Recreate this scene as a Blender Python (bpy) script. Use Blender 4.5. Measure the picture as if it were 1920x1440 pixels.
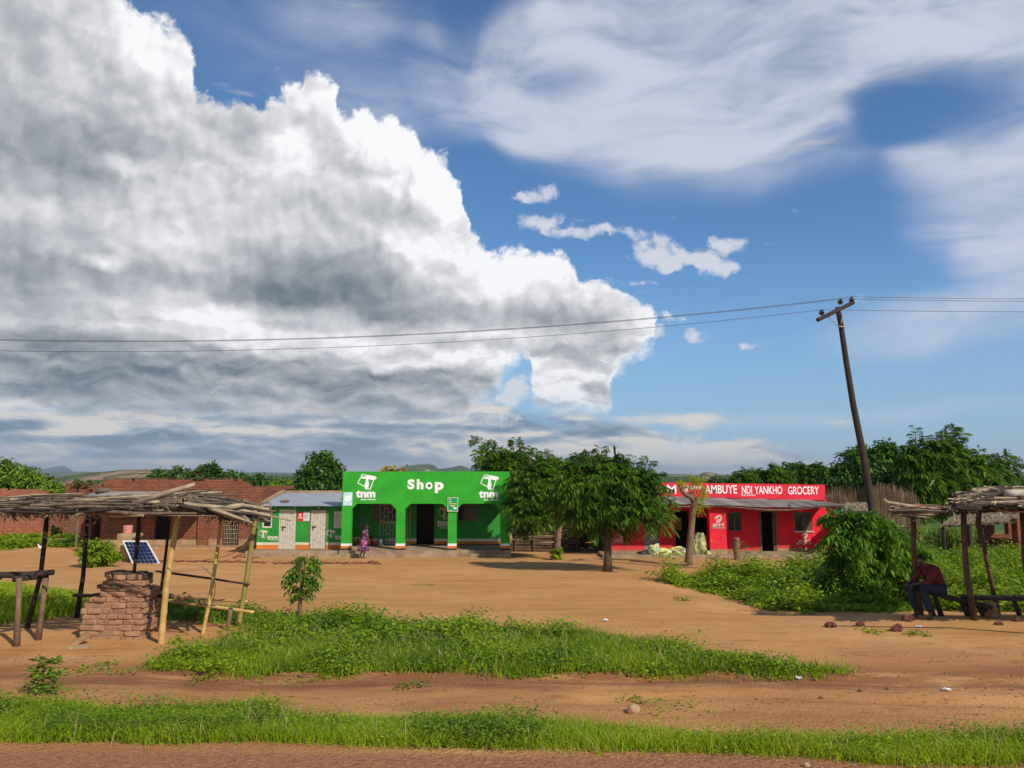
import bpy, bmesh, math, random
import numpy as np
from mathutils import Vector, Matrix
C = bpy.context.scene
for o in list(bpy.data.objects): bpy.data.objects.remove(o)
R = math.radians
rng = np.random.default_rng(7)
random.seed(7)

# ------------------------------------------------------------------ camera
F = 1440.0; HC = 4.0; TH = math.atan(173.0 / F)
cd = bpy.data.cameras.new("camera"); cam = bpy.data.objects.new("camera", cd); C.collection.objects.link(cam)
cd.sensor_width = 36; cd.lens = F / 1920 * 36; cd.clip_end = 40000; cd.clip_start = 0.1
cam.location = (0, 0, HC); cam.rotation_euler = (R(90) + TH, 0, 0)
C.camera = cam

def ray(u, v):
    """direction of a pixel of the photograph as (X, Z) per metre of forward distance"""
    x = (u - 960) / F; y = (720 - v) / F
    yc = math.cos(TH) - y * math.sin(TH); zc = math.sin(TH) + y * math.cos(TH)
    return x / yc, zc / yc
def P(u, v, d):
    X, Z = ray(u, v); return Vector((X * d, d, HC + Z * d))
def azel(u, v):
    X, Z = ray(u, v); n = math.sqrt(X * X + 1 + Z * Z)
    return math.atan2(X, 1), math.asin(Z / n)

# ------------------------------------------------------------------ node helpers
class S:
    """a value socket that understands + - * /"""
    def __init__(s, t, sock): s.t = t; s.k = sock
    def m(s, op, b=None, c=None, clamp=False):
        n = s.t.nodes.new('ShaderNodeMath'); n.operation = op; n.use_clamp = clamp
        for i, v in enumerate((s, b, c)):
            if v is None: continue
            if isinstance(v, S): s.t.links.new(v.k, n.inputs[i])
            else: n.inputs[i].default_value = v
        return S(s.t, n.outputs[0])
    def __add__(s, o): return s.m('ADD', o)
    def __radd__(s, o): return s.m('ADD', o)
    def __sub__(s, o): return s.m('SUBTRACT', o)
    def __rsub__(s, o): return (s * -1) + o
    def __mul__(s, o): return s.m('MULTIPLY', o)
    def __rmul__(s, o): return s.m('MULTIPLY', o)
    def __truediv__(s, o): return s.m('DIVIDE', o)
    def clamp(s): return s.m('ADD', 0.0, clamp=True)
    def max(s, o): return s.m('MAXIMUM', o)
    def min(s, o): return s.m('MINIMUM', o)
    def step(s, a, b, lo=0.0, hi=1.0, smooth=True):
        n = s.t.nodes.new('ShaderNodeMapRange'); n.interpolation_type = 'SMOOTHSTEP' if smooth else 'LINEAR'
        s.t.links.new(s.k, n.inputs[0])
        for i, v in enumerate((a, b, lo, hi)): n.inputs[1 + i].default_value = v
        return S(s.t, n.outputs[0])
def lin(c):
    return tuple(((x / 255) / 12.92 if x / 255 <= 0.04045 else ((x / 255 + 0.055) / 1.055) ** 2.4) for x in c)
class T:
    """a node tree with short builders"""
    def __init__(s, tree): s.t = tree; tree.nodes.clear()
    def n(s, kind, **kw):
        n = s.t.nodes.new(kind)
        for k, v in kw.items(): setattr(n, k, v)
        return n
    def link(s, a, b): s.t.links.new(a.k if isinstance(a, S) else a, b)
    def setin(s, node, name, v):
        i = node.inputs[name]
        if isinstance(v, (S,)) or hasattr(v, 'is_output'): s.link(v, i)
        elif isinstance(v, tuple) and len(v) == 3 and len(i.default_value) == 4: i.default_value = (*v, 1)
        else: i.default_value = v
    def vec(s, x, y, z=0.0):
        n = s.n('ShaderNodeCombineXYZ')
        for i, v in enumerate((x, y, z)):
            if isinstance(v, S): s.link(v, n.inputs[i])
            else: n.inputs[i].default_value = v
        return n.outputs[0]
    def sep(s, v):
        n = s.n('ShaderNodeSeparateXYZ'); s.link(v, n.inputs[0]); return [S(s.t, o) for o in n.outputs]
    def vm(s, op, a, b=None):
        n = s.n('ShaderNodeVectorMath', operation=op); s.link(a, n.inputs[0])
        if b is not None:
            if isinstance(b, tuple): n.inputs[1].default_value = b
            else: s.link(b, n.inputs[1])
        return n.outputs[1] if op in ('DOT_PRODUCT', 'LENGTH', 'DISTANCE') else n.outputs[0]
    def noise(s, v, scale, detail=4, rough=.5, dist=0.0, dims='3D'):
        n = s.n('ShaderNodeTexNoise'); n.noise_dimensions = dims; s.link(v, n.inputs['Vector'])
        n.inputs['Scale'].default_value = scale; n.inputs['Detail'].default_value = detail
        n.inputs['Roughness'].default_value = rough; n.inputs['Distortion'].default_value = dist
        return S(s.t, n.outputs[0])
    def vor(s, v, scale, detail=0, rough=.5, feature='F1', dims='3D'):
        n = s.n('ShaderNodeTexVoronoi'); n.voronoi_dimensions = dims; n.feature = feature; s.link(v, n.inputs['Vector'])
        n.inputs['Scale'].default_value = scale
        if 'Detail' in n.inputs: n.inputs['Detail'].default_value = detail; n.inputs['Roughness'].default_value = rough
        return S(s.t, n.outputs[0])
    def mix(s, f, a, b, mode='MIX'):
        n = s.n('ShaderNodeMix', data_type='RGBA', blend_type=mode)
        for i, v in ((0, f), (6, a), (7, b)):
            if isinstance(v, S) or hasattr(v, 'is_output'): s.link(v, n.inputs[i])
            elif isinstance(v, tuple): n.inputs[i].default_value = (*v, 1) if len(v) == 3 else v
            else: n.inputs[i].default_value = v
        return n.outputs[2]
    def curve(s, x, pts):
        """pts: (x, y) in 0..1"""
        n = s.n('ShaderNodeFloatCurve'); c = n.mapping.curves[0]
        while len(c.points) > 2: c.points.remove(c.points[1])
        c.points[0].location = pts[0]; c.points[1].location = pts[-1]
        for p in pts[1:-1]: c.points.new(*p)
        for p in c.points: p.handle_type = 'VECTOR'
        n.mapping.update(); s.link(x, n.inputs['Value']); return S(s.t, n.outputs[0])
    def ramp(s, x, stops, interp='LINEAR'):
        n = s.n('ShaderNodeValToRGB'); r = n.color_ramp; r.interpolation = interp
        while len(r.elements) > 1: r.elements.remove(r.elements[-1])
        r.elements[0].position = stops[0][0]; r.elements[0].color = (*stops[0][1], 1)
        for p, c in stops[1:]: r.elements.new(p).color = (*c, 1)
        s.link(x, n.inputs[0]); return n.outputs[0]

# ------------------------------------------------------------------ sun and sky
SUN_AZ = R(40)      # to the right of straight behind the camera
SUN_EL = R(36.5)
sx = math.sin(SUN_AZ) * math.cos(SUN_EL); sy = -math.cos(SUN_AZ) * math.cos(SUN_EL); sz = math.sin(SUN_EL)
sl = bpy.data.lights.new("sun", 'SUN'); sl.energy = 4.8; sl.angle = R(0.5); sl.color = (1, .93, .82)
so = bpy.data.objects.new("sun", sl); C.collection.objects.link(so)
so.rotation_euler = Vector((sx, sy, sz)).to_track_quat('Z', 'Y').to_euler()
C.view_settings.view_transform = 'Standard'; C.view_settings.look = 'None'; C.view_settings.gamma = 1
C.view_settings.exposure = 0.0

W = bpy.data.worlds.new("World"); C.world = W; W.use_nodes = True
STR = 0.1
def build_sky():
    t = T(W.node_tree)
    out = t.n('ShaderNodeOutputWorld'); bg = t.n('ShaderNodeBackground'); bg.inputs[1].default_value = STR
    t.link(bg.outputs[0], out.inputs[0])
    sky = t.n('ShaderNodeTexSky', sky_type='NISHITA', sun_disc=False)
    sky.sun_elevation = SUN_EL; sky.sun_rotation = math.atan2(sx, sy); sky.altitude = 600; sky.air_density = 1.0; sky.dust_density = .6; sky.ozone_density = 2.0
    g = t.n('ShaderNodeTexCoord').outputs['Generated']
    x, y, z = t.sep(g)
    az = x.m('ARCTAN2', y); el = z.m('ARCSINE')
    p = t.vec(az, el, 0)
    K = lambda *c: tuple(v / STR for v in lin(c))
    # blob field: soft ellipse placed by direction
    def blob(q, u, v, ru, rv, w):
        a, e = azel(u, v)
        d = t.vm('MULTIPLY', t.vm('SUBTRACT', q, (a, e, 0)), (F / ru * .92, F / rv * .95, 0))
        r = S(t.t, t.vm('DOT_PRODUCT', d, d))
        return (r * -1 + 1).max(0) * w
    def field(q, L):
        s = None
        for b in L: s = blob(q, *b) if s is None else s + blob(q, *b)
        return s
    # ---- blue sky
    top = t.mix(1.0, sky.outputs[0], (.66, 1.02, 1.26), 'MULTIPLY')
    base = t.mix(el.step(.0, .30, 0.7, 0.0), top, K(150, 182, 212))
    # warps
    w1 = t.noise(t.vm('MULTIPLY', p, (1, 1, 0)), 5.0, 5, .55)
    # ---- high cirrus veil
    nz = t.n('ShaderNodeTexNoise'); t.link(p, nz.inputs['Vector']); nz.inputs['Scale'].default_value = 3.0; nz.inputs['Detail'].default_value = 3
    wv = t.vm('MULTIPLY', t.vm('SUBTRACT', nz.outputs['Color'], (.5, .5, .5)), (.16, .10, 0))
    pc = t.vm('ADD', p, wv)
    cf = field(pc, [(1400, 90, 640, 190, .95), (1180, 210, 360, 130, .6), (1000, 160, 120, 150, .6), (1650, 10, 620, 190, .95), (1000, 60, 260, 90, .3),
                    (1500, 280, 520, 100, .42), (1930, 330, 230, 190, 1.1), (1960, 500, 150, 140, .5), (1880, 110, 260, 90, .6),
                    (1350, 350, 240, 70, .22), (1760, 620, 230, 60, .75), (560, 90, 420, 210, .38), (800, 210, 320, 90, .34), (1800, 780, 480, 26, .4),
                    (1500, 770, 340, 36, .3), (1650, 500, 360, 110, .16), (640, 30, 200, 60, .2)])
    cf = cf.min(1.0) + field(pc, [(1760, 195, 170, 75, -.75), (1640, 215, 90, 40, -.35), (1640, 240, 170, 50, -.2), (1060, 140, 110, 40, -.40), (1230, 70, 150, 40, -.18), (920, 40, 120, 90, -.3)])
    s1 = t.noise(t.vm('MULTIPLY', pc, (1.0, 3.2, 1)), 7, 7, .6, .4)
    s2 = t.noise(t.vm('MULTIPLY', t.vm('ADD', pc, (7, 3, 0)), (1.0, 1.2, 1)), 3.5, 3, .5)
    ci = (cf.step(-.05, 1.25) * (s1 * 1.9 + s2 * 1.5 - .62)).step(.0, 1.30, 0, .92)
    col = t.mix(ci, base, K(208, 213, 228))
    # ---- low hazy cloud deck near the horizon
    pl = t.vm('MULTIPLY', p, (1.0, 5.5, 1))
    l1 = t.noise(t.vm('ADD', pl, (3, 1, 0)), 5.5, 6, .5, .3)
    l2 = t.noise(t.vm('ADD', t.vm('MULTIPLY', p, (1, 2.6, 1)), (9, 4, 0)), 20, 4, .5)
    lowm = field(p, [(300, 850, 900, 130, 1.5), (1000, 872, 460, 62, .8), (1320, 862, 240, 56, .8), (1150, 815, 90, 22, .5), (1330, 790, 330, 26, .35), (1800, 880, 500, 40, .35), (650, 790, 500, 60, .5)])
    lowd = (lowm + (l1 - .5) * 1.7 + (l2 - .5) * .5).step(.28, .75)
    pm = t.vm('MULTIPLY', t.vm('ADD', p, (1.3, .7, 0)), (1, 3.6, 1)); m1 = t.noise(pm, 13, 6, .5, .2); m2 = t.noise(t.vm('ADD', pm, (.003, .020, 0)), 13, 6, .5, .2)
    l3 = t.noise(t.vm('MULTIPLY', p, (1, 9.0, 1)), 8, 5, .55, .2)
    lb = ((l1 - .45) * 3.6 + (l2 - .5) * 1.3 + (l3 - .5) * 1.6 + (m1 - m2) * 2.6 + .40 + az.step(.05, .28, 0, .32)).clamp()
    # right-hand part is lit by the sun, left-hand part lies in the shade of the bank above
    lowcol = t.ramp(lb, [(0, K(112, 134, 156)), (.38, K(148, 165, 183)), (.7, K(190, 194, 201)), (1, K(228, 221, 213))])
    col = t.mix(lowd * .93, col, lowcol)
    # ---- the cumulus bank
    nb = t.n('ShaderNodeTexNoise'); t.link(p, nb.inputs['Vector']); nb.inputs['Scale'].default_value = 14.0; nb.inputs['Detail'].default_value = 6; nb.inputs['Roughness'].default_value = .6
    wb = t.vm('MULTIPLY', t.vm('SUBTRACT', nb.outputs['Color'], (.5, .5, .5)), (.045, .045, 0))
    q = t.vm('ADD', p, wb)
    qa, qe, _ = t.sep(q)
    A0, A1 = azel(-300, 400)[0], azel(1500, 600)[0]; E0, E1 = -.2, .62
    def prof(pts):
        L = []
        for (u, v) in pts:
            a, e = azel(u, v); L.append(((a - A0) / (A1 - A0), (e - E0) / (E1 - E0)))
        L = [(0.0, L[0][1])] + L + [(1.0, L[-1][1])]
        return (t.curve((qa - A0) * (1 / (A1 - A0)), L) * (E1 - E0) + E0)
    topc = prof([(-200, -260), (170, -120), (265, -20), (300, 12), (352, 42), (362, 108), (378, 160), (455, 176), (505, 162), (560, 140), (600, 124), (630, 134), (638, 200), (658, 210), (672, 196), (700, 192), (745, 205), (772, 214), (786, 252), (838, 272), (852, 300), (864, 335), (872, 388), (900, 446), (925, 460), (1062, 460), (1090, 495), (1160, 530), (1215, 560), (1290, 585), (1318, 606), (1336, 980)])
    botc = prof([(-200, 980), (830, 980), (880, 800), (922, 772), (948, 728), (975, 690), (990, 690), (998, 785), (1050, 806), (1140, 800), (1158, 705), (1224, 668), (1232, 622), (1330, 600)])
    fine = t.vor(q, 34, 3, .5) * -.022 + .010 + (t.noise(q, 55, 4, .65) - .5) * .030
    edge = (topc - qe + fine).min(qe - botc + fine)
    holes = field(q, [(352, 430, 26, 20, .04), (290, 500, 90, 34, .016), (600, 222, 14, 14, .03)])
    dens = ((edge - holes) * el.step(.24, .13, 1.0, .42)).step(-.005, .011)
    puffs = field(q, [(1010, 362, 44, 18, 1), (970, 372, 26, 12, .7), (1020, 415, 60, 26, 1), (1120, 432, 110, 14, .8), (1225, 470, 62, 40, 1.1), (1290, 490, 60, 22, 1),
                      (1340, 505, 42, 30, 1.1), (1365, 460, 48, 20, .9), (1230, 625, 40, 20, .9), (1298, 638, 36, 22, .75), (1400, 640, 26, 8, .6), (1190, 525, 60, 10, .6), (1272, 408, 14, 8, .5),
                      (958, 742, 44, 30, 1.1), (975, 715, 30, 22, .8), (940, 790, 60, 16, .8), (1285, 830, 90, 26, .6), (1510, 400, 60, 14, .25), (1575, 560, 60, 12, .5), (1220, 682, 60, 7, .5), (1440, 462, 34, 8, .4)])
    pn = t.noise(q, 40, 5, .6)
    pd = (puffs * 1.15 + (pn - .5) * 2.4 - .45).step(-.05, .75, 0, .85)
    col = t.mix(pd, col, K(222, 224, 232))
    # light on the bank: broad patches, plus relief toward the sun
    bright = field(q, [(620, 535, 300, 88, -.50), (560, 560, 150, 60, -.22), (100, 520, 230, 85, -.36), (60, 190, 190, 260, -.24), (330, 240, 250, 80, -.17), (150, 300, 260, 60, -.20), (800, 415, 120, 45, -.15),
                       (600, 400, 240, 60, -.12), (640, 300, 110, 110, -.06), (150, 690, 380, 70, -.48), (760, 735, 260, 50, -.42), (560, 690, 420, 40, -.26), (60, 610, 240, 45, -.15), (960, 590, 300, 36, -.26),
                       (1100, 655, 140, 18, -.22), (1080, 790, 90, 14, -.3), (260, 760, 500, 40, -.25),
                       (1080, 640, 190, 26, -.14), (1100, 560, 200, 50, -.10), (1130, 760, 60, 60, -.14), (1030, 770, 50, 30, -.12), (135, 165, 50, 90, .16), (235, 312, 46, 24, .26), (540, 288, 66, 42, .26), (190, 492, 46, 18, .28), (900, 530, 170, 62, .24), (730, 240, 100, 80, .34), (830, 340, 62, 130, .36), (760, 478, 70, 50, .18),
                       (1060, 715, 60, 40, .10), (300, 90, 150, 130, .13), (600, 170, 90, 60, .12), (500, 590, 160, 26, .20), (390, 700, 60, 14, .2), (330, 570, 220, 30, .16), (350, 620, 340, 26, .14), (1010, 490, 90, 30, .12), (840, 680, 200, 26, .12)])
    e1 = t.noise(q, 10, 8, .60); q2 = t.vm('ADD', q, (.010, .016, 0)); e2 = t.noise(q2, 10, 8, .60)
    v1 = t.vor(q, 18, 2, .55); q3 = t.vm('ADD', q, (.008, .012, 0)); v2 = t.vor(q3, 18, 2, .55)
    streak = t.noise(t.vm('MULTIPLY', q, (1, 4.0, 1)), 7, 5, .55) - .5
    lowf = el.step(.26, .10)
    qs = t.vm('MULTIPLY', q, (1, 2.9, 1)); b1 = t.noise(qs, 9, 6, .5, .25); b2 = t.noise(t.vm('ADD', qs, (.004, .030, 0)), 9, 6, .5, .25)
    lum = bright * .95 + .86 + (e1 - e2) * .62 + (e1 - .5) * .16 + (v2 - v1) * (lowf * -.5 + .62) * .44 + streak * lowf * .55 + (b1 - b2) * lowf * 1.9
    # thin lit rim toward the sun along the right-hand edge
    rim = edge.step(.045, .0, 0, .20) * qa.step(azel(560, 300)[0], azel(720, 300)[0])
    lum = (lum + rim).clamp()
    cc = t.ramp(lum, [(0, K(88, 104, 118)), (.22, K(118, 130, 141)), (.45, K(158, 163, 170)), (.68, K(194, 196, 201)), (.86, K(226, 226, 230)), (1, K(252, 252, 254))])
    # deeper layers sink into blue air near the horizon
    cc = t.mix(el.step(.16, .0, 0, .45), cc, K(150, 168, 190))
    col = t.mix(dens * el.step(.055, .10, .0, 1), col, cc)
    # thin last veil just above the horizon
    col = t.mix(el.step(.05, -.01, 0, .45), col, K(178, 190, 205))
    t.link(col, bg.inputs[0])
    W.cycles.sampling_method = 'MANUAL'; W.cycles.sample_map_resolution = 512
build_sky()
# ------------------------------------------------------------------ noise on arrays
def _h(ix, iy, s):
    n = (ix * 374761393 + iy * 668265263 + s * 982451653) & 0xffffffff
    n = ((n ^ (n >> 13)) * 1274126177) & 0xffffffff
    return ((n ^ (n >> 16)) & 0xffff) / 65535.0
def vnoise(x, y, s=0):
    x = np.asarray(x, float); y = np.asarray(y, float)
    ix = np.floor(x).astype(np.int64); iy = np.floor(y).astype(np.int64); fx = x - ix; fy = y - iy
    fx = fx * fx * (3 - 2 * fx); fy = fy * fy * (3 - 2 * fy)
    a = _h(ix, iy, s); b = _h(ix + 1, iy, s); c = _h(ix, iy + 1, s); d = _h(ix + 1, iy + 1, s)
    return (a + (b - a) * fx) * (1 - fy) + (c + (d - c) * fx) * fy
def fbm(x, y, s=0, o=4):
    t = 0; a = .5
    for i in range(o): t = t + a * vnoise(np.asarray(x) * 2 ** i, np.asarray(y) * 2 ** i, s + i); a *= .5
    return t
# ------------------------------------------------------------------ the lie of the land
KD = [-200, 6.3, 7.2, 9, 11, 13, 17, 24, 30, 39, 45, 60, 120, 300, 800, 2000, 4000, 12000]
KZ = [1.66, 1.66, 1.58, 1.36, 1.22, 1.15, 1.02, .6, .32, 0, -.12, -.3, -1, -3, -2, 1, 4, 6]
def sstep(a, b, x): t = np.clip((np.asarray(x, float) - a) / (b - a), 0, 1); return t * t * (3 - 2 * t)
def zg(x, y):
    x = np.asarray(x, float); y = np.asarray(y, float)
    z = np.interp(y, KD, KZ)
    near = sstep(45, 20, y)
    z = z + (fbm(x * .35, y * .35, 3, 3) - .44) * .10 * (near + .25) * sstep(5.5, 9, y)
    z = z + (fbm(x * 1.7, y * 1.7, 9, 4) - .46) * .05 * sstep(7, 9, y) * near
    # ruts of the track
    for (yc, w, dp) in ((10.9, .28, .07), (9.55, .22, .04)):
        yy = yc + .18 * np.sin(x * .35 + 1) + .12 * (vnoise(x * .7, 0 * x, 5) - .5)
        z = z - dp * np.exp(-((y - yy) / w) ** 2) * sstep(-6, -1, x) * (.5 + vnoise(x * .8, y * 0, 11))
    # hollow that holds the weeds to the right
    z = z - .28 * sstep(4.2, 7.0, x) * sstep(17.2, 18.5, y) * sstep(30, 24, y)
    z = z + (fbm(x * .004, y * .004, 21, 4) - .47) * 5 * sstep(70, 900, y)
    return z
def zf(x, y): return float(zg(x, y))
def Gd(u, v):
    X, Z = ray(u, v); d = 4.5; st = .1
    while d < 3000:
        if HC + Z * d < zf(X * d, d): break
        d += st; st = max(.1, d * .01)
    a, b = d - st, d
    for _ in range(14):
        m = (a + b) / 2
        if HC + Z * m < zf(X * m, m): b = m
        else: a = m
    return Vector((X * b, b, zf(X * b, b)))
def px(u, d, v=980): return ray(u, v)[0] * d       # world x of a column at distance d
def pz(v, d): return HC + ray(960, v)[1] * d        # world z of a row at distance d

# ------------------------------------------------------------------ objects
OFF = {}
def link(o):
    C.collection.objects.link(o); return o
def thing(name, label, cat, loc, group=None, kind=None):
    o = link(bpy.data.objects.new(name, None)); o.location = loc; o.empty_display_size = .3
    o['label'] = label; o['category'] = cat
    if group: o['group'] = group
    if kind: o['kind'] = kind
    OFF[o.name] = Vector(loc); return o
def tag(o, label=None, cat=None, group=None, kind=None):
    if label: o['label'] = label
    if cat: o['category'] = cat
    if group: o['group'] = group
    if kind: o['kind'] = kind
    return o
def np_mesh(name, V, Q, mat, parent=None, smooth=False, loc=None, T3=None):
    """V (n,3) world coordinates, Q (m,4) quads and/or T3 (k,3) triangles"""
    V = np.asarray(V, np.float64).reshape(-1, 3)
    off = OFF[parent.name] if parent is not None else (Vector(loc) if loc is not None else Vector((0, 0, 0)))
    V = V - np.array(off)
    me = bpy.data.meshes.new(name)
    Q = np.zeros((0, 4), int) if Q is None else np.asarray(Q, int).reshape(-1, 4)
    T3 = np.zeros((0, 3), int) if T3 is None else np.asarray(T3, int).reshape(-1, 3)
    li = np.concatenate([Q.ravel(), T3.ravel()]).astype(np.int32)
    tot = np.concatenate([np.full(len(Q), 4), np.full(len(T3), 3)]).astype(np.int32)
    st = np.concatenate([[0], np.cumsum(tot)[:-1]]).astype(np.int32)
    me.vertices.add(len(V)); me.vertices.foreach_set('co', V.astype(np.float32).ravel())
    me.loops.add(len(li)); me.loops.foreach_set('vertex_index', li)
    me.polygons.add(len(tot)); me.polygons.foreach_set('loop_start', st); me.polygons.foreach_set('loop_total', tot)
    if smooth: me.polygons.foreach_set('use_smooth', np.ones(len(tot), bool))
    me.update(calc_edges=True)
    if mat is not None: me.materials.append(mat)
    o = link(bpy.data.objects.new(name, me))
    if parent is not None: o.parent = parent
    else: o.location = off
    OFF[o.name] = off
    return o
class MB:
    def __init__(s): s.v = []; s.f = []; s.mi = []; s.cur = 0
    def add(s, vs, fs):
        n = len(s.v); s.v += [tuple(p) for p in vs]; s.f += [tuple(i + n for i in f) for f in fs]; s.mi += [s.cur] * len(fs)
    def quad(s, a, b, c, d): s.add([a, b, c, d], [(0, 1, 2, 3)])
    def box(s, x0, x1, y0, y1, z0, z1):
        s.add([(x0, y0, z0), (x1, y0, z0), (x1, y1, z0), (x0, y1, z0), (x0, y0, z1), (x1, y0, z1), (x1, y1, z1), (x0, y1, z1)],
              [(0, 3, 2, 1), (4, 5, 6, 7), (0, 1, 5, 4), (1, 2, 6, 5), (2, 3, 7, 6), (3, 0, 4, 7)])
    def rbox(s, c, hx, hy, hz, rz=0, rx=0, ry=0, jit=0):
        M = Matrix.Rotation(rz, 3, 'Z') @ Matrix.Rotation(rx, 3, 'X') @ Matrix.Rotation(ry, 3, 'Y'); c = Vector(c)
        P8 = [(-1, -1, -1), (1, -1, -1), (1, 1, -1), (-1, 1, -1), (-1, -1, 1), (1, -1, 1), (1, 1, 1), (-1, 1, 1)]
        vs = [c + M @ Vector((p[0] * hx * (1 + random.uniform(-jit, jit)), p[1] * hy * (1 + random.uniform(-jit, jit)), p[2] * hz * (1 + random.uniform(-jit, jit)))) for p in P8]
        s.add(vs, [(0, 3, 2, 1), (4, 5, 6, 7), (0, 1, 5, 4), (1, 2, 6, 5), (2, 3, 7, 6), (3, 0, 4, 7)])
    def prism(s, poly, y0, y1):
        """poly of (x, z), counter-clockwise seen from the front (-y)"""
        n = len(poly); vs = [(x, y0, z) for x, z in poly] + [(x, y1, z) for x, z in poly]
        fs = [tuple(range(n)), tuple(range(2 * n - 1, n - 1, -1))] + [(i, i + n, (i + 1) % n + n, (i + 1) % n) for i in range(n)]
        s.add(vs, fs)
    def tube(s, pts, rad, n=8, caps=True, knots=0):
        pts = [Vector(p) for p in pts]; m = len(pts)
        if not hasattr(rad, '__len__'): rad = [rad] * m
        t = (pts[-1] - pts[0]).normalized(); a = t.orthogonal().normalized(); vs = []
        for i, p in enumerate(pts):
            tt = (pts[min(i + 1, m - 1)] - pts[max(i - 1, 0)]).normalized()
            a = (a - tt * a.dot(tt)).normalized(); b = tt.cross(a)
            for k in range(n):
                an = 2 * math.pi * k / n; vs.append(p + (a * math.cos(an) + b * math.sin(an)) * rad[i])
        fs = [(i * n + k, i * n + (k + 1) % n, (i + 1) * n + (k + 1) % n, (i + 1) * n + k) for i in range(m - 1) for k in range(n)]
        if caps: fs += [tuple(range(n - 1, -1, -1)), tuple(range((m - 1) * n, m * n))]
        s.add(vs, fs)
    def lathe(s, c, prof, n=16, squash=1.0):
        """prof: (r, z)"""
        c = Vector(c); vs = []
        for r, z in prof:
            for k in range(n):
                a = 2 * math.pi * k / n; vs.append(c + Vector((r * math.cos(a), r * math.sin(a) * squash, z)))
        m = len(prof)
        fs = [(i * n + k, i * n + (k + 1) % n, (i + 1) * n + (k + 1) % n, (i + 1) * n + k) for i in range(m - 1) for k in range(n)]
        fs += [tuple(range(n - 1, -1, -1)), tuple(range((m - 1) * n, m * n))]
        s.add(vs, fs)
    def holes(s, x0, x1, z0, z1, y0, y1, H=()):
        """an upright wall facing -y with rectangular openings (xa, xb, za, zb)"""
        xs = sorted({x0, x1, *[min(max(h[i], x0), x1) for h in H for i in (0, 1)]}); zs = sorted({z0, z1, *[min(max(h[i], z0), z1) for h in H for i in (2, 3)]})
        solid = lambda i, j: 0 <= i < len(xs) - 1 and 0 <= j < len(zs) - 1 and not any(h[0] - 1e-6 <= xs[i] and xs[i + 1] <= h[1] + 1e-6 and h[2] - 1e-6 <= zs[j] and zs[j + 1] <= h[3] + 1e-6 for h in H)
        for i in range(len(xs) - 1):
            for j in range(len(zs) - 1):
                if not solid(i, j): continue
                a, b, c, d = xs[i], xs[i + 1], zs[j], zs[j + 1]
                s.quad((a, y0, c), (b, y0, c), (b, y0, d), (a, y0, d)); s.quad((b, y1, c), (a, y1, c), (a, y1, d), (b, y1, d))
                if not solid(i - 1, j): s.quad((a, y1, c), (a, y0, c), (a, y0, d), (a, y1, d))
                if not solid(i + 1, j): s.quad((b, y0, c), (b, y1, c), (b, y1, d), (b, y0, d))
                if not solid(i, j - 1): s.quad((a, y1, c), (b, y1, c), (b, y0, c), (a, y0, c))
                if not solid(i, j + 1): s.quad((a, y0, d), (b, y0, d), (b, y1, d), (a, y1, d))
    def build(s, name, mat, parent=None, smooth=False, loc=None, bevel=0):
        off = OFF[parent.name] if parent is not None else (Vector(loc) if loc is not None else Vector((0, 0, 0)))
        me = bpy.data.meshes.new(name); me.from_pydata([tuple(Vector(p) - off) for p in s.v], [], s.f)
        for m in (mat if isinstance(mat, (list, tuple)) else [mat]): me.materials.append(m)
        if any(s.mi): me.polygons.foreach_set('material_index', s.mi)
        if smooth: me.polygons.foreach_set('use_smooth', [True] * len(me.polygons))
        me.update()
        o = link(bpy.data.objects.new(name, me))
        if parent is not None: o.parent = parent
        else: o.location = off
        OFF[o.name] = off
        if smooth == 'auto':
            pass
        if bevel:
            b = o.modifiers.new('bevel', 'BEVEL'); b.width = bevel; b.segments = 2; b.limit_method = 'ANGLE'
        return o
def copy_tree(o, loc, rz=0, label=None, parent=None, scale=None):
    c = o.copy(); C.collection.objects.link(c)
    if parent is None:
        c.location = loc; c.rotation_euler = (0, 0, rz)
        if scale: c.scale = (scale,) * 3
        if label: c['label'] = label
    else: c.parent = parent
    for ch in list(o.children): copy_tree(ch, None, parent=c)
    return c

# ------------------------------------------------------------------ materials
def mat(name, col, rough=.8, var=0.15, vs=3.0, bump=0.0, bs=20.0, col2=None, spec=.3, metal=0, obj=True):
    m = bpy.data.materials.new(name); m.use_nodes = True; t = T(m.node_tree)
    out = t.n('ShaderNodeOutputMaterial'); b = t.n('ShaderNodeBsdfPrincipled'); t.link(b.outputs[0], out.inputs[0])
    co = t.n('ShaderNodeTexCoord').outputs['Object'] if obj else t.n('ShaderNodeNewGeometry').outputs['Position']
    n1 = t.noise(co, vs, 5, .6)
    c2 = col2 or tuple(c * (1 - 2 * var) for c in col)
    t.link(t.mix(n1.step(.3, .7), col, c2), b.inputs['Base Color'])
    b.inputs['Roughness'].default_value = rough; b.inputs['Specular IOR Level'].default_value = spec; b.inputs['Metallic'].default_value = metal
    if bump:
        n2 = t.noise(co, bs, 4, .6); bn = t.n('ShaderNodeBump'); bn.inputs['Strength'].default_value = bump; bn.inputs['Distance'].default_value = .03
        t.link(n2, bn.inputs['Height']); t.link(bn.outputs[0], b.inputs['Normal'])
    return m
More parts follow.
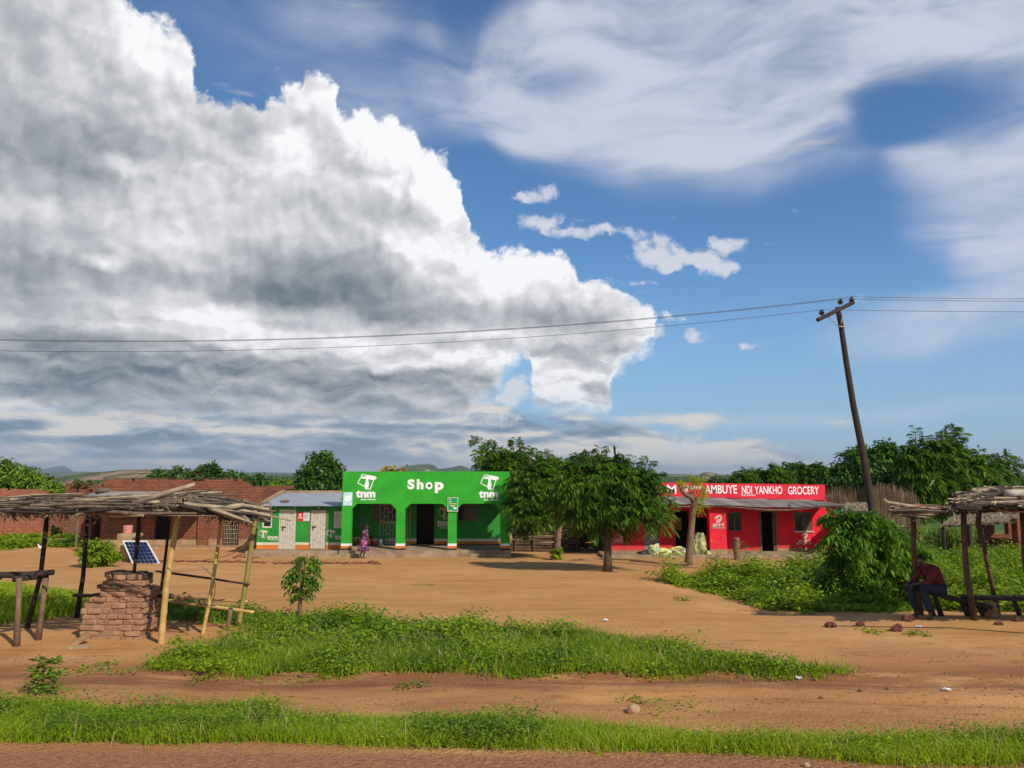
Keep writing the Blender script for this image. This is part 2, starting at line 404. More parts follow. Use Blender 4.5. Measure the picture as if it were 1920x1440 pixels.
def paint(name, col, dirt=(.25, .15, .08), dz=None, amount=.35, rough=.75):
    """wall paint with faint mottling, grime patches and, up to height dz, splashed earth"""
    m = bpy.data.materials.new(name); m.use_nodes = True; t = T(m.node_tree)
    out = t.n('ShaderNodeOutputMaterial'); b = t.n('ShaderNodeBsdfPrincipled'); t.link(b.outputs[0], out.inputs[0])
    g = t.n('ShaderNodeNewGeometry').outputs['Position']; _, _, z = t.sep(g)
    n1 = t.noise(g, 1.3, 4, .6); n2 = t.noise(t.vm('MULTIPLY', g, (1, 1, .35)), 4.5, 6, .65); n3 = t.noise(g, 14, 4, .6)
    c = t.mix(n1.step(.25, .75), tuple(v * 1.08 for v in col), tuple(v * .80 for v in col))
    n5 = t.noise(t.vm('MULTIPLY', g, (3.5, 3.5, .35)), 3.0, 4, .6); c = t.mix((n5 - .54).step(0, .14) * amount * .5, c, tuple(v * .62 for v in col))
    c = t.mix(((n2 - .56) * 5).clamp() * amount, c, dirt)
    c = t.mix(((n3 - .68) * 7).clamp() * amount, c, tuple(v * .5 for v in dirt))
    if dz: c = t.mix((((dz - z) * (1 / .35)) + (n2 - .5) * 2.2).clamp() * .55, c, dirt)
    t.link(c, b.inputs['Base Color']); b.inputs['Roughness'].default_value = rough; b.inputs['Specular IOR Level'].default_value = .25
    bn = t.n('ShaderNodeBump'); bn.inputs['Strength'].default_value = .35; bn.inputs['Distance'].default_value = .02
    t.link(n3 * .6 + n1, bn.inputs['Height']); t.link(bn.outputs[0], b.inputs['Normal'])
    return m
def brick(name, c1, c2, mortar, bw=.24, bh=.095, mort=.012):
    m = bpy.data.materials.new(name); m.use_nodes = True; t = T(m.node_tree)
    out = t.n('ShaderNodeOutputMaterial'); b = t.n('ShaderNodeBsdfPrincipled'); t.link(b.outputs[0], out.inputs[0])
    g = t.n('ShaderNodeNewGeometry').outputs['Position']; x, y, z = t.sep(g)
    wob = t.noise(g, 3.5, 3, .6) - .5
    v = t.vec(x + y, z + wob * .05, 0)
    bt = t.n('ShaderNodeTexBrick'); t.link(v, bt.inputs['Vector']); bt.inputs['Scale'].default_value = 1
    bt.inputs['Brick Width'].default_value = bw; bt.inputs['Row Height'].default_value = bh; bt.inputs['Mortar Size'].default_value = mort
    bt.inputs['Mortar Smooth'].default_value = .3; bt.inputs['Bias'].default_value = 0
    bt.inputs['Color1'].default_value = (*c1, 1); bt.inputs['Color2'].default_value = (*c2, 1); bt.inputs['Mortar'].default_value = (*mortar, 1)
    n1 = t.noise(g, .9, 5, .6); n2 = t.noise(g, 9, 4, .6)
    c = t.mix(((n1 - .42) * 2.6).clamp() * .55, bt.outputs[0], tuple(v * .45 for v in c2))
    c = t.mix(((n2 - .5) * 3).clamp() * .5, c, tuple(v * 1.25 for v in c1))
    t.link(c, b.inputs['Base Color']); b.inputs['Roughness'].default_value = .92; b.inputs['Specular IOR Level'].default_value = .15
    bn = t.n('ShaderNodeBump'); bn.inputs['Strength'].default_value = .8; bn.inputs['Distance'].default_value = .03
    t.link(S(t.t, bt.outputs['Fac']) * -1 + n2 * .5, bn.inputs['Height']); t.link(bn.outputs[0], b.inputs['Normal'])
    return m
def leafmat(name, ca, cb, cc=None, trans=.35, rough=.45):
    m = bpy.data.materials.new(name); m.use_nodes = True; t = T(m.node_tree)
    out = t.n('ShaderNodeOutputMaterial'); b = t.n('ShaderNodeBsdfPrincipled'); tr = t.n('ShaderNodeBsdfTranslucent'); mx = t.n('ShaderNodeMixShader')
    ge = t.n('ShaderNodeNewGeometry'); r = S(t.t, ge.outputs['Random Per Island'])
    n1 = t.noise(ge.outputs['Position'], .9, 3, .6)
    st = [(0, ca), (.55, cb), (1, cc or cb)]
    c = t.ramp((r * .6 + (n1 - .5) * 1.3 + .2).clamp(), st)
    t.link(c, b.inputs['Base Color']); b.inputs['Roughness'].default_value = rough; b.inputs['Specular IOR Level'].default_value = .22
    t.link(t.mix(1.0, c, (1.15, 1.1, .35), 'MULTIPLY'), tr.inputs[0])
    mx.inputs[0].default_value = trans; t.link(b.outputs[0], mx.inputs[1]); t.link(tr.outputs[0], mx.inputs[2]); t.link(mx.outputs[0], out.inputs[0])
    return m
M = {}
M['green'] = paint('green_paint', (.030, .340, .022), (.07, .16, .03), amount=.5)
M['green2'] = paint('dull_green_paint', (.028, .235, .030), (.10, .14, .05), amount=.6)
M['white'] = paint('white_paint', (.74, .73, .68), (.45, .36, .25), amount=.3)
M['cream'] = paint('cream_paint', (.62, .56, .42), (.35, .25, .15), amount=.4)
M['orange'] = paint('orange_paint', (.60, .17, .025), (.3, .15, .06), amount=.3)
M['navy'] = paint('dark_plinth_paint', (.02, .025, .04), (.12, .09, .06), amount=.3)
M['red'] = paint('red_paint', (.72, .016, .034), (.38, .08, .05), dz=.55, amount=.5)
M['redtop'] = paint('red_fascia_paint', (.68, .020, .040), (.42, .07, .06), amount=.32)
M['earthwall'] = mat('earth_plaster', (.42, .25, .13), .95, .2, 2.5, .5, 15, obj=False)
M['concrete'] = mat('worn_concrete', (.36, .26, .16), .9, .2, 2, .4, 12, (.22, .14, .08), obj=False)
M['brick'] = brick('red_brick', (.34, .120, .060), (.205, .070, .038), (.10, .055, .035), mort=.016)
M['brick2'] = brick('pale_red_brick', (.42, .155, .078), (.30, .100, .052), (.17, .09, .055), mort=.015)
M['dark'] = mat('unlit_interior_black', (.008, .007, .007), .9)  # near-black colour standing in for unlit rooms behind openings
M['black'] = mat('black_metal', (.012, .012, .014), .6)
M['plank'] = mat('weathered_whitewashed_planks', (.56, .50, .42), .85, .15, 9, .3, 30, (.40, .33, .26), obj=False)
M['tin'] = mat('galvanised_sheet', (.36, .385, .40), .45, .12, 1.2, .1, 8, (.30, .31, .33), spec=.5, metal=.35, obj=False)
M['oldtin'] = mat('weathered_roof_sheet', (.30, .28, .25), .7, .1, .8, .15, 8, (.20, .17, .145), spec=.3, metal=.1, obj=False)
M['woodframe'] = mat('brown_window_frame', (.20, .13, .085), .7, .2, 6)
M['glass'] = mat('dark_window_glass', (.015, .017, .02), .15, .1, 2, spec=.6)
M['steelbar'] = mat('pale_steel_bars', (.42, .38, .33), .6, .1, 4)
M['branch'] = mat('grey_dry_branches', (.095, .067, .045), .9, .25, 7, .5, 40, (.20, .14, .092))
M['branchlt'] = mat('pale_dry_sticks', (.42, .31, .19), .85, .2, 6, .4, 40)
M['branchdk'] = mat('dark_weathered_pole', (.050, .034, .026), .9, .2, 6, .5, 40)
M['bamboo'] = mat('yellow_bamboo', (.56, .37, .12), .55, .12, 5, .2, 20, (.44, .26, .08))
M['bamboogr'] = mat('green_brown_bamboo', (.22, .20, .05), .6, .12, 5, .2, 20, (.34, .22, .08))
M['bark'] = mat('brown_bark', (.13, .075, .045), .95, .25, 8, .8, 30)
M['barklt'] = mat('pale_brown_bark', (.23, .135, .075), .9, .2, 6, .6, 30, (.13, .08, .05))
M['letter'] = mat('white_sign_paint', (.80, .79, .76), .7, .04, 5)
M['lettercream'] = mat('faded_sign_paint', (.60, .56, .42), .7, .1, 6)
# ------------------------------------------------------------------ ground
def ground_mat():
    m = bpy.data.materials.new('red_earth'); m.use_nodes = True; t = T(m.node_tree)
    out = t.n('ShaderNodeOutputMaterial'); b = t.n('ShaderNodeBsdfPrincipled'); t.link(b.outputs[0], out.inputs[0])
    g = t.n('ShaderNodeNewGeometry').outputs['Position']; x, y, z = t.sep(g)
    fl = t.vec(x, y, 0)
    big = t.noise(fl, .22, 5, .6); med = t.noise(t.vm('MULTIPLY', fl, (.45, 1.3, 1)), .9, 6, .65); fine = t.noise(fl, 9, 6, .7); grit = t.vor(fl, 26)
    earth = t.ramp(med, [(.25, (.53, .278, .108)), (.5, (.465, .232, .082)), (.75, (.36, .155, .054))])
    earth = t.mix(big.step(.42, .7) * .6, earth, (.57, .305, .132))
    nb_ = t.noise(fl, .38, 4, .6); earth = t.mix((nb_ - .40).step(0, .18) * y.step(15.5, 11) * .55, earth, (.33, .145, .055))
    earth = t.mix(((fine - .58) * 5).clamp() * .45, earth, (.20, .085, .038))
    # damp churned soil in the wheel tracks
    tn = t.noise(t.vm('MULTIPLY', fl, (.35, 1.6, 1)), 1.6, 6, .7)
    band = (y + tn * 1.2).step(10.7, 11.3) * (y + tn * 1.2).step(12.9, 11.9)
    earth = t.mix(band * (tn - .33).step(0, .22) * .75, earth, (.175, .068, .030))
    n4 = t.noise(t.vm('MULTIPLY', fl, (.6, 2.0, 1)), 2.2, 5, .7)
    earth = t.mix((n4 - .55).step(0, .10) * y.step(7.2, 8.5) * y.step(20, 12) * .5, earth, (.20, .080, .034))
    n6 = t.noise(t.vm('MULTIPLY', t.vec(x + y * .35, y, 0), (.25, 1.5, 1)), 3.2, 7, .72)
    earth = t.mix((n6 - .57).step(0, .07) * .42, earth, (.27, .115, .045)); earth = t.mix((n6 * -1 + .40).step(0, .07) * .35, earth, (.66, .40, .20))
    spk = t.noise(fl, 38, 3, .6); earth = t.mix((spk - .66).step(0, .05) * .5, earth, (.16, .07, .035))
    # gravel shoulder of the road
    ge = t.ramp(t.noise(t.vm('MULTIPLY', fl, (.7, 1.2, 1)), 16, 5, .7), [(.3, (.17, .072, .032)), (.5, (.31, .140, .060)), (.72, (.44, .22, .105))])
    ge = t.mix((grit * -1 + .33).step(0, .12) * .5, ge, (.40, .25, .16))
    ground = t.mix((y + (fine - .5) * .5 + (big - .5) * 1.0).step(7.15, 6.9), earth, ge)
    # bush and fields far off
    vn = t.noise(fl, .035, 7, .65); v2 = t.noise(fl, .5, 5, .6)
    veg = t.ramp(vn * .6 + v2 * .4, [(.38, (.022, .050, .014)), (.5, (.050, .095, .022)), (.62, (.10, .15, .035)), (.75, (.22, .17, .08))])
    ground = t.mix((y + (med - .5) * 16).step(54, 62), ground, veg)
    t.link(ground, b.inputs['Base Color']); b.inputs['Roughness'].default_value = .95; b.inputs['Specular IOR Level'].default_value = .1
    bn = t.n('ShaderNodeBump'); bn.inputs['Strength'].default_value = .55; bn.inputs['Distance'].default_value = .05
    t.link(fine * .7 + med * .5 + grit * y.step(12, 7) * .5, bn.inputs['Height']); t.link(bn.outputs[0], b.inputs['Normal'])
    return m
def build_ground():
    ys = list(np.linspace(-60, 4, 10)) + list(np.arange(4.2, 20, .12)) + list(np.arange(20, 62, .4))
    y = 62.0
    while y < 14000: ys.append(y); y *= 1.07
    ys = np.array(ys); tx = np.linspace(-1, 1, 460); tx = np.sign(tx) * np.abs(tx) ** 1.5
    YY, TT = np.meshgrid(ys, tx, indexing='ij'); XX = TT * (60 + np.maximum(YY, 0) * 1.4); ZZ = zg(XX, YY)
    n, k = YY.shape; i = np.arange(n * k).reshape(n, k)
    Q = np.stack([i[:-1, :-1], i[:-1, 1:], i[1:, 1:], i[1:, :-1]], -1).reshape(-1, 4)
    o = np_mesh('ground', np.stack([XX, YY, ZZ], -1).reshape(-1, 3), Q, ground_mat(), smooth=True)
    tag(o, 'bare red earth yard and track running to far fields', 'ground', kind='structure')
build_ground()
# ------------------------------------------------------------------ distant hills
def hillmat(name, a, b_, rock, rs, sc):
    m = bpy.data.materials.new(name); m.use_nodes = True; t = T(m.node_tree)
    out = t.n('ShaderNodeOutputMaterial'); b = t.n('ShaderNodeBsdfPrincipled'); t.link(b.outputs[0], out.inputs[0])
    g = t.n('ShaderNodeNewGeometry').outputs['Position']
    n1 = t.noise(g, sc, 7, .7); n2 = t.noise(g, sc * .35, 4, .6)
    c = t.ramp(n1, [(.35, a), (.6, b_)]); c = t.mix((n2 * .5 + n1 * .5 - rs).step(0, .05), c, rock)
    t.link(c, b.inputs['Base Color']); b.inputs['Roughness'].default_value = 1; b.inputs['Specular IOR Level'].default_value = .05
    return m
def hill(label, d, prof, depth, m, s, rough=.15):
    """prof: the crest as (u, v) of the photograph; rises from the plain at distance d and falls away behind"""
    us = [p[0] for p in prof]; n = 90; k = 24
    U = np.linspace(us[0], us[-1], n); V = np.interp(U, us, [p[1] for p in prof])
    X = np.array([px(u, d, 893) for u in U]); H = np.array([pz(v, d) for v in V])
    base = zf(X[n // 2], d) - 3
    H = H - base
    tt = np.linspace(-1, 1, k); sh = np.cos(tt * math.pi / 2) ** .8; hb = H[:, None]
    dy = tt * depth; Y = d + dy[None, :] + 0 * hb
    XX = X[:, None] * (1 + dy[None, :] / d)
    Z = base + hb * (sh[None, :] * (1 + rough * (fbm(XX / (depth * .25), Y / (depth * .25), s) - .5) * 2 * np.abs(tt)[None, :] ** .5))
    i = np.arange(n * k).reshape(n, k); Q = np.stack([i[:-1, :-1], i[1:, :-1], i[1:, 1:], i[:-1, 1:]], -1).reshape(-1, 4)
    o = np_mesh('hill', np.stack([XX, Y, Z], -1).reshape(-1, 3), Q, m, smooth=True, loc=(X[n // 2], d, base))
    return tag(o, label, 'hill', kind='structure')
hm1 = hillmat('far_bush', (.020, .050, .018), (.060, .105, .035), (.12, .13, .06), .60, .02)
hm2 = hillmat('rocky_bush', (.030, .060, .018), (.085, .12, .035), (.30, .19, .13), .49, .09)
hm3 = hillmat('wooded_hill', (.022, .052, .018), (.070, .11, .035), (.34, .27, .22), .56, .03)
hm4 = hillmat('blue_mountain', (.02, .04, .03), (.04, .06, .04), (.07, .08, .06), .6, .004)
hill('pale blue mountain far away above the left treetops', 8500, [(20, 893), (50, 879), (62, 876), (80, 880), (98, 876), (117, 873), (128, 878), (140, 886), (215, 889), (230, 886), (246, 884), (262, 887), (300, 893)], 900, hm4, 31)
hill('long low wooded ridge on the far horizon', 5200, [(-700, 893), (-300, 889), (0, 888), (150, 884), (220, 886), (430, 886), (470, 885), (560, 887), (700, 886), (900, 888), (1240, 890), (1500, 889), (1750, 893), (1900, 891), (2500, 890)], 700, hm1, 32, .1)
hill('rocky ridge with scrub above the left brick ruins', 420, [(110, 905), (150, 896), (185, 889), (205, 888), (240, 884), (280, 882), (300, 886), (330, 893), (400, 902)], 70, hm2, 33)
hill('scrub slope in front of the far ridge at left', 700, [(90, 898), (130, 890), (165, 887), (230, 881), (300, 880), (400, 886), (520, 900)], 120, hm2, 37)
hill('round hill with bare rock crown above the green shop', 2600, [(690, 893), (740, 881), (757, 875), (785, 871), (806, 870), (815, 873), (822, 879), (845, 877), (862, 873), (872, 875), (885, 881), (930, 886), (1000, 892)], 330, hm3, 34)
hill('broad scrub hill behind the red shop', 1250, [(1180, 895), (1215, 891), (1250, 889), (1285, 889), (1300, 893), (1330, 897)], 160, hm3, 35)
hill('steep rocky hill with boulder top behind the red shop', 1300, [(1290, 896), (1306, 892), (1318, 886), (1328, 885), (1333, 886), (1345, 888), (1362, 893), (1380, 898)], 160, hm2, 36)
hill('dark green hill at the right edge of the horizon', 1500, [(1780, 905), (1840, 899), (1880, 894), (1900, 889), (1925, 884), (2000, 880), (2200, 893)], 260, hm1, 38)
# ------------------------------------------------------------------ signs and lettering
def text_mesh(body, x0, x1, z0, z1, y, m, parent, name='lettering', bold=.02, slant=0, th=.012, name_label=None):
    cu = bpy.data.curves.new(name, 'FONT'); cu.body = body; cu.size = 1; cu.extrude = .5; cu.offset = bold; cu.shear = slant
    o = link(bpy.data.objects.new(name, cu)); dg = bpy.context.evaluated_depsgraph_get(); me = bpy.data.meshes.new_from_object(o.evaluated_get(dg))
    bpy.data.objects.remove(o); bpy.data.curves.remove(cu)
    co = np.zeros(len(me.vertices) * 3); me.vertices.foreach_get('co', co); co = co.reshape(-1, 3)
    mn, mx = co.min(0), co.max(0); s = (co - mn) / (mx - mn + 1e-9)
    off = OFF[parent.name]
    new = np.stack([x0 + s[:, 0] * (x1 - x0), y - (s[:, 2] * th), z0 + s[:, 1] * (z1 - z0)], -1) - np.array(off)
    me.vertices.foreach_set('co', new.astype(np.float32).ravel()); me.materials.clear(); me.materials.append(m); me.update()
    o = link(bpy.data.objects.new(name, me)); o.parent = parent; OFF[o.name] = off
    return o
def strokes(mb, L, y, th=.01):
    """flat painted strokes: (points, half widths) in the x-z plane"""
    for pts, ws in L:
        n = len(pts); A = []; B = []
        for i, (x, z) in enumerate(pts):
            a = pts[max(0, i - 1)]; b = pts[min(n - 1, i + 1)]; dx, dz = b[0] - a[0], b[1] - a[1]; l = math.hypot(dx, dz) or 1
            w = ws[i] if hasattr(ws, '__len__') else ws
            A.append((x - dz / l * w, z + dx / l * w)); B.append((x + dz / l * w, z - dx / l * w))
        for i in range(n - 1): mb.prism([B[i], B[i + 1], A[i + 1], A[i]], y - th, y)
def tnm_logo(x0, x1, z0, z1, y, parent, m, side=False):
    """tilted outlined card with a shirt-like T across it, the word tnm and a small line below (or beside)"""
    mb = MB(); w = x1 - x0; h = z1 - z0
    if side: bx0, bx1, bz0, bz1 = x0, x0 + w * .50, z0 + h * .22, z1
    else: bx0, bx1, bz0, bz1 = x0 + w * .05, x1, z0 + h * .41, z1
    q = lambda a, b: (bx0 + a * (bx1 - bx0), bz0 + b * (bz1 - bz0))
    e = .022 * (bx1 - bx0)
    strokes(mb, [([q(.26, .98), q(.93, .83)], e), ([q(.26, 1.0), q(.03, .44)], e), ([q(.02, .45), q(.66, .02)], e), ([q(.66, .0), q(.90, .86)], e)], y)
    mb.prism([q(.20, .72), q(.45, .70), q(.55, .68), q(.84, .60), q(1.0, .74), q(.90, .86), q(.60, .90), q(.24, .84)], y - .014, y)
    mb.prism([q(.36, .24), q(.44, .0), q(.56, .06), q(.60, .36), q(.56, .70), q(.44, .72), q(.42, .44)], y - .018, y)
    mb.build('logo', m, parent)
    if side: text_mesh('tnm', x0 + w * .46, x1, z0 + h * .10, z0 + h * .50, y, m, parent, 'lettering', .04); text_mesh('always with you', x0 + w * .60, x1, z0, z0 + h * .08, y, m, parent)
    else: text_mesh('tnm', x0, x1 - w * .06, z0 + h * .12, z0 + h * .40, y, m, parent, 'lettering', .045); text_mesh('always with you', x0 + w * .24, x1 - w * .04, z0, z0 + h * .09, y, m, parent, 'lettering', .03)
def swirl(cx, cz, s, y, parent, m):
    """hooked loop: thick at the crown, open at the lower left"""
    mb = MB(); pts = []; ws = []
    P0 = [(-.42, -.02), (-.34, .16), (-.08, .36), (.18, .46), (.38, .42), (.46, .22), (.38, -.06), (.18, -.34), (-.04, -.52), (-.20, -.52), (-.24, -.36), (-.10, -.18), (.08, -.04), (.16, .10)]
    W0 = [.10, .13, .14, .12, .10, .10, .11, .11, .10, .10, .09, .07, .05, .02]
    strokes(mb, [([(cx + a * s, cz + b * s) for a, b in P0], [w_ * s for w_ in W0])], y, .012)
    mb.build('logo', m, parent)
def airtel_mark(x0, x1, z0, z1, y, parent, m):
    w = x1 - x0; h = z1 - z0
    swirl((x0 + x1) / 2 + w * .02, z0 + h * .73, h * .50, y, parent, m)
    text_mesh('airtel', x0 + w * .1, x1 - w * .12, z0 + h * .14, z0 + h * .44, y, m, parent, 'lettering', .035)
    text_mesh('THE SMARTPHONE NETWORK', x0, x1, z0, z0 + h * .09, y, m, parent, 'lettering', .01)
def board(name, x0, x1, z0, z1, y, parent, m, frame=None, th=.02, tilt=0):
    mb = MB(); mb.box(x0, x1, y - th, y, z0, z1); o = mb.build(name, m, parent)
    if frame is not None:
        f = MB(); e = .03
        for a in ((x0 - e, x1 + e, z0 - e, z0), (x0 - e, x1 + e, z1, z1 + e), (x0 - e, x0, z0, z1), (x1, x1 + e, z0, z1)): f.box(a[0], a[1], y - th - .008, y - .002, a[2], a[3])
        f.build('frame', frame, o)
    return o
def corrugated(x0, x1, y0, z0, y1, z1, pitch=.13, amp=.018, sag=0.0, wob=0.0, seed=0):
    """roof sheet running from the eave (y0, z0) up to (y1, z1), ribs down the slope"""
    n = int((x1 - x0) / pitch * 8); xs = np.linspace(x0, x1, n); k = 6; V = []
    for j in range(k):
        t_ = j / (k - 1)
        zz = z0 + (z1 - z0) * t_ + amp * np.sin(xs * 2 * math.pi / pitch) + wob * (fbm(xs * .9, xs * 0 + j * .3, seed, 3) - .45) * (1 - t_) - sag * np.sin((xs - x0) / (x1 - x0) * math.pi) * (1 - t_)
        V.append(np.stack([xs, np.full(n, y0 + (y1 - y0) * t_), zz], -1))
    V = np.concatenate(V); i = np.arange(n * k).reshape(k, n)
    Q = np.stack([i[:-1, :-1], i[:-1, 1:], i[1:, 1:], i[1:, :-1]], -1).reshape(-1, 4)
    V2 = V.copy(); V2[:, 2] -= .006
    return np.concatenate([V, V2]), np.concatenate([Q, Q[:, ::-1] + n * k])
def window(parent, x0, x1, z0, z1, y, mf, mullions=1, m='glass', sill=None, e=.05):
    f = MB(); f.box(x0, x1, y - .03, y + .05, z0, z0 + e); f.box(x0, x1, y - .03, y + .05, z1 - e, z1); f.box(x0, x0 + e, y - .028, y + .048, z0 + e, z1 - e); f.box(x1 - e, x1, y - .028, y + .048, z0 + e, z1 - e)
    for i in range(mullions):
        c = x0 + (x1 - x0) * (i + 1) / (mullions + 1); f.box(c - e * .45, c + e * .45, y - .025, y + .045, z0 + e, z1 - e)
    o = f.build('window', mf, parent)
    g = MB(); g.box(x0 + e * .9, x1 - e * .9, y + .005, y + .02, z0 + e * .9, z1 - e * .9); g.build('pane', M[m] if isinstance(m, str) else m, o)
    if sill is not None:
        s = MB(); s.box(x0 - .06, x1 + .08, y - .12, y - .032, z0 - .05, z0 + .01); s.build('sill', sill, o)
    return o
def plank_door(parent, x0, x1, z0, z1, y, m, latch=True, frame=None):
    d = MB(); n = 6; w = (x1 - x0) / n
    for i in range(n): d.box(x0 + i * w + .004, x0 + (i + 1) * w - .004, y - .03 - .004 * (i % 2), y, z0, z1)
    o = d.build('door', m, parent, bevel=.006)
    if latch:
        l = MB(); zc = z0 + (z1 - z0) * .56; l.box(x0 + .08, x0 + .30, y - .065, y - .036, zc, zc + .05); l.box(x0 + .12, x0 + .16, y - .068, y - .036, zc - .14, zc - .002); l.build('latch', M['black'], o)
    if frame is not None:
        f = MB(); e = .05; f.box(x0 - e, x0 - .003, y - .05, y + .03, z0, z1 + e); f.box(x1 + .003, x1 + e, y - .05, y + .03, z0, z1 + e); f.box(x0, x1, y - .048, y + .028, z1 + .003, z1 + e)
        f.build('frame', frame, o)
    return o

# ------------------------------------------------------------------ the green shop with its veranda
def green_shop():
    d = 39.2; X = lambda u: px(u, d) ; zt = pz(884, d); zb = pz(944.5, d); fl = .34; db = 42.0; XB = lambda u: px(u, db)
    xl, xr = X(640.5), X(956)
    r = thing('shop_building', 'bright green shop with open veranda and big white lettering across its parapet', 'shop', ((xl + xr) / 2, d, 0))
    P4 = [(xl, X(658.5)), (X(742.5), X(759)), (X(840), X(856)), (X(938), xr)]
    w = MB(); w.box(xl, xr, d, d + .28, zb, zt)
    c = .28
    for i in range(3):
        a, b = P4[i][1], P4[i + 1][0]
        w.prism([(a, zb - c), (a + c, zb), (a, zb)], d, d + .28); w.prism([(b, zb - c), (b, zb), (b - c, zb)], d, d + .28)
    # side beams carrying the veranda roof
    w.box(xl, xl + .26, d + .28, db, zb + .05, zb + .5); w.box(xr - .26, xr, d + .28, db, zb + .05, zb + .5)
    w.build('parapet_wall', M['green'], r)
    for a, b in P4:
        p = MB(); p.box(a, b, d + .002, d + .33, fl + .31, zb); po = p.build('pillar', M['green'], r)
        for z0, z1, mm in ((fl + .19, fl + .31, 'white'), (fl + .07, fl + .19, 'orange'), (fl - .01, fl + .07, 'navy')):
            q = MB(); e = .004; q.box(a - e, b + e, d - e, d + .332 + e, z0, z1); q.build('painted_band', M[mm], po)
    # back wall
    xbl, xbr = XB(641), XB(955)
    W1 = (XB(700), XB(744), pz(977, db), pz(944, db)); DR = (XB(781), XB(814), fl, pz(944, db)); W3 = (XB(858), XB(896.5), pz(977.5, db), pz(946, db)); GT = (XB(714), XB(769), fl, pz(978, db))
    bw = MB(); z0 = fl + .33
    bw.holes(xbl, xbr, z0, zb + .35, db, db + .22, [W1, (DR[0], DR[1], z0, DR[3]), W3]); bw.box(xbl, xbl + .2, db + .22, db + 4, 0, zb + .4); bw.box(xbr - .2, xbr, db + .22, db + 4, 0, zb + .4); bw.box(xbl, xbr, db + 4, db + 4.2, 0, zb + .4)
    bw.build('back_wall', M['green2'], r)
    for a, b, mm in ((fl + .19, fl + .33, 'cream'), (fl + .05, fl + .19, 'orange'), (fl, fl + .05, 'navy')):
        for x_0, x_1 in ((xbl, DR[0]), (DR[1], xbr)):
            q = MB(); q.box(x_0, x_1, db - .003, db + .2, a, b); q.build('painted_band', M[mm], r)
    rf = MB(); rf.box(xl + .05, xr - .05, d + .28, db + 4.4, zb + .51, zb + .57); rf.build('roof', M['oldtin'], r)
    window(r, *W1, db + .06, M['woodframe'], 1); window(r, *W3, db + .06, M['woodframe'], 1)
    dm = MB(); z = DR[2]; dm.box(DR[0], DR[1], db + .14, db + .17, DR[2], DR[3]); dr = dm.build('door', M['black'], r)
    sl_ = MB()
    while z < DR[3] - .05: sl_.rbox(((DR[0] + DR[1]) / 2, db + .11, z + .05), (DR[1] - DR[0]) / 2 - .01, .012, .036, rx=.5); z += .085
    sl_.build('slats', M['black'], dr)
    # steel grille gate in front of the left window
    for (xa, xb, za, zb_) in ((XB(713), XB(744.5), fl + .05, pz(980, db)), (XB(713.5), XB(744), pz(979, db), pz(945, db)), (XB(760), XB(769.5), fl + .02, pz(944, db))):
        g = MB(); yy = db - .14; e = .022
        g.box(xa, xb, yy - e, yy + e, za, za + .045); g.box(xa, xb, yy - e, yy + e, zb_ - .045, zb_)
        n = max(2, round((xb - xa) / .2)); hh = zb_ - za
        for i in range(n + 1):
            xx = xa + (xb - xa) * i / n; g.box(xx - .014, xx + .014, yy - .012, yy + .012, za, zb_)
        for i in range(n):
            x_0, x_1 = xa + (xb - xa) * i / n, xa + (xb - xa) * (i + 1) / n
            for j in range(int(hh / .42) + 1):
                zz = za + .2 * (i % 2) + .42 * j + .1
                if zz < zb_ - .05: g.box(x_0, x_1, yy - .010, yy + .010, zz, zz + .028)
        g.build('grille_gate', M['steelbar'], r)
    f = MB(); f.box(xl - .04, xr + .03, d - .25, db - .003, 0, fl - .012); f.build('veranda_floor', M['concrete'], r)
    s = MB(); s.box(xl - .05, xr + .05, d - .45, d - .25, -.2, .19); s.build('step', M['concrete'], r)
    s = MB(); s.box(xl - .42, xl + .28, d - .95, d - .46, -.2, .16); s.build('step', M['concrete'], r)
    # lettering
    tnm_logo(X(666), X(705), pz(939, d), pz(889, d), d, r, M['letter']); tnm_logo(X(897.5), X(936), pz(939.5, d), pz(889.5, d), d, r, M['letter'])
    for ch, a, b, c0, c1 in (('S', 763, 776, 917.5, 898.5), ('h', 780.5, 793, 917.5, 898.5), ('o', 797, 810, 917.8, 904), ('p', 814.5, 831, 924.5, 904)):
        text_mesh(ch, X(a), X(b), pz(c0, d), pz(c1, d), d, M['letter'], r, 'letter', .05)
    st = MB()
    st.prism([(X(802), pz(912, d)), (X(806), pz(913, d)), (X(806.5), pz(908, d)), (X(803.5), pz(907.5, d))], d - .02, d); st.prism([(X(797), pz(919, d)), (X(802), pz(918, d)), (X(800), pz(915.5, d))], d - .016, d)
    st.build('chipped_plaster', M['branchdk'], r)
    tnm_logo(XB(819), XB(846), pz(992, db), pz(949, db), db, r, M['lettercream'])
    # posters
    pb = board('poster', X(642.5), X(659.5), pz(948, d), pz(923, d), d, r, mat('pale_blue_poster', (.40, .60, .62), .5, .15, 3, col2=(.62, .70, .70)))
    el_ = MB(); cx, cz = (X(642.5) + X(659.5)) / 2, pz(935, d); n = 24
    el_.prism([(cx + .19 * math.cos(2 * math.pi * i / n), cz + .15 * math.sin(2 * math.pi * i / n)) for i in range(n)], d - .026, d - .0205); el_.build('oval', M['letter'], pb)
    d3 = d - .03
    pb = board('sign_board', X(840), X(857.5), pz(958, d), pz(933.5, d), d3, r, mat('teal_green_board', (.015, .30, .12), .4, .05, 3), frame=M['cream'])
    text_mesh('T', X(841.5), X(846), pz(938.5, d), pz(935, d), d3 - .021, M['letter'], pb); text_mesh('tnm', X(841.5), X(846.5), pz(941.8, d), pz(939.4, d), d3 - .021, M['letter'], pb)
    ym = mat('yellow_print', (.75, .62, .05), .5, .05)
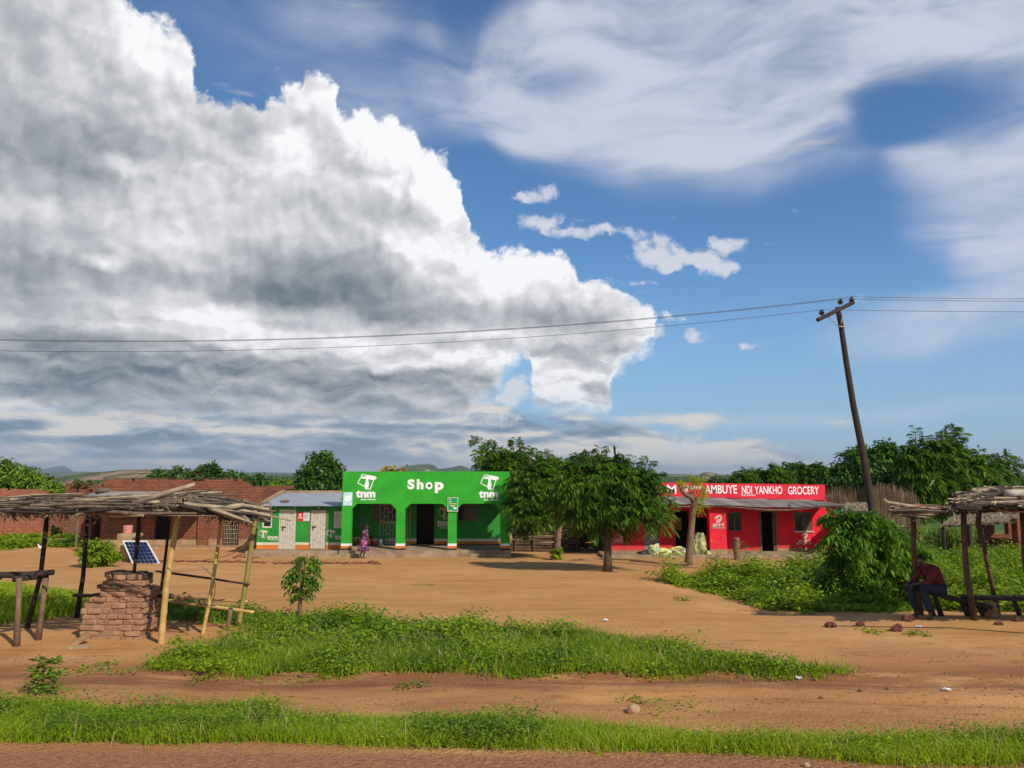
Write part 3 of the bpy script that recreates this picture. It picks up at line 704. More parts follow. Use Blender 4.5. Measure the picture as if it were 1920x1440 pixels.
    for a_, b_, c_, e_ in ((842, 855, 944.5, 943.5), (843, 854, 947.8, 946.8), (846, 851, 950.3, 948.5), (840.5, 848, 957.8, 956.8)):
        q = MB(); q.box(X(a_), X(b_), d3 - .025, d3 - .0205, pz(c_, d), pz(e_, d)); q.build('print', ym, pb)
    q = MB(); cx, cz = X(853), pz(952.8, d); q.prism([(cx + .09 * math.cos(i * .5236), cz + .055 * math.sin(i * .5236)) for i in range(12)], d3 - .027, d3 - .0205); q.build('print', M['letter'], pb)
    # chalk-grey stains left on the back wall
    q = MB(); random.seed(4)
    for (u, v, rr) in ((678.5, 971, .11), (681, 976, .10), (684.5, 973, .06), (678, 985, .12), (682.5, 988, .10), (686.5, 983, .07), (690, 979, .05)):
        cx, cz = XB(u), pz(v, db); q.prism([(cx + rr * random.uniform(.6, 1.1) * math.cos(i * .7), cz + rr * random.uniform(.6, 1.1) * math.sin(i * .7)) for i in range(9)], db - .006, db + .001)
    q.build('wall_stain', mat('grey_smear', (.16, .20, .22), .9, .2, 8), r)
    # a bench, a low stool and a box sign stand on the veranda
    t = thing('bench', 'narrow plank bench against the shady back wall behind the left pillar of the green shop', 'bench', (XB(660), db - .45, fl))
    q = MB(); q.box(XB(641), XB(680), db - .60, db - .30, fl + .40, fl + .45); q.build('seat', M['branchlt'], t)
    for xx in (XB(646), XB(675)):
        q = MB(); q.box(xx - .03, xx + .03, db - .57, db - .33, fl, fl + .398); q.build('leg', M['branchdk'], t)
    t = thing('stool', 'dark wooden stool on the green veranda right of the walking woman', 'stool', (XB(697), db - .5, fl))
    q = MB(); q.lathe((XB(697), db - .5, fl + .42), [(.19, 0), (.21, .02), (.21, .05), (.19, .06)]); q.build('seat', M['branchdk'], t)
    for an in (.8, 2.4, 4.0, 5.5):
        q = MB(); q.tube([(XB(697) + .2 * math.cos(an), db - .5 + .2 * math.sin(an), fl), (XB(697) + .12 * math.cos(an), db - .5 + .12 * math.sin(an), fl + .43)], .022, 6); q.build('leg', M['branchdk'], t)
    t = thing('box_sign', 'small dark green box with a white oval mark, standing before the grille gate', 'box', (XB(718), db - .4, fl))
    q = MB(); q.box(XB(713), XB(723.5), db - .50, db - .28, fl, fl + .44); q.build('case', mat('grey_green_case', (.10, .15, .10), .7), t, bevel=.015)
    q = MB(); cx, cz = XB(718), fl + .23; q.prism([(cx + .075 * math.cos(i * .3927), cz + .13 * math.sin(i * .3927)) for i in range(16)], db - .506, db - .5005); q.build('emblem', M['letter'], t)
green_shop()

# ------------------------------------------------------------------ low green annex
def annex():
    d = 40.3; X = lambda u: px(u, d); fl = .27
    zt = pz(948, d); xl, xr = X(482.5), X(646)
    r = thing('annex_building', 'low dark green row with two whitewashed plank doors under a grey tin roof', 'shop row', ((xl + xr) / 2, d, 0))
    Wn = (X(492), X(510), pz(989.5, d), pz(959, d)); D1 = (X(525.5), X(552.5), fl, pz(957.5, d)); D2 = (X(582.5), X(610.5), fl + .02, pz(957, d)); Sh = (X(626), X(645), pz(990, d), pz(959, d))
    zbnd = pz(1017, d)
    w = MB(); w.holes(xl, xr, zbnd, zt, d, d + .2, [Wn, (D1[0], D1[1], zbnd, D1[3]), (D2[0], D2[1], zbnd, D2[3]), Sh])
    w.build('front_wall', M['green2'], r)
    for z0, z1, mm in ((pz(1021.5, d), zbnd, 'cream'), (fl, pz(1021.5, d), 'orange')):
        for a, b in ((xl, D1[0]), (D1[1], D2[0]), (D2[1], xr)):
            q = MB(); q.box(a, b, d - .003, d + .198, z0, z1); q.build('painted_band', M[mm], r)
    s = MB(); s.prism([(0, 0)] * 0 or [(xl, 0), (xl + .2, 0), (xl + .2, zt), (xl, zt)], d + .2, d + 4.0); s.box(xr - .2, xr, d + .2, d + 4, 0, zt); s.box(xl, xr, d + 4.0, d + 4.2, 0, zt + .55)
    s.build('side_walls', M['earthwall'], r)
    g = MB()   # raking brick edge that shows left of and above the sheets
    g.add([(xl - .02, d - .05, zt + .02), (xl + .22, d - .05, zt + .02), (xl + .22, d + 4.1, zt + .62), (xl - .02, d + 4.1, zt + .62), (xl - .02, d - .05, zt + .10), (xl + .22, d - .05, zt + .10), (xl + .22, d + 4.1, zt + .74), (xl - .02, d + 4.1, zt + .74)],
          [(0, 3, 2, 1), (4, 5, 6, 7), (0, 1, 5, 4), (1, 2, 6, 5), (2, 3, 7, 6), (3, 0, 4, 7)])
    g.box(xl + .3, xr, d + 3.9, d + 4.1, zt + .56, zt + .70)
    g.build('roof_edge', M['earthwall'], r)
    V, Q = corrugated(xl - .12, X(648), d - .40, zt - .01, d + 3.9, zt + .58, .11, .017, 0, .03, 3)
    V[:, 0] += (V[:, 1] - (d - .4)) * .045
    rf = np_mesh('roof', V, Q, M['tin'], r, smooth=True)
    rm_ = mat('rust_stain', (.22, .10, .055), .9)
    for (u, v, w_) in ((525, 943, .26), (632, 935, .20)):
        pt = MB(); t_ = (948 - v) / 17; x = X(u); y = d - .35 + 4.0 * t_; z = zt + .02 + .58 * t_; n = 9
        pt.add([(x + w_ * (1 + .3 * math.sin(i * 5)) * math.cos(i * .698), y + .3 * math.sin(i * .698), z + .022 + .3 * math.sin(i * .698) * .145) for i in range(n)], [tuple(range(n))]); pt.build('rust_patch', rm_, rf)
    for u in (484, 520, 556, 600, 640):
        q = MB(); q.box(X(u) - .03, X(u) + .03, d - .34, d - .003, zt - .12, zt - .04); q.build('rafter', M['woodframe'], r)
    window(r, *Wn, d + .04, M['cream'], 0, m='dark', e=.07)
    plank_door(r, *D1, d + .04, M['plank'], frame=M['cream']); plank_door(r, *D2, d + .04, M['plank'], frame=M['woodframe'])
    o = window(r, *Sh, d + .04, M['cream'], 0, m=M['plank'], e=.07); o['label'] = 'closed whitewashed shutter in its frame'
    p_ = board('poster', X(557), X(568.5), pz(977, d), pz(960, d), d, r, mat('red_poster', (.60, .02, .03), .5, .05)); swirl(X(562.5), pz(966, d), .13, d - .021, p_, M['letter']); text_mesh('airtel', X(559), X(567), pz(972, d), pz(969.5, d), d - .021, M['letter'], p_)
    p_ = board('poster', X(568.7), X(580.5), pz(977, d), pz(959.7, d), d, r, mat('grey_white_poster', (.55, .54, .56), .5, .05)); text_mesh('airtel money', X(570), X(577), pz(966.5, d), pz(965.3, d), d - .021, mat('red_print', (.5, .03, .04), .5), p_); text_mesh('AGENT', X(570), X(575), pz(970, d), pz(968.8, d), d - .021, bpy.data.materials['red_print'], p_)
    tnm_logo(X(485), X(522), pz(1014, d), pz(993, d), d, r, M['lettercream'], side=True); tnm_logo(X(612), X(648), pz(1013, d), pz(992.5, d), d, r, M['lettercream'], side=True)
    f = MB(); f.box(xl - .2, xr - .1, d - 1.1, d + .2, -.3, fl - .006); f.build('front_ledge', M['concrete'], r, bevel=.04)
annex()

# ------------------------------------------------------------------ red grocery
def red_shop():
    d = 38.8; db = 40.6; fl = .147; X = lambda u: px(u, d); XB = lambda u: px(u, db)
    r = thing('grocery_building', 'red grocery with white painted name on its fascia and a sagging veranda roof', 'grocery', (X(1360), d, 0))
    xl, xr = XB(1143), XB(1552)
    GD = (XB(1207.5), XB(1236), fl, pz(962, db)); O1 = (XB(1266), XB(1292), fl, pz(958, db)); O2 = (XB(1303), XB(1327), fl, pz(970, db)); WL = (XB(1364.5), XB(1391), pz(996, db), pz(960, db)); DR = (XB(1425.5), XB(1456.5), fl, pz(960, db)); WR = (XB(1489.5), XB(1522), pz(996, db), pz(960, db))
    zt = pz(938, db)
    w = MB(); w.holes(xl, xr, fl + .04, zt, db, db + .22, [(h[0], h[1], max(h[2], fl + .04), h[3]) for h in (GD, O1, O2, WL, DR, WR)]); w.build('front_wall', M['red'], r)
    s = MB(); s.box(xl, xl + .2, db + .22, db + 5, -.3, zt); s.box(xr - .2, xr, db + .22, db + 5, -.3, zt); s.box(xl, xr, db + 5, db + 5.2, -.3, zt + .4); s.build('side_walls', M['earthwall'], r)
    for a, b in ((xl, GD[0]), (GD[1], O1[0]), (O1[1], O2[0]), (O2[1], DR[0]), (DR[1], xr)):
        q = MB(); q.box(a, b, db - .02, db + .2, fl - .1, fl + .038 + .10 * (a > DR[0])); q.build('plinth', M['earthwall'], r)
    # fascia wall above the roof, its top edge slightly uneven
    fa = MB(); n = 44; xa, xb = px(1200, db), px(1548.5, db)
    T_, B_ = [], []
    for i in range(n + 1):
        x = xa + (xb - xa) * i / n; u = 1200 + 348 * i / n
        T_.append((x, pz(904.5 + 4.3 * i / n, db) + .03 * (float(fbm(i * .35, .5, 4, 3)) - .45))); B_.append((x, pz(929 + 9 * i / n, db)))
    for i in range(n): fa.prism([B_[i], B_[i + 1], T_[i + 1], T_[i]], db - .10, db + .12)
    fa.build('fascia', M['redtop'], r)
    rf0 = MB(); rf0.box(xl, xr, db + .22, db + 5.3, zt + .06, zt + .12); rf0.build('roof', M['oldtin'], r)
    # veranda roof sheets, laid unevenly
    us = np.linspace(1150, 1586, 17); rr = random.Random(3); mats = [M['oldtin'], mat('grey_brown_roof_sheet', (.25, .215, .18), .75, .15, .8, obj=False, col2=(.16, .13, .11)), mat('pale_roof_sheet', (.36, .34, .30), .65, .12, .8, obj=False, col2=(.26, .24, .21))]
    for i in range(16):
        xa_, xb_ = X(us[i]) , X(us[i + 1]) + .05; um = (us[i] + us[i + 1]) / 2
        ve = np.interp(um, [1150, 1230, 1330, 1440, 1500, 1550, 1586], [944, 945.5, 947, 951.5, 951.5, 949, 947]); ze = pz(ve, d - .4)
        vt = np.interp(um, [1150, 1548, 1586], [931, 937.5, 941]); ztop = pz(vt, db - .12)
        V, Q = corrugated(xa_, xb_, d - .4, ze, db - .105, ztop, .10, .010, 0, .05, i)
        V[:, 2] += .014 * (i % 3); t_ = (V[:, 1] - (d - .4)) / (db - d + .6); V[:, 0] += -t_ * .55 + rr.uniform(-.03, .03)
        np_mesh('roof_sheet', V, Q, mats[rr.choice((0, 1, 1, 2, 0, 2))], r, smooth=True)
    q = MB(); pts = [(X(u), d - .30, pz(v, d - .3)) for u, v in ((1180, 952), (1240, 950), (1310, 950), (1345, 949), (1390, 952), (1430, 956), (1470, 956.5), (1520, 952), (1562, 949))]; q.tube(pts, .045, 7); q.build('eave_pole', M['woodframe'], r)
    for u in (1210, 1275, 1345, 1410, 1480, 1560):
        q = MB(); q.tube([(X(u), d - .3, pz(949, d - .3)), (XB(u) - .3, db - .02, pz(941, db) - .02)], .035, 6); q.build('rafter', M['woodframe'], r)
    zr = pz(949, d)
    p_ = MB(); p_.box(X(1330.5), X(1362), d + .002, d + .42, fl + .26, zr + .05); po = p_.build('pillar', M['red'], r)
    q = MB(); q.box(X(1331), X(1362), d, d + .42, fl, fl + .258); q.build('plinth', M['earthwall'], po)
    airtel_mark(X(1333.5), X(1359.5), pz(991, d), pz(966, d), d, po, M['lettercream'])
    c = MB(); rr = random.Random(9)
    for u, v in ((1339, 971), (1351, 959), (1336, 1012), (1342, 1016), (1354, 1011), (1359, 1006), (1333, 1014), (1357, 984), (1337, 1003)):
        x, z, s_ = X(u), pz(v, d), rr.uniform(.02, .06); c.prism([(x - s_, z), (x, z - s_ * .8), (x + s_, z + .01), (x, z + s_ * .7)], d - .003, d + .01)
    c.build('chipped_plaster', M['earthwall'], po)
    p_ = MB(); p_.box(X(1557), X(1568), d + .002, d + .38, fl, zr + .06); p_.build('pillar', M['red'], r)
    # low wall closing the right end of the veranda
    q = MB(); xw = X(1564); q.box(X(1553), xw, d + .38, db + .1, fl, pz(1016, d)); q.build('end_wall', M['red'], r)
    # painted side panel with a green and white board, right of the end pillar
    q = MB(); q.box(X(1568.5), X(1581), d + .05, d + .25, -.1, pz(951, d)); pn = q.build('side_panel', mat('orange_red_panel', (.55, .07, .03), .8, .15, 3, obj=False), r)
    b1 = board('sign_board', X(1568.5), X(1581), pz(978, d), pz(952, d), d + .05, r, mat('pale_green_board', (.45, .60, .50), .6, .1, 6), th=.03)
    q = MB(); q.box(X(1570), X(1580), d + .012, d + .019, pz(960, d), pz(952.5, d)); q.build('print', mat('deep_green_print', (.01, .25, .10), .5), b1)
    text_mesh('tnm', X(1570), X(1579.5), pz(972, d), pz(964, d), d + .019, M['letter'], b1)
    # openings
    for h in (O1, O2):
        q = MB(); q.box(h[0], h[1], db + .7, db + .74, h[2], h[3]); q.build('shade_sheet', M['dark'], r)  # flat black sheet painting in the unlit room behind
    window(r, *WL, db + .05, M['woodframe'], 1); window(r, *WR, db + .05, M['woodframe'], 1, sill=M['cream'])
    cm = mat('grey_curtain', (.16, .13, .11), .9, .2, 12)
    q = MB(); 
    for i in range(7): q.box(WR[0] + (WR[1] - WR[0]) * (.53 + i * .058), WR[0] + (WR[1] - WR[0]) * (.53 + (i + .8) * .058), db + .028 - .006 * (i % 2), db + .034, WR[2] + .06, WR[3] - .06)
    q.build('curtain', cm, r)
    q = MB(); q.box(DR[0], DR[1], db + .8, db + .84, DR[2], DR[3]); q.build('shade_sheet', M['dark'], r)  # black sheet in place of the dark room inside
    q = MB(); q.box(DR[0] - .05, DR[0] + .05, db - .03, db + .2, fl, DR[3] + .06); q.box(DR[1] - .20, DR[1] - .13, db - .03, db + .2, fl, DR[3]); q.box(DR[1] - .08, DR[1], db - .03, db + .2, fl, DR[3]); q.box(DR[0] + .05, DR[1], db - .028, db + .198, DR[3], DR[3] + .06); q.build('door_frame', M['woodframe'], r)
    g = MB(); g.box(GD[0], GD[1], db + .02, db + .06, GD[2], GD[3]); dd = g.build('door', mat('grey_metal_door', (.24, .21, .18), .6, .15, 3, obj=False), r)
    g = MB(); g.box(GD[1] - .10, GD[1] - .06, db - .02, db + .018, GD[2], GD[3]); g.box(GD[1] - .28, GD[1] - .25, db - .02, db + .018, fl + .25, fl + .48); g.build('handle', M['woodframe'], dd)
    # posts framing the recessed doorways, cloth hung inside
    q = MB(); q.box(XB(1293), XB(1302), db - .01, db + .02, fl + .1, fl + .11); 
    q = MB(); q.box(O1[0] + .05, O1[0] + .38, db + .25, db + .28, fl + 1.05, fl + 1.7); q.build('hanging_cloth', mat('ochre_cloth', (.32, .13, .03), .9), r)
    q = MB(); q.box(O2[0] + .02, O2[0] + .12, db + .25, db + .28, fl + .7, fl + 1.45); q.build('hanging_cloth', mat('dark_blue_cloth', (.04, .03, .12), .9), r)
    # platform
    f = MB(); f.box(X(1128), X(1584), 38.4, db - .021, -.4, fl); f.build('veranda_floor', M['concrete'], r, bevel=.03)
    # lettering on the fascia
    dm = db - .10; L = lambda b_, u0, u1, v0, v1, bo=.012: text_mesh(b_, px(u0, dm), px(u1, dm), pz(v1, dm), pz(v0, dm), dm, M['letter'], r, 'lettering', bo)
    L('C', 1214, 1226, 908, 922); L('O', 1230.5, 1245, 909, 923); L('M', 1252, 1269.5, 909, 926)
    swirl(px(1285.5, dm), pz(916.5, dm), .38, dm, r, M['letter']); L('airtel', 1295.5, 1317, 909.5, 917, .02)
    L('AMBUYE', 1323.5, 1384, 909.5, 925.5); L('NDI', 1393, 1412, 911, 926); L('YANKHO', 1417, 1469, 911.5, 926.5); L('GROCERY', 1480, 1538, 912, 927)
    L('PROP: B.LANGO', 1391, 1418, 927, 930, .01)
    airtel_mark(XB(1492), XB(1521), pz(1020.5, db), pz(999, db), db, r, M['lettercream'])
    airtel_mark(XB(1148), XB(1176), pz(1018, db), pz(1000, db), db, r, M['lettercream'])
    q = MB(); q.box(XB(1553), XB(1558), db - .6, db - .1, fl, pz(960, db)); 
red_shop()

# ------------------------------------------------------------------ brick buildings to the left
def rough_top(mb, x0, x1, prof, y0, y1, z0, course=.095, bw=.24, seed=0):
    """a brick wall whose top steps up and down by whole courses along prof(x)"""
    rr = random.Random(seed); x = x0
    while x < x1 - .01:
        xe = min(x1, x + bw * rr.choice((1, 1, 2, 3))); z = prof((x + xe) / 2) + rr.choice((0, 0, 0, -course, course * .3)); 
        mb.box(x, xe, y0, y1, z0, z); x = xe
def brick_house():
    d = 46.0; X = lambda u: px(u, d); zt = pz(898, d); g0 = -.6
    r = thing('brick_house', 'large flat-topped red brick building with a dark doorway under a tin porch roof', 'building', (X(340), d, -.15))
    xl, xr = X(189), X(491)
    OP = (X(418), X(448), -.6, pz(972, d)); DR = (X(290), X(319), g0, pz(964, d)); VN = (X(217), X(249), pz(972, d), pz(963, d))
    w = MB(); w.holes(xl, X(450), g0, zt - .3, d, d + .3, [OP, DR, VN]); w.holes(X(450), xr, g0, zt - .6, d, d + .3, []); w.build('front_wall', M['brick'], r)
    w = MB(); rough_top(w, xl, X(450), lambda x: zt - .02, d, d + .3, zt - .3, seed=2); rough_top(w, X(450), xr, lambda x: float(np.interp(x, [X(450), X(462), X(478), X(491)], [zt - .15, zt - .28, zt - .50, zt - .58])), d, d + .3, zt - .6, seed=3)
    w.build('wall_top', M['brick'], r)
    cp = MB(); cp.box(xl - .03, X(432), d - .03, d + .33, zt + .03, zt + .075); cp.build('mossy_coping', mat('dark_coping', (.10, .065, .035), .95, .25, 3, obj=False), r)
    s = MB(); s.box(xl, xl + .25, d + .3, d + 7, g0, zt - .1); s.box(xr - .25, xr, d + .3, d + 7, g0, zt - .7); s.box(xl, xr, d + 7, d + 7.3, g0, zt - .5); s.build('side_walls', M['brick'], r)
    for h in (OP, DR, VN):
        q = MB(); q.box(h[0], h[1], d + .26, d + .29, h[2], h[3]); q.build('shade_sheet', M['dark'], r)  # black sheet closing each opening, its colour stands for the shade inside
    q = MB(); rr = random.Random(6)   # lattice of sticks in the side opening
    for i in range(9):
        x = OP[0] + (OP[1] - OP[0]) * (i + .5) / 9; q.tube([(x, d + .16, -.2), (x + rr.uniform(-.04, .04), d + .15, OP[3])], .018, 5)
    for i in range(7): q.tube([(OP[0], d + .12, .1 + i * .25), (OP[1], d + .12, .1 + i * .25 + rr.uniform(-.06, .06))], .018, 5)
    q.build('stick_lattice', M['branchlt'], r)
    c = MB(); c.box(X(373), X(392), d - .16, d - .002, g0, zt - 1.0); c.build('brick_column', M['brick'], r)
    # plaster at the foot
    q = MB(); q.box(xl + .1, X(372), d - .05, d - .003, g0, .30); q.box(X(393), X(417), d - .05, d - .003, g0, .34); q.box(X(449), X(484), d - .05, d - .003, g0, .32); q.build('plinth', M['earthwall'], r)
    q = MB(); q.box(xl, X(482), d - 1.6, d - .06, g0, -.02); q.build('porch_floor', M['earthwall'], r, bevel=.05)
    V, Q = corrugated(X(178), X(406), d - 2.6, pz(935, d - 2.6), d - .02, pz(921.5, d), .12, .016, 0, .04, 8); V[:, 0] += (V[:, 1] - d + 2.6) * .08
    np_mesh('porch_roof', V, Q, M['oldtin'], r, smooth=True)
    for u in (186,):
        q = MB(); q.tube([(X(u), d - 2.3, -.15), (X(u), d - 2.3, pz(937, d - 2.3))], .06, 7); q.build('porch_post', M['woodframe'], r)
    q = MB(); q.box(X(180), X(406), d - 2.36, d - 2.26, pz(938, d - 2.3), pz(936, d - 2.3)); q.build('porch_beam', M['woodframe'], r)
brick_house()
def brick_walls():
    d = 54.0; X = lambda u: px(u, d)
    r = thing('brick_wall', 'roofless red brick wall at the left edge with green weeds at its foot', 'wall', (X(10), d, -.25))
    w = MB(); w.holes(X(-190), X(80), -1.2, pz(925, d), d, d + .3, [(X(-90), X(-60), -1, pz(950, d))]); w.build('masonry', M['brick2'], r)
    w = MB(); rough_top(w, X(-190), X(84), lambda x: float(np.interp(x, [X(-190), X(0), X(60), X(84)], [pz(914, d), pz(916, d), pz(918.5, d), pz(921, d)])), d + .001, d + .299, pz(925, d) + .001, seed=5); w.build('wall_top', M['brick2'], r)
    w = MB(); w.box(X(76), X(80) - .001, d + .3, d + 5, -1.2, pz(927, d)); w.build('return_wall', M['brick2'], r)
    d = 52.0; X2 = lambda u: px(u, d)
    r = thing('brick_wall', 'half-height unroofed brick wall left of the big brick building, plants sprouting on top', 'wall', (X2(150), d, -.2))
    w = MB(); w.box(X2(118), X2(186), d, d + .3, -1.2, pz(908, d)); w.build('masonry', M['brick'], r)
    w = MB(); rough_top(w, X2(118), X2(200), lambda x: pz(906, d), d + .001, d + .299, pz(908, d) + .001, seed=8); w.build('wall_top', M['brick'], r)
    w = MB(); dd = 47.2; w.box(px(152, dd), px(172, dd), dd, dd + .45, -.8, pz(958, dd)); w.build('front_pier', M['brick'], r)
    w = MB(); w.box(px(152, dd) + .05, px(152, dd) + .33, dd + .45, d, -.8, pz(962, d)); w.build('linking_wall', M['brick'], r)
    d = 74.0; X3 = lambda u: px(u, d)
    r = thing('ruined_wall', 'far brick ruin with an empty window, seen through the gap between the left walls', 'ruin', (X3(107), d, -.6))
    w = MB(); w.holes(X3(98), X3(119), -1.3, pz(957, d), d, d + .3, [(X3(107), X3(113), pz(978, d), pz(960, d))]); w.build('masonry', M['brick2'], r)
    d = 48; r = thing('wall_footing', 'broken low footing of mud bricks slanting through the grass at left', 'footing', (px(108, d), d, zf(px(108, d), d)))
    w = MB(); rr = random.Random(4)
    for i in range(26):
        t_ = i / 25; u = 84 + 44 * t_; dd = 46.2 + 5.0 * t_; x = px(u, dd); w.rbox((x, dd, zf(x, dd) + .10 + rr.uniform(0, .06)), .13, .12, .10, rz=.9 + rr.uniform(-.2, .2), jit=.2)
    w.build('courses', M['brick2'], r)
brick_walls()
# ------------------------------------------------------------------ thatched and reed things to the right
def sticks_sheet(mb, A, B, C_, D, n, r0, r1, seed, over=.25, jit=.05, lift=.0):
    """sticks laid from edge A-D to edge B-C, scattered over the roof plane"""
    rr = random.Random(seed); A, B, C_, D = map(Vector, (A, B, C_, D)); up = (B - A).cross(D - A).normalized()
    if up.z < 0: up = -up
    for i in range(n):
        t_ = (i + rr.uniform(-.6, .6)) / n; t2 = t_ + rr.uniform(-jit, jit)
        a = A.lerp(D, min(1, max(0, t_))); b = B.lerp(C_, min(1, max(0, t2))); s0, s1 = rr.uniform(-.08, .35), rr.uniform(.7, 1 + over * .6)
        p = a.lerp(b, s0); q = a.lerp(b, s1); h = up * rr.uniform(0, lift); m_ = (p + q) / 2 + up * rr.uniform(-.02, .05) + Vector((0, 0, rr.uniform(-.03, .03)))
        rad = rr.uniform(r0, r1); mb.tube([p + h, m_ + h, q + h], [rad, rad * .85, rad * .5], 5)
def thatch_mesh(name, parent, A, B, C_, D, n, m, seed, L=.5, w=.03, lift=.08):
    """loose straw bundles over a plane: A,B lower edge; D,C upper edge"""
    g = np.random.default_rng(seed); A, B, C_, D = [np.array(p) for p in (A, B, C_, D)]
    s = g.random((n, 1)); t_ = g.random((n, 1)); base = (A * (1 - s) + B * s) * (1 - t_) + (D * (1 - s) + C_ * s) * t_
    down = (A - D) / np.linalg.norm(A - D); side = (B - A) / np.linalg.norm(B - A); up = np.cross(side, -down); up = up / np.linalg.norm(up); up = up * np.sign(up[2] + 1e-9)
    dr = down + side * g.normal(0, .22, (n, 1)) + up * g.normal(.02, .07, (n, 1)); dr /= np.linalg.norm(dr, axis=1, keepdims=True)
    LL = L * (.5 + g.random((n, 1))); sd = np.cross(dr, up); ww = w * (.5 + g.random((n, 1))); c = base + up * lift * g.random((n, 1))
    V = np.stack([c - dr * LL * .5 - sd * ww, c - dr * LL * .5 + sd * ww, c + dr * LL * .5 + sd * ww * .4, c + dr * LL * .5 - sd * ww * .4], 1).reshape(-1, 3)
    return np_mesh(name, V, np.arange(n * 4).reshape(-1, 4), m, parent)
M['straw'] = leafmat('grey_straw', (.34, .26, .16), (.22, .16, .10), (.42, .34, .22), trans=.1, rough=.9)
M['strawdk'] = leafmat('dark_old_thatch', (.09, .065, .042), (.15, .11, .07), (.24, .18, .12), trans=.05, rough=.95)
M['reed'] = leafmat('dry_reed', (.22, .145, .08), (.14, .085, .05), (.34, .24, .14), trans=.1, rough=.9)
def reed_fence(label, d, u0, u1, prof, n, seed, d1=None):
    rr = np.random.default_rng(seed); d1 = d1 or d
    r = thing('reed_fence', label, 'fence', (px((u0 + u1) / 2, d), d, zf(px((u0 + u1) / 2, d), d)))
    V = []; 
    for i in range(n):
        u = u0 + (u1 - u0) * rr.random(); dd = d + (d1 - d) * (u - u0) / (u1 - u0) + rr.uniform(-.12, .12); x = px(u, dd); z0 = zf(x, dd) - .05
        zt = pz(np.interp(u, [p[0] for p in prof], [p[1] for p in prof]) + rr.normal(0, 7), dd); w = rr.uniform(.010, .024); lx = rr.normal(0, .10)
        V += [(x - w, dd, z0), (x + w, dd - .01, z0), (x + lx + w * .3, dd, zt), (x + lx - w * .3, dd, zt)]
    np_mesh('reeds', V, np.arange(len(V)).reshape(-1, 4), M['reed'], r)
    q = MB()
    for k in (.3, .75):
        q.tube([(px(u, d + (d1 - d) * (u - u0) / (u1 - u0)), d + (d1 - d) * (u - u0) / (u1 - u0) - .15, zf(px(u, d), d) + k * (2.0) + rr.uniform(-.03, .03)) for u in np.linspace(u0, u1, 6)], .025, 5)
    q.build('tie_pole', M['branch'], r)
    return r
reed_fence('tall dry reed fence behind the leaning power pole', 38.5, 1640, 1722, [(1640, 925), (1655, 916), (1690, 924), (1722, 936)], 800, 5)
reed_fence('ragged reed fence behind the right end of the red shop', 43.5, 1545, 1660, [(1545, 930), (1580, 922), (1600, 926), (1660, 915)], 500, 6)
def low_roof():
    d = 40.0; r = thing('lean_to', 'low stick-covered lean-to roof between the red shop and the reed fence', 'lean-to', (px(1615, d), d, 0))
    A = (px(1583, d - 1), d - 1, pz(968, d - 1)); B = (px(1645, d - 1), d - 1, pz(968, d - 1)); C2 = (px(1640, d + 1.5), d + 1.5, pz(944, d + 1.5)); D = (px(1588, d + 1.5), d + 1.5, pz(946, d + 1.5))
    thatch_mesh('thatch', r, A, B, C2, D, 900, M['straw'], 7, .5, .035)
    q = MB(); sticks_sheet(q, A, B, C2, D, 16, .02, .04, 4); q.build('stick_covering', M['branch'], r)
    for u in (1586, 1642):
        q = MB(); q.tube([(px(u, d - 1), d - 1, -.1), (px(u, d - 1), d - 1, pz(966, d - 1))], .05, 6); q.build('post', M['branchdk'], r)
    w = MB(); w.box(px(1584, d + 1), px(1642, d + 1), d + 1, d + 1.2, -.2, pz(960, d)); w.build('back_wall', M['earthwall'], r)
low_roof()
def log_fence():
    d = 42.5; r = thing('log_fence', 'dark fence of stacked rough logs in the shade between the two shops', 'fence', (px(1030, d), d, -.05))
    q = MB(); rr = random.Random(8)
    for i in range(13):
        z = .02 + i * .17; pts = [(px(960 + k * 32, d), d + rr.uniform(-.06, .06), z + rr.uniform(-.04, .04)) for k in range(5)]; q.tube(pts, [rr.uniform(.06, .10) for _ in pts], 7)
    q.build('rails', M['bark'], r)
    for u in (966, 1000, 1040, 1082):
        q = MB(); q.tube([(px(u, d - .15), d - .15, -.1), (px(u + 1, d - .15), d - .15, 2.3)], .06, 7); q.build('post', M['bark'], r)
    w = MB(); w.box(px(1065, 45), px(1142, 45), 45, 45.2, -.2, 1.3); 
    r = thing('rubble_wall', 'low red rubble wall glimpsed behind the trunks between the shops', 'wall', (px(1100, 44.5), 44.5, -.1)); w = MB(); rr = random.Random(3)
    for i in range(150): x = px(rr.uniform(1040, 1135), 44.5); w.rbox((x, 44.5 + rr.uniform(-.1, .1), rr.uniform(0, .8)), rr.uniform(.08, .16), .1, rr.uniform(.05, .09), rz=rr.uniform(-.3, .3), ry=rr.uniform(-.2, .2))
    w.build('stones', M['brick2'], r)
log_fence()
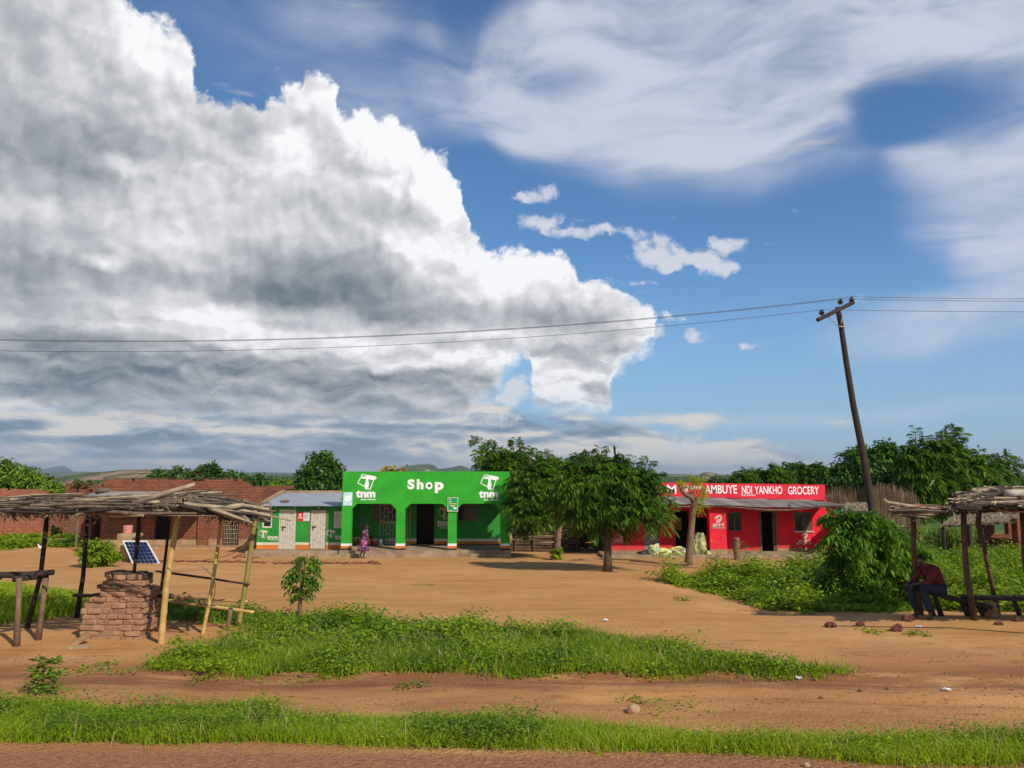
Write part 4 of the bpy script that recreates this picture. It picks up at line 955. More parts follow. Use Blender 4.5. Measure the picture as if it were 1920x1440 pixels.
def thatch_hut():
    d = 33.0; X = lambda u: px(u, d); g = zf(X(1850), d)
    r = thing('thatched_stall', 'open stall with pale thatch roof and brick side, behind the right shelter', 'stall', (X(1850), d, g))
    A = (X(1764), d, pz(989, d)); B = (X(1906), d, pz(980, d)); C2 = (px(1915, d + 2.6), d + 2.6, pz(963, d + 2.6)); D = (px(1788, d + 2.6), d + 2.6, pz(969, d + 2.6))
    thatch_mesh('thatch', r, A, B, C2, D, 2600, M['straw'], 9, .6, .028)
    q = MB(); q.add([A, B, C2, D], [(0, 1, 2, 3)]); q.build('thatch_base', M['branch'], r)
    for u, w_ in ((1770, .06), (1818, .10), (1843, .06)):
        q = MB(); q.tube([(X(u - 2), d + .1, g - .1), (X(u + 1), d + .1, (g + pz(985, d)) / 2), (X(u), d + .1, pz(986, d))], w_, 7); q.build('post', M['branchdk'], r)
    w = MB(); w.box(X(1904), X(1960), d - .1, d + .3, g - .5, pz(972, d)); w.build('brick_pier', M['brick'], r)
    w = MB(); w.holes(px(1838, d + 2.6), px(1960, d + 2.6), g - .5, pz(970, d + 2.6), d + 2.6, d + 2.9, [(px(1864, d + 2.6), px(1890, d + 2.6), pz(1002, d + 2.6), pz(980, d + 2.6))]); w.box(px(1838, d + 2.6), px(1838, d + 2.6) + .25, d + .3, d + 2.6, g - .5, pz(1010, d + 1)); w.build('back_wall', M['brick'], r)
    w = MB(); w.box(px(1846, d + 1.9), px(1912, d + 1.9), d + 1.9, d + 2.1, g - .5, pz(1012, d + 1.9)); w.build('counter_wall', M['brick'], r)
thatch_hut()
# ------------------------------------------------------------------ foliage
LG = {
 'weed':   leafmat('weed_leaf', (.090, .165, .008), (.21, .32, .012), (.37, .45, .030), .42, .6),
 'weeddk': leafmat('dark_weed_leaf', (.050, .100, .008), (.13, .220, .012), (.26, .36, .028), .36, .6),
 'grass':  leafmat('grass_blade', (.16, .25, .010), (.30, .41, .014), (.46, .46, .05), .45, .65),
 'frond':  leafmat('feathery_leaf', (.026, .070, .007), (.070, .150, .011), (.20, .32, .024), .32, .5),
 'weedtree': leafmat('lively_leaf', (.040, .105, .010), (.085, .185, .014), (.20, .32, .026), .33, .42),
 'dry':    leafmat('dry_stalk', (.34, .30, .12), (.42, .36, .16), (.26, .28, .08), .3, .8),
 'mango':  leafmat('glossy_broad_leaf', (.020, .058, .008), (.050, .120, .013), (.11, .21, .022), .25, .40),
 'far':    leafmat('distant_leaf', (.028, .070, .012), (.060, .120, .018), (.11, .17, .030), .25, .7),
 'olive':  leafmat('dull_green_leaf', (.045, .075, .016), (.085, .130, .026), (.13, .17, .04), .25, .6),
 'yellow': leafmat('yellow_green_leaf', (.22, .30, .012), (.36, .42, .014), (.50, .52, .03), .42, .5),
 'flower': leafmat('yellow_flower', (.10, .12, .02), (.45, .30, .03), (.55, .40, .05), .3, .6),
 'maize':  leafmat('maize_leaf', (.07, .17, .02), (.14, .27, .03), (.40, .33, .06), .38, .5),
}
def nrm(v): return v / (np.linalg.norm(v, axis=-1, keepdims=True) + 1e-9)
def leaves(c, d, up, L, w, droop=.15):
    """rhombic leaves: base c, direction d, about-normal up, length L, half width w"""
    s = nrm(np.cross(d, up)); L = np.asarray(L).reshape(-1, 1); w = np.asarray(w).reshape(-1, 1); z = np.array([0, 0, 1.0])
    m = c + d * L * .42
    return np.stack([c, m + s * w, c + d * L - z * L * droop, m - s * w], 1).reshape(-1, 3)
def rdir(g, n): return nrm(g.normal(size=(n, 3)))
def fronds(g, B, D, L, k=8, w=.016, ll=.15, droop=.6):
    """feathery leaves: rachis from B along D, k pairs of narrow leaflets"""
    n = len(B); L = np.asarray(L).reshape(-1, 1); out = []; z = np.array([0, 0, 1.0]); side = nrm(np.cross(D, z) + g.normal(0, .1, (n, 3)))
    for i in range(k):
        t = (i + .8) / k; p = B + D * L * t - z * droop * L * t * t; tan = nrm(D - z * 2 * droop * t); s_ = ll * (.55 + .9 * math.sin(math.pi * min(1, t * .85 + .1)))
        for sg in (-1, 1):
            dd = nrm(side * sg * .8 + tan * .65 - z * .35 + g.normal(0, .14, (n, 3)))
            out.append(leaves(p, dd, nrm(z + side * sg * .3 + g.normal(0, .25, (n, 3))), s_ * (.8 + .4 * g.random(n)) * L[:, 0] / .5, np.full(n, w) * L[:, 0] / .5, .25))
    return np.concatenate(out)
def quads(V): return np.arange(len(V)).reshape(-1, 4)
def bent(a, b, g, k=5, amp=.12):
    a, b = np.array(a, float), np.array(b, float); L = np.linalg.norm(b - a); pts = [a]; o = g.normal(0, amp * L, 3); o2 = g.normal(0, amp * L * .4, 3)
    for i in range(1, k): t = i / k; pts.append(a + (b - a) * t + o * math.sin(math.pi * t) + o2 * math.sin(2 * math.pi * t))
    return pts + [b]
def tree(name, label, base, blobs, d, leaf='frond', tips=40, group=None, tr=.14, bark='bark', seed=1, trunk=None, fl=.55, k=8, lw=.016, ll=.15, per=6, twig=True, ls=.2, cat='tree', droop=.45, fork=None, updir=.35, shoots=()):
    """blobs: (u, v, ru, rv, dd[, weight]) of the photograph at distance d + dd"""
    g = np.random.default_rng(seed); base = Vector(base); r = thing(name, label, cat, base, group)
    MBt = MB(); BB = []
    for b in blobs:
        dd = d + b[4]; c = P(b[0], b[1], dd); BB.append((np.array(c), b[2] * dd / F, b[3] * dd / F, b[5] if len(b) > 5 else 1))
    tot = sum(b[1] * b[2] * b[3] for b in BB); cen = sum(b[0] * b[1] * b[2] for b in BB) / sum(b[1] * b[2] for b in BB)
    top = Vector(fork) if fork is not None else Vector((base.x + (cen[0] - base.x) * .35, base.y + (cen[1] - base.y) * .35, base.z + (cen[2] - base.z) * .55))
    tp = trunk or [base, base.lerp(top, .5) + Vector((g.normal(0, .05), g.normal(0, .05), 0)), top]
    tp = [Vector(p) for p in tp]; top = tp[-1]; tp[0] = tp[0] - Vector((0, 0, .12))
    MBt.tube(tp, [tr * (1.25 if i == 0 else 1 - .35 * i / (len(tp) - 1)) for i in range(len(tp))], 9)
    V = []
    for c, ru, rv, w in BB:
        MBt.tube(bent(top, c, g), [tr * .55, tr * .5, tr * .42, tr * .34, tr * .26, tr * .2], 6)
        n = max(3, int(tips * ru * rv * w / tot))
        q = rdir(g, n) * (g.random((n, 1)) ** .45) * (.70 + .55 * g.random((n, 1)))
        tip = c + q * np.array([ru, ru * .9, rv]) * .88
        if twig:
            for p in tip[: min(n, 60)]: MBt.tube([tuple(c), tuple((c + p) / 2 + g.normal(0, .04, 3)), tuple(p)], [tr * .16, tr * .11, tr * .05], 4, caps=False)
        out = nrm(q + 1e-6)
        if leaf in ('frond', 'yellow', 'weedtree'):
            B = np.repeat(tip, per, 0); O = np.repeat(out, per, 0); D = nrm(O * .55 + rdir(g, len(B)) * .75 + np.array([0, 0, updir])); D[:, 2] = np.maximum(D[:, 2], -.35)
            V.append(fronds(g, B, nrm(D), fl * (.65 + .7 * g.random(len(B))), k, lw, ll, droop))
        else:
            B = np.repeat(tip, per, 0); O = np.repeat(out, per, 0); D = nrm(O * .7 + rdir(g, len(B)) * .9 - np.array([0, 0, .25])); n2 = len(B)
            V.append(leaves(B + rdir(g, n2) * ls * .7, D, nrm(O * .8 + np.array([0, 0, .8]) + rdir(g, n2) * .5), ls * (.7 + .7 * g.random(n2)), ls * .22 * (.7 + .6 * g.random(n2)), .3))
    for (u0, v0, u1, v1) in shoots:      # single arching shoots with feathery leaves down both sides
        a = np.array(P(u0, v0, d)); b = np.array(P(u1, v1, d)); L = np.linalg.norm(b - a); pts = bent(a, b, g, 6, .05); MBt.tube(pts, list(np.linspace(tr * .22, tr * .05, 7)), 5)
        n = max(8, int(L / .055)); t = np.sort(g.random(n) ** .75); B = a + (b - a) * t[:, None] + np.stack([0 * t, 0 * t, .06 * L * np.sin(np.pi * t)], -1); ax = (b - a) / L; h = nrm(np.cross(ax, [0, -1, .2])); sg = np.where(np.arange(n) % 2, 1, -1)[:, None]
        D = nrm(ax * (.45 + .5 * t[:, None]) + h * sg * .8 + rdir(g, n) * .45 + np.array([0, 0, .12])); V.append(fronds(g, B, D, fl * (.95 - .35 * t) * (.8 + .4 * g.random(n)), k, lw * .9, ll * .9, droop * .9))
    MBt.build('trunk', M[bark], r, smooth=True)
    V = np.concatenate(V); np_mesh('crown', V, quads(V), LG[leaf], r)
    return r
def ground_at(u, d): x = px(u, d); return (x, d, zf(x, d))

# trees between and around the shops
tree('feathery_tree', 'dark feathery-leaved tree with spreading crown in front of the gap beside the red shop', ground_at(1138, 30.5),
     [(1140, 905, 56, 40, 0), (1180, 918, 44, 36, .4), (1092, 908, 38, 36, -.2), (1112, 945, 50, 28, .2), (1165, 950, 52, 24, -.4), (1205, 965, 38, 14, -.8), (1200, 892, 20, 16, .3), (1125, 875, 20, 14, 0), (1160, 875, 16, 12, 0), (1082, 884, 18, 16, .3), (1130, 978, 34, 12, .3), (1224, 918, 14, 22, 0, .7), (1068, 935, 20, 26, 1.0), (1085, 965, 20, 12, .2)],
     30.5, 'frond', 320, tr=.17, seed=11, trunk=[P(1139, 1072, 30.5) + Vector((0, 0, -.03)), P(1140, 1040, 30.5), P(1139, 1005, 30.5), P(1144, 965, 30.5)], fl=.60, k=8, lw=.024, ll=.19, per=5,
     shoots=[(1125, 880, 1127, 838), (1155, 885, 1170, 855), (1112, 885, 1108, 850), (1205, 900, 1217, 860), (1185, 890, 1192, 862), (1080, 890, 1086, 852), (1222, 925, 1258, 948), (1205, 960, 1262, 962), (1225, 905, 1246, 922), (1195, 975, 1235, 985), (1140, 985, 1128, 1010), (1075, 905, 1052, 915), (1215, 938, 1250, 968), (1165, 975, 1180, 998), (1105, 975, 1098, 1000)])
tree('feathery_tree', 'leaning-trunk feathery tree at the right corner of the green shop', ground_at(1043, 37.5),
     [(1000, 905, 30, 34, 0), (1025, 900, 32, 28, .5), (1042, 930, 28, 28, .3), (995, 945, 28, 26, -.2), (1015, 885, 26, 14, .4), (975, 925, 12, 30, -.3), (1012, 968, 34, 16, .3), (985, 980, 12, 10, -.3), (975, 955, 10, 12, -.4)],
     37.5, 'frond', 330, tr=.17, bark='barklt', seed=12, trunk=[P(1043, 1046, 37.5), P(1046, 1015, 37.5), P(1050, 975, 37.5), P(1045, 945, 37.5)], fl=.58, k=7, lw=.025, ll=.19, per=5,
     shoots=[(1000, 885, 992, 850), (1020, 880, 1028, 848), (985, 955, 948, 938), (980, 975, 955, 985), (975, 925, 960, 905), (1045, 890, 1052, 862), (1000, 975, 985, 1000)])
tree('feathery_tree', 'tall feathery tree with two arching branches above the right corner of the green shop', ground_at(985, 47),
     [(935, 862, 14, 10, 0), (962, 862, 16, 14, 0), (945, 880, 30, 12, 0), (985, 878, 26, 14, 0), (1030, 878, 22, 9, .4), (985, 900, 34, 18, 0), (912, 886, 22, 5, 0)],
     47, 'frond', 230, tr=.2, seed=13, fl=.72, k=7, lw=.032, ll=.24, per=5,
     shoots=[(955, 868, 891, 824), (950, 872, 893, 848), (945, 880, 896, 866), (962, 862, 968, 824), (955, 866, 950, 838), (972, 866, 984, 838), (935, 860, 920, 832), (1015, 880, 1048, 864), (1010, 880, 1030, 850), (990, 875, 1005, 846)])
tree('feathery_tree', 'feathery tree standing behind the log fence between the two shops', ground_at(1072, 43.5),
     [(1080, 880, 30, 26, 0), (1062, 910, 34, 30, 0), (1100, 900, 36, 30, 0), (1095, 940, 40, 30, 0), (1070, 965, 40, 24, 0), (1120, 985, 34, 20, 0), (1110, 865, 22, 14, 0)],
     43.5, 'frond', 260, tr=.16, seed=14, fl=.66, k=7, lw=.026, ll=.19, per=6, trunk=[ground_at(1078, 43.5), P(1076, 1000, 43.5), P(1078, 960, 43.5)])
# the lopped tree before the red shop
def lopped():
    d = 34.0; r = thing('lopped_tree', 'lopped tree with bare crooked limbs and sparse yellow-green leaves in front of the red shop', 'tree', ground_at(1293, d))
    q = MB(); p = lambda u, v, e=0: P(u, v, d + e)
    q.tube([p(1290, 1064), p(1292, 1045), p(1294, 1015), p(1297, 985), p(1300, 960), p(1302, 945), p(1301, 935)], [.21, .165, .15, .13, .135, .15, .12], 9)
    q.tube([p(1301, 942), p(1296, 932, -.1), p(1288, 929, -.2), p(1280, 922, -.3), p(1276, 914, -.3), p(1270, 908, -.3)], [.13, .12, .10, .085, .06, .03], 7)
    q.tube([p(1277, 916, -.3), p(1285, 914, -.3), p(1290, 908, -.3)], [.06, .04, .02], 6); q.tube([p(1298, 932), p(1296, 925), p(1301, 922)], [.10, .07, .05], 6)
    q.tube([p(1290, 1058), p(1278, 1056, -.3), p(1270, 1060, -.4)], [.10, .06, .03], 6); q.tube([p(1293, 1058), p(1302, 1061, .1), p(1322, 1064, -.1)], [.08, .05, .02], 6)
    q.build('trunk', M['barklt'], r, smooth=True)
    g = np.random.default_rng(5); Vs = []; W_ = MB()
    for (u, v, ru, rv, n) in ((1280, 906, 14, 8, 14), (1297, 900, 10, 10, 16), (1310, 905, 10, 12, 16), (1316, 920, 9, 12, 16), (1313, 938, 8, 12, 15), (1308, 952, 6, 4, 6), (1275, 915, 6, 8, 5), (1290, 914, 10, 6, 5)):
        c = np.array(P(u, v, d - .1)); q_ = rdir(g, n) * g.random((n, 1)) ** .5 * np.array([ru, ru, rv]) * d / F; B = np.repeat(c + q_, 5, 0)
        Vs.append(fronds(g, B, nrm(rdir(g, len(B)) + np.array([.3, 0, .2])), .25 * (.7 + .6 * g.random(len(B))), 4, .024, .10, .5)); W_.tube([tuple(P(1301, 938, d)), tuple((c + np.array(P(1301, 938, d))) / 2 + np.array([.05, 0, .08])), tuple(c)], [.02, .015, .006], 4)
    W_.build('twigs', M['barklt'], r)
    V = np.concatenate(Vs); np_mesh('crown', V, quads(V), LG['yellow'], r)
lopped()
# trees behind
tree('mango_tree', 'round dense mango-like tree rising behind the low green annex', ground_at(600, 50), [(603, 880, 38, 32, 0), (595, 905, 42, 24, 0), (600, 862, 24, 14, 0), (625, 890, 24, 30, 0), (575, 895, 22, 24, 0), (612, 852, 12, 6, 0), (585, 925, 50, 14, 0)], 50, 'mango', 620, tr=.25, seed=21, per=9, ls=.30)
tree('mango_tree', 'broad domed mango-like tree behind the leaning power pole', ground_at(1630, 46), [(1620, 870, 56, 34, 0), (1665, 868, 42, 38, 0), (1585, 895, 40, 34, 0), (1640, 900, 70, 36, 0), (1660, 845, 24, 16, 0), (1605, 850, 22, 12, 0), (1580, 925, 40, 22, 0), (1690, 900, 36, 36, 0), (1560, 900, 20, 24, 0)], 46, 'mango', 1100, tr=.3, seed=22, per=9, ls=.34)
tree('feathery_tree', 'wide feathery tree with long ragged branches reaching right, above the right shelter', ground_at(1770, 42),
     [(1720, 862, 24, 20, 0), (1748, 862, 18, 14, 0), (1768, 878, 34, 26, 0), (1825, 880, 18, 16, 0), (1800, 895, 34, 22, 0), (1850, 888, 14, 12, 0), (1740, 905, 46, 34, 0), (1720, 940, 40, 20, 0), (1800, 930, 46, 18, 0), (1845, 908, 10, 10, 0), (1775, 848, 16, 12, 0)],
     42, 'frond', 560, tr=.24, seed=23, fl=.72, k=7, lw=.032, ll=.25, per=5,
     shoots=[(1722, 865, 1716, 804), (1712, 870, 1700, 835), (1735, 860, 1738, 822), (1748, 862, 1790, 800), (1745, 850, 1768, 812), (1770, 862, 1804, 812), (1790, 885, 1805, 838), (1825, 880, 1838, 842), (1815, 885, 1818, 850), (1845, 888, 1892, 852), (1850, 895, 1915, 866), (1848, 900, 1908, 886), (1840, 885, 1868, 858), (1775, 865, 1782, 828)])
for i, (u, vt, ru, lab) in enumerate([(1392, 893, 22, 'leftmost'), (1420, 889, 26, 'second from the left'), (1450, 884, 26, 'third from the left'), (1490, 877, 30, 'fourth and tallest'), (1528, 880, 26, 'rightmost')]):
    tree('bushy_tree', 'small bushy tree showing over the red fascia, %s of the five there' % lab, ground_at(u, 53 + i % 2), [(u, vt + 10, ru * .7, 12, 0), (u - ru * .5, vt + 22, ru * .7, 16, 0), (u + ru * .5, vt + 20, ru * .7, 16, 0), (u + 2, vt + 1, 6, 7, 0, 1.6), (u + ru * .6, vt + 8, 5, 6, 0, 1.5), (u, vt + 45, ru, 26, 0)], 53 + i % 2, 'frond', 190, group='trees behind the red shop', tr=.12, seed=30 + i, fl=.7, k=6, lw=.03, ll=.2, per=6)
for i, (u, vt, ru, rv, dd, lab) in enumerate([(300, 883, 18, 12, 66, 'spiky-topped tree at the left end of the row behind the brick building'), (342, 877, 34, 16, 64, 'widest tree of the row behind the brick building'), (385, 874, 22, 16, 63, 'pale-leaved tree in the middle of the row behind the brick building'), (402, 874, 10, 14, 60, 'thin dark tree poking up from the row behind the brick building'), (435, 884, 32, 14, 60, 'drooping tree right of the middle of the row behind the brick building'), (482, 892, 30, 14, 58, 'low dark tree at the right end of the row behind the brick building')]):
    tree('broadleaf_tree', lab, ground_at(u, dd), [(u, vt + rv * .8, ru, rv * .8, 0), (u - ru * .5, vt + rv + 6, ru * .7, rv, 0), (u + ru * .5, vt + rv + 8, ru * .7, rv, 0), (u, vt + rv * 2 + 12, ru * 1.2, rv * 1.2, 0), (u - 4, vt + 1, 5, 4, 0, 1.5)], dd, 'olive' if i == 2 else 'mango', 260, group='trees behind the brick building', tr=.15, seed=40 + i, per=8, ls=.34)
tree('bamboo_clump', 'bright leafy clump like bamboo behind the left brick wall', ground_at(30, 60), [(10, 885, 26, 20, 0), (-30, 890, 40, 30, 0), (50, 900, 30, 22, 0), (80, 910, 26, 18, 0), (105, 922, 18, 12, 0), (25, 915, 60, 24, 0), (10, 868, 8, 6, 0), (45, 884, 18, 8, 0), (112, 940, 14, 12, 0)], 60, 'weeddk', 560, tr=.15, seed=50, per=9, ls=.42, cat='bamboo clump')
tree('flowering_tree', 'yellow-flowering treetop just showing over the green shop parapet', ground_at(735, 54), [(735, 882, 26, 6, 0), (752, 881, 12, 6, 0), (715, 884, 12, 4, 0), (738, 910, 40, 22, 0)], 54, 'flower', 150, tr=.12, seed=51, per=9, ls=.26)
for i, (u, v, ru, rv, dd, kind, lab) in enumerate([(520, 905, 26, 10, 75, 'weeddk', 'bush between the brick building and the round mango-like tree'), (548, 916, 18, 10, 60, 'weed', 'pale bush just above the left end of the annex roof'), (505, 922, 14, 10, 56, 'weed', 'bright bush at the top corner of the brick building'), (1350, 900, 30, 10, 90, 'far', 'low tree on the slope left of the trees over the red fascia'), (1900, 900, 40, 12, 80, 'far', 'bush on the horizon at the right edge above the shelter'), (1830, 915, 40, 20, 62, 'olive', 'grey-green palm-like bush behind the right shelter roof')]):
    tree('bush', lab, ground_at(u, dd), [(u, v, ru, rv, 0), (u - ru * .5, v + rv * .6, ru * .8, rv, 0), (u + ru * .5, v + rv * .5, ru * .8, rv, 0)], dd, kind, 120, tr=.08, seed=60 + i, per=8, ls=.36, cat='bush')

# far bush: clumps scattered over the plain and slopes
def far_bush():
    g = np.random.default_rng(77); n = 9000; dd = 100 * np.exp(g.random(n) ** .8 * 2.9); x = (g.random(n) * 2 - 1) * dd * .75; keep = (fbm(x / 60 + 5, dd / 60, 5, 3) + g.random(n) * .25 > .52) & ~((x / dd < -.40) & (x / dd > -.62) & (dd > 300)); x, dd = x[keep], dd[keep]; n = len(x); z = zg(x, dd)
    r_ = (1.0 + 1.5 * g.random(n)) * (1 + dd / 1200); per = 60
    c = np.repeat(np.stack([x, dd, z + r_ * .5], -1), per, 0); R_ = np.repeat(r_, per)[:, None]; q = rdir(g, n * per); q[:, 2] = np.abs(q[:, 2]) * 1.0 - .15
    B = c + q * R_ * (.55 + .5 * g.random((n * per, 1))); V = leaves(B, nrm(q + rdir(g, n * per) * .8), nrm(q + np.array([0, 0, .5])), R_[:, 0] * .26, R_[:, 0] * .11, .1)
    o = np_mesh('far_bushland', V, quads(V), LG['far']); tag(o, 'scattered trees and scrub on the plain beyond the village', 'bushland', kind='stuff')
far_bush()

# ------------------------------------------------------------------ ground vegetation
def inpoly(x, y, poly):
    ins = np.zeros(len(x), bool); n = len(poly)
    for i in range(n):
        x0, y0 = poly[i]; x1, y1 = poly[(i + 1) % n]
        c = ((y0 > y) != (y1 > y)) & (x < (x1 - x0) * (y - y0) / (y1 - y0 + 1e-12) + x0); ins ^= c
    return ins
def poly_px(pts): return [tuple(Gd(u, v)[:2]) for u, v in pts]
def scatter(poly, dens, g, ragged=.25, thr=None, sc=.6):
    xs = [p[0] for p in poly]; ys = [p[1] for p in poly]; A = (max(xs) - min(xs) + 1) * (max(ys) - min(ys) + 1); n = int(A * dens)
    x = min(xs) - .5 + g.random(n) * (max(xs) - min(xs) + 1); y = min(ys) - .5 + g.random(n) * (max(ys) - min(ys) + 1)
    wx = (vnoise(x * 1.6, y * 1.6, 41) - .5) * ragged * 2 + g.normal(0, ragged * .5, n); wy = (vnoise(x * 1.6 + 9, y * 1.6, 42) - .5) * ragged * 2 + g.normal(0, ragged * .5, n)
    k = inpoly(x + wx, y + wy, poly)
    if thr is not None: k &= fbm(x * sc, y * sc, 43, 3) + g.random(n) * .15 > thr
    return x[k], y[k]
def weeds(name, label, poly, dens, H, ls, leaf, seed, per=10, ragged=.25, thr=None, cat='weeds', kind='stuff', spread=.16, hn=.5):
    g = np.random.default_rng(seed); x, y = scatter(poly, dens, g, ragged, thr); n = len(x); z = zg(x, y)
    cl = np.clip((fbm(x * 1.5, y * 1.5, seed, 3) - .30) / .34, 0, 1) ** 1.3; h = H * (.35 + .65 * g.random(n)) * (1 - hn + 1.75 * hn * cl)
    c = np.repeat(np.stack([x, y, z], -1), per, 0); hh = np.repeat(h, per); t = g.random(n * per) ** .6; a = g.random(n * per) * 6.283; rr = spread * g.random(n * per) * (.4 + t)
    B = c + np.stack([rr * np.cos(a), rr * np.sin(a), hh * t], -1); D = nrm(np.stack([np.cos(a), np.sin(a), g.normal(.15, .35, n * per)], -1)); U = nrm(np.stack([g.normal(0, .45, n * per), g.normal(-.15, .45, n * per), np.ones(n * per)], -1))
    L = ls * (.6 + .8 * g.random(n * per)); V = leaves(B, D, U, L, L * .28, .2)
    o = np_mesh(name, V, quads(V), LG[leaf]); return tag(o, label, cat, kind=kind)
def blades(name, label, poly, dens, H, w, leaf, seed, ragged=.25, thr=None, cat='grass'):
    g = np.random.default_rng(seed); x, y = scatter(poly, dens, g, ragged, thr); n = len(x); z = zg(x, y)
    h = H * (.4 + .6 * g.random(n)) * (.6 + .8 * fbm(x * 1.2, y * 1.2, seed, 3)); a = g.random(n) * 6.283; ln = h * (.2 + .6 * g.random(n)); b = g.random(n) * 6.283
    c = np.stack([x, y, z - .01], -1); s = np.stack([np.cos(a), np.sin(a), 0 * a], -1) * w; t1 = c + np.stack([np.cos(b) * ln * .4, np.sin(b) * ln * .4, h * .6], -1); t2 = c + np.stack([np.cos(b) * ln, np.sin(b) * ln, h], -1)
    V = np.stack([c - s, c + s, t1 + s * .8, t1 - s * .8, t1 - s * .8, t1 + s * .8, t2 + s * .08, t2 - s * .08], 1).reshape(-1, 3)
    o = np_mesh(name, V, quads(V), LG[leaf]); return tag(o, label, cat, kind='stuff')
PP = poly_px
# verge beside the road
verge = PP([(-420, 1338), (-60, 1335), (60, 1325), (200, 1338), (420, 1340), (500, 1325), (520, 1352), (700, 1356), (830, 1352), (960, 1358), (1080, 1368), (1250, 1380), (1400, 1392), (1600, 1398), (1780, 1392), (1960, 1380), (2350, 1385), (2350, 1450), (1900, 1436), (1600, 1428), (1300, 1416), (1000, 1402), (700, 1396), (400, 1392), (150, 1388), (-60, 1385), (-420, 1388)])
blades('verge_grass', 'bright green grass along the edge of the road in the foreground', verge, 6500, .15, .0034, 'grass', 101, .14)
weeds('verge_weeds', 'leafy weeds mixed in the grass along the road edge', verge, 260, .17, .030, 'weed', 102, 12, .16, .42)
lv = PP([(-60, 1345), (100, 1330), (320, 1345), (500, 1335), (520, 1372), (380, 1388), (100, 1384), (-60, 1384)])
weeds('verge_weeds', 'taller leafy weeds on the left half of the road verge', lv, 420, .30, .034, 'weeddk', 103, 14, .14, .38)
weeds('verge_weeds', 'dark bushy weed clumps at the middle of the road verge', PP([(770, 1362), (980, 1362), (1010, 1385), (980, 1402), (800, 1398)]), 420, .26, .034, 'weeddk', 123, 14, .14, .46)
weeds('verge_weeds', 'dark weeds low in the left verge', PP([(280, 1365), (420, 1362), (440, 1388), (260, 1388)]), 300, .24, .034, 'weeddk', 124, 14, .14, .40)
blades('dry_stalks', 'thin dry stalks standing in the grass along the road edge', verge, 130, .26, .0030, 'dry', 131, .14, .42)
# green island in the middle of the yard edge
isl = PP([(215, 1254), (330, 1236), (430, 1208), (520, 1176), (560, 1158), (660, 1160), (760, 1176), (900, 1186), (1040, 1190), (1120, 1196), (1200, 1212), (1320, 1232), (1440, 1246), (1590, 1260), (1500, 1266), (1380, 1262), (1150, 1262), (900, 1262), (640, 1262), (400, 1262), (300, 1260)])
blades('island_grass', 'fine bright grass on the front edge of the green island', PP([(215, 1254), (330, 1240), (520, 1215), (800, 1205), (1100, 1202), (1200, 1212), (1440, 1246), (1590, 1260), (1500, 1266), (1150, 1262), (640, 1262), (300, 1260)]), 2000, .17, .0045, 'grass', 104, .30, .36)
weeds('island_weeds', 'low dense leafy weeds forming a green island at the edge of the yard', isl, 120, .23, .060, 'weed', 105, 14, .34, .30, hn=.85)
blades('island_grass', 'grass growing all through the weeds of the green island', isl, 800, .22, .005, 'weeddk', 125, .3, .34)
weeds('island_weeds', 'taller leafy weeds heaped on the left part of the green island around the sapling', PP([(520, 1200), (535, 1168), (600, 1160), (700, 1170), (780, 1182), (1000, 1192), (1100, 1200), (900, 1215), (700, 1215)]), 70, .34, .070, 'weed', 106, 22, .15, .38, hn=.85)
weeds('island_weeds', 'darker leafy plants along the back of the green island', PP([(540, 1178), (640, 1168), (860, 1186), (1100, 1196), (1180, 1206), (900, 1206), (600, 1196)]), 60, .30, .065, 'weeddk', 126, 22, .2, .45, hn=.9)
blades('dry_stalks', 'dry yellow stalks among the weeds of the green island', isl, 60, .34, .005, 'dry', 132, .3, .40)
weeds('island_weeds', 'dark low patches of creeping weed in the green island', isl, 60, .16, .050, 'frond', 133, 14, .3, .50, hn=.9)
# weeds to the right
rw = PP([(1215, 1088), (1290, 1088), (1350, 1082), (1450, 1078), (1540, 1070), (1600, 1058), (1720, 1050), (1840, 1052), (2250, 1056), (2300, 1148), (1900, 1146), (1700, 1146), (1560, 1148), (1500, 1150), (1440, 1142), (1390, 1126), (1330, 1112), (1270, 1100)])
weeds('thicket_weeds', 'knee-high bright weeds filling the hollow behind the seated man', rw, 30, .66, .12, 'weed', 107, 30, .35, .33, hn=.9, spread=.25)
weeds('thicket_weeds', 'tall dark plants standing up here and there in the right-hand hollow', rw, 5, 1.05, .10, 'weeddk', 137, 60, .3, .50, hn=.9, spread=.30)
weeds('thicket_weeds', 'darker tall weeds at the back of the hollow on the right', PP([(1440, 1110), (1500, 1085), (1600, 1062), (1700, 1058), (1750, 1100), (1700, 1130), (1560, 1135)]), 18, .80, .13, 'weeddk', 108, 36, .3, .38, hn=.8, spread=.3)
weeds('thicket_weeds', 'yellowish weeds in front of the thatched stall at right', PP([(1740, 1075), (1840, 1068), (1990, 1070), (1990, 1120), (1760, 1125)]), 26, .80, .10, 'weed', 109, 34, .3, .36, hn=.8, spread=.28)
# left
blades('yard_grass', 'sunlit short grass behind the left shelter', PP([(-60, 1105), (20, 1100), (60, 1112), (140, 1120), (160, 1140), (120, 1160), (-60, 1175)]), 420, .28, .012, 'grass', 110, .3)
weeds('yard_weeds', 'leafy weeds behind the left shelter posts', PP([(-60, 1110), (40, 1104), (130, 1130), (150, 1148), (60, 1158), (-60, 1168)]), 26, .28, .10, 'weed', 111, 12, .3, .42)
blades('yard_grass', 'dark grass strip behind the brick oven and bamboo posts', PP([(270, 1140), (330, 1135), (440, 1150), (540, 1160), (520, 1180), (470, 1172), (300, 1165)]), 500, .24, .010, 'weeddk', 112, .2)
weeds('yard_weeds', 'weeds behind the bamboo posts of the left shelter', PP([(280, 1138), (360, 1140), (480, 1155), (540, 1165), (500, 1180), (300, 1162)]), 40, .28, .09, 'weeddk', 113, 12, .2, .40)
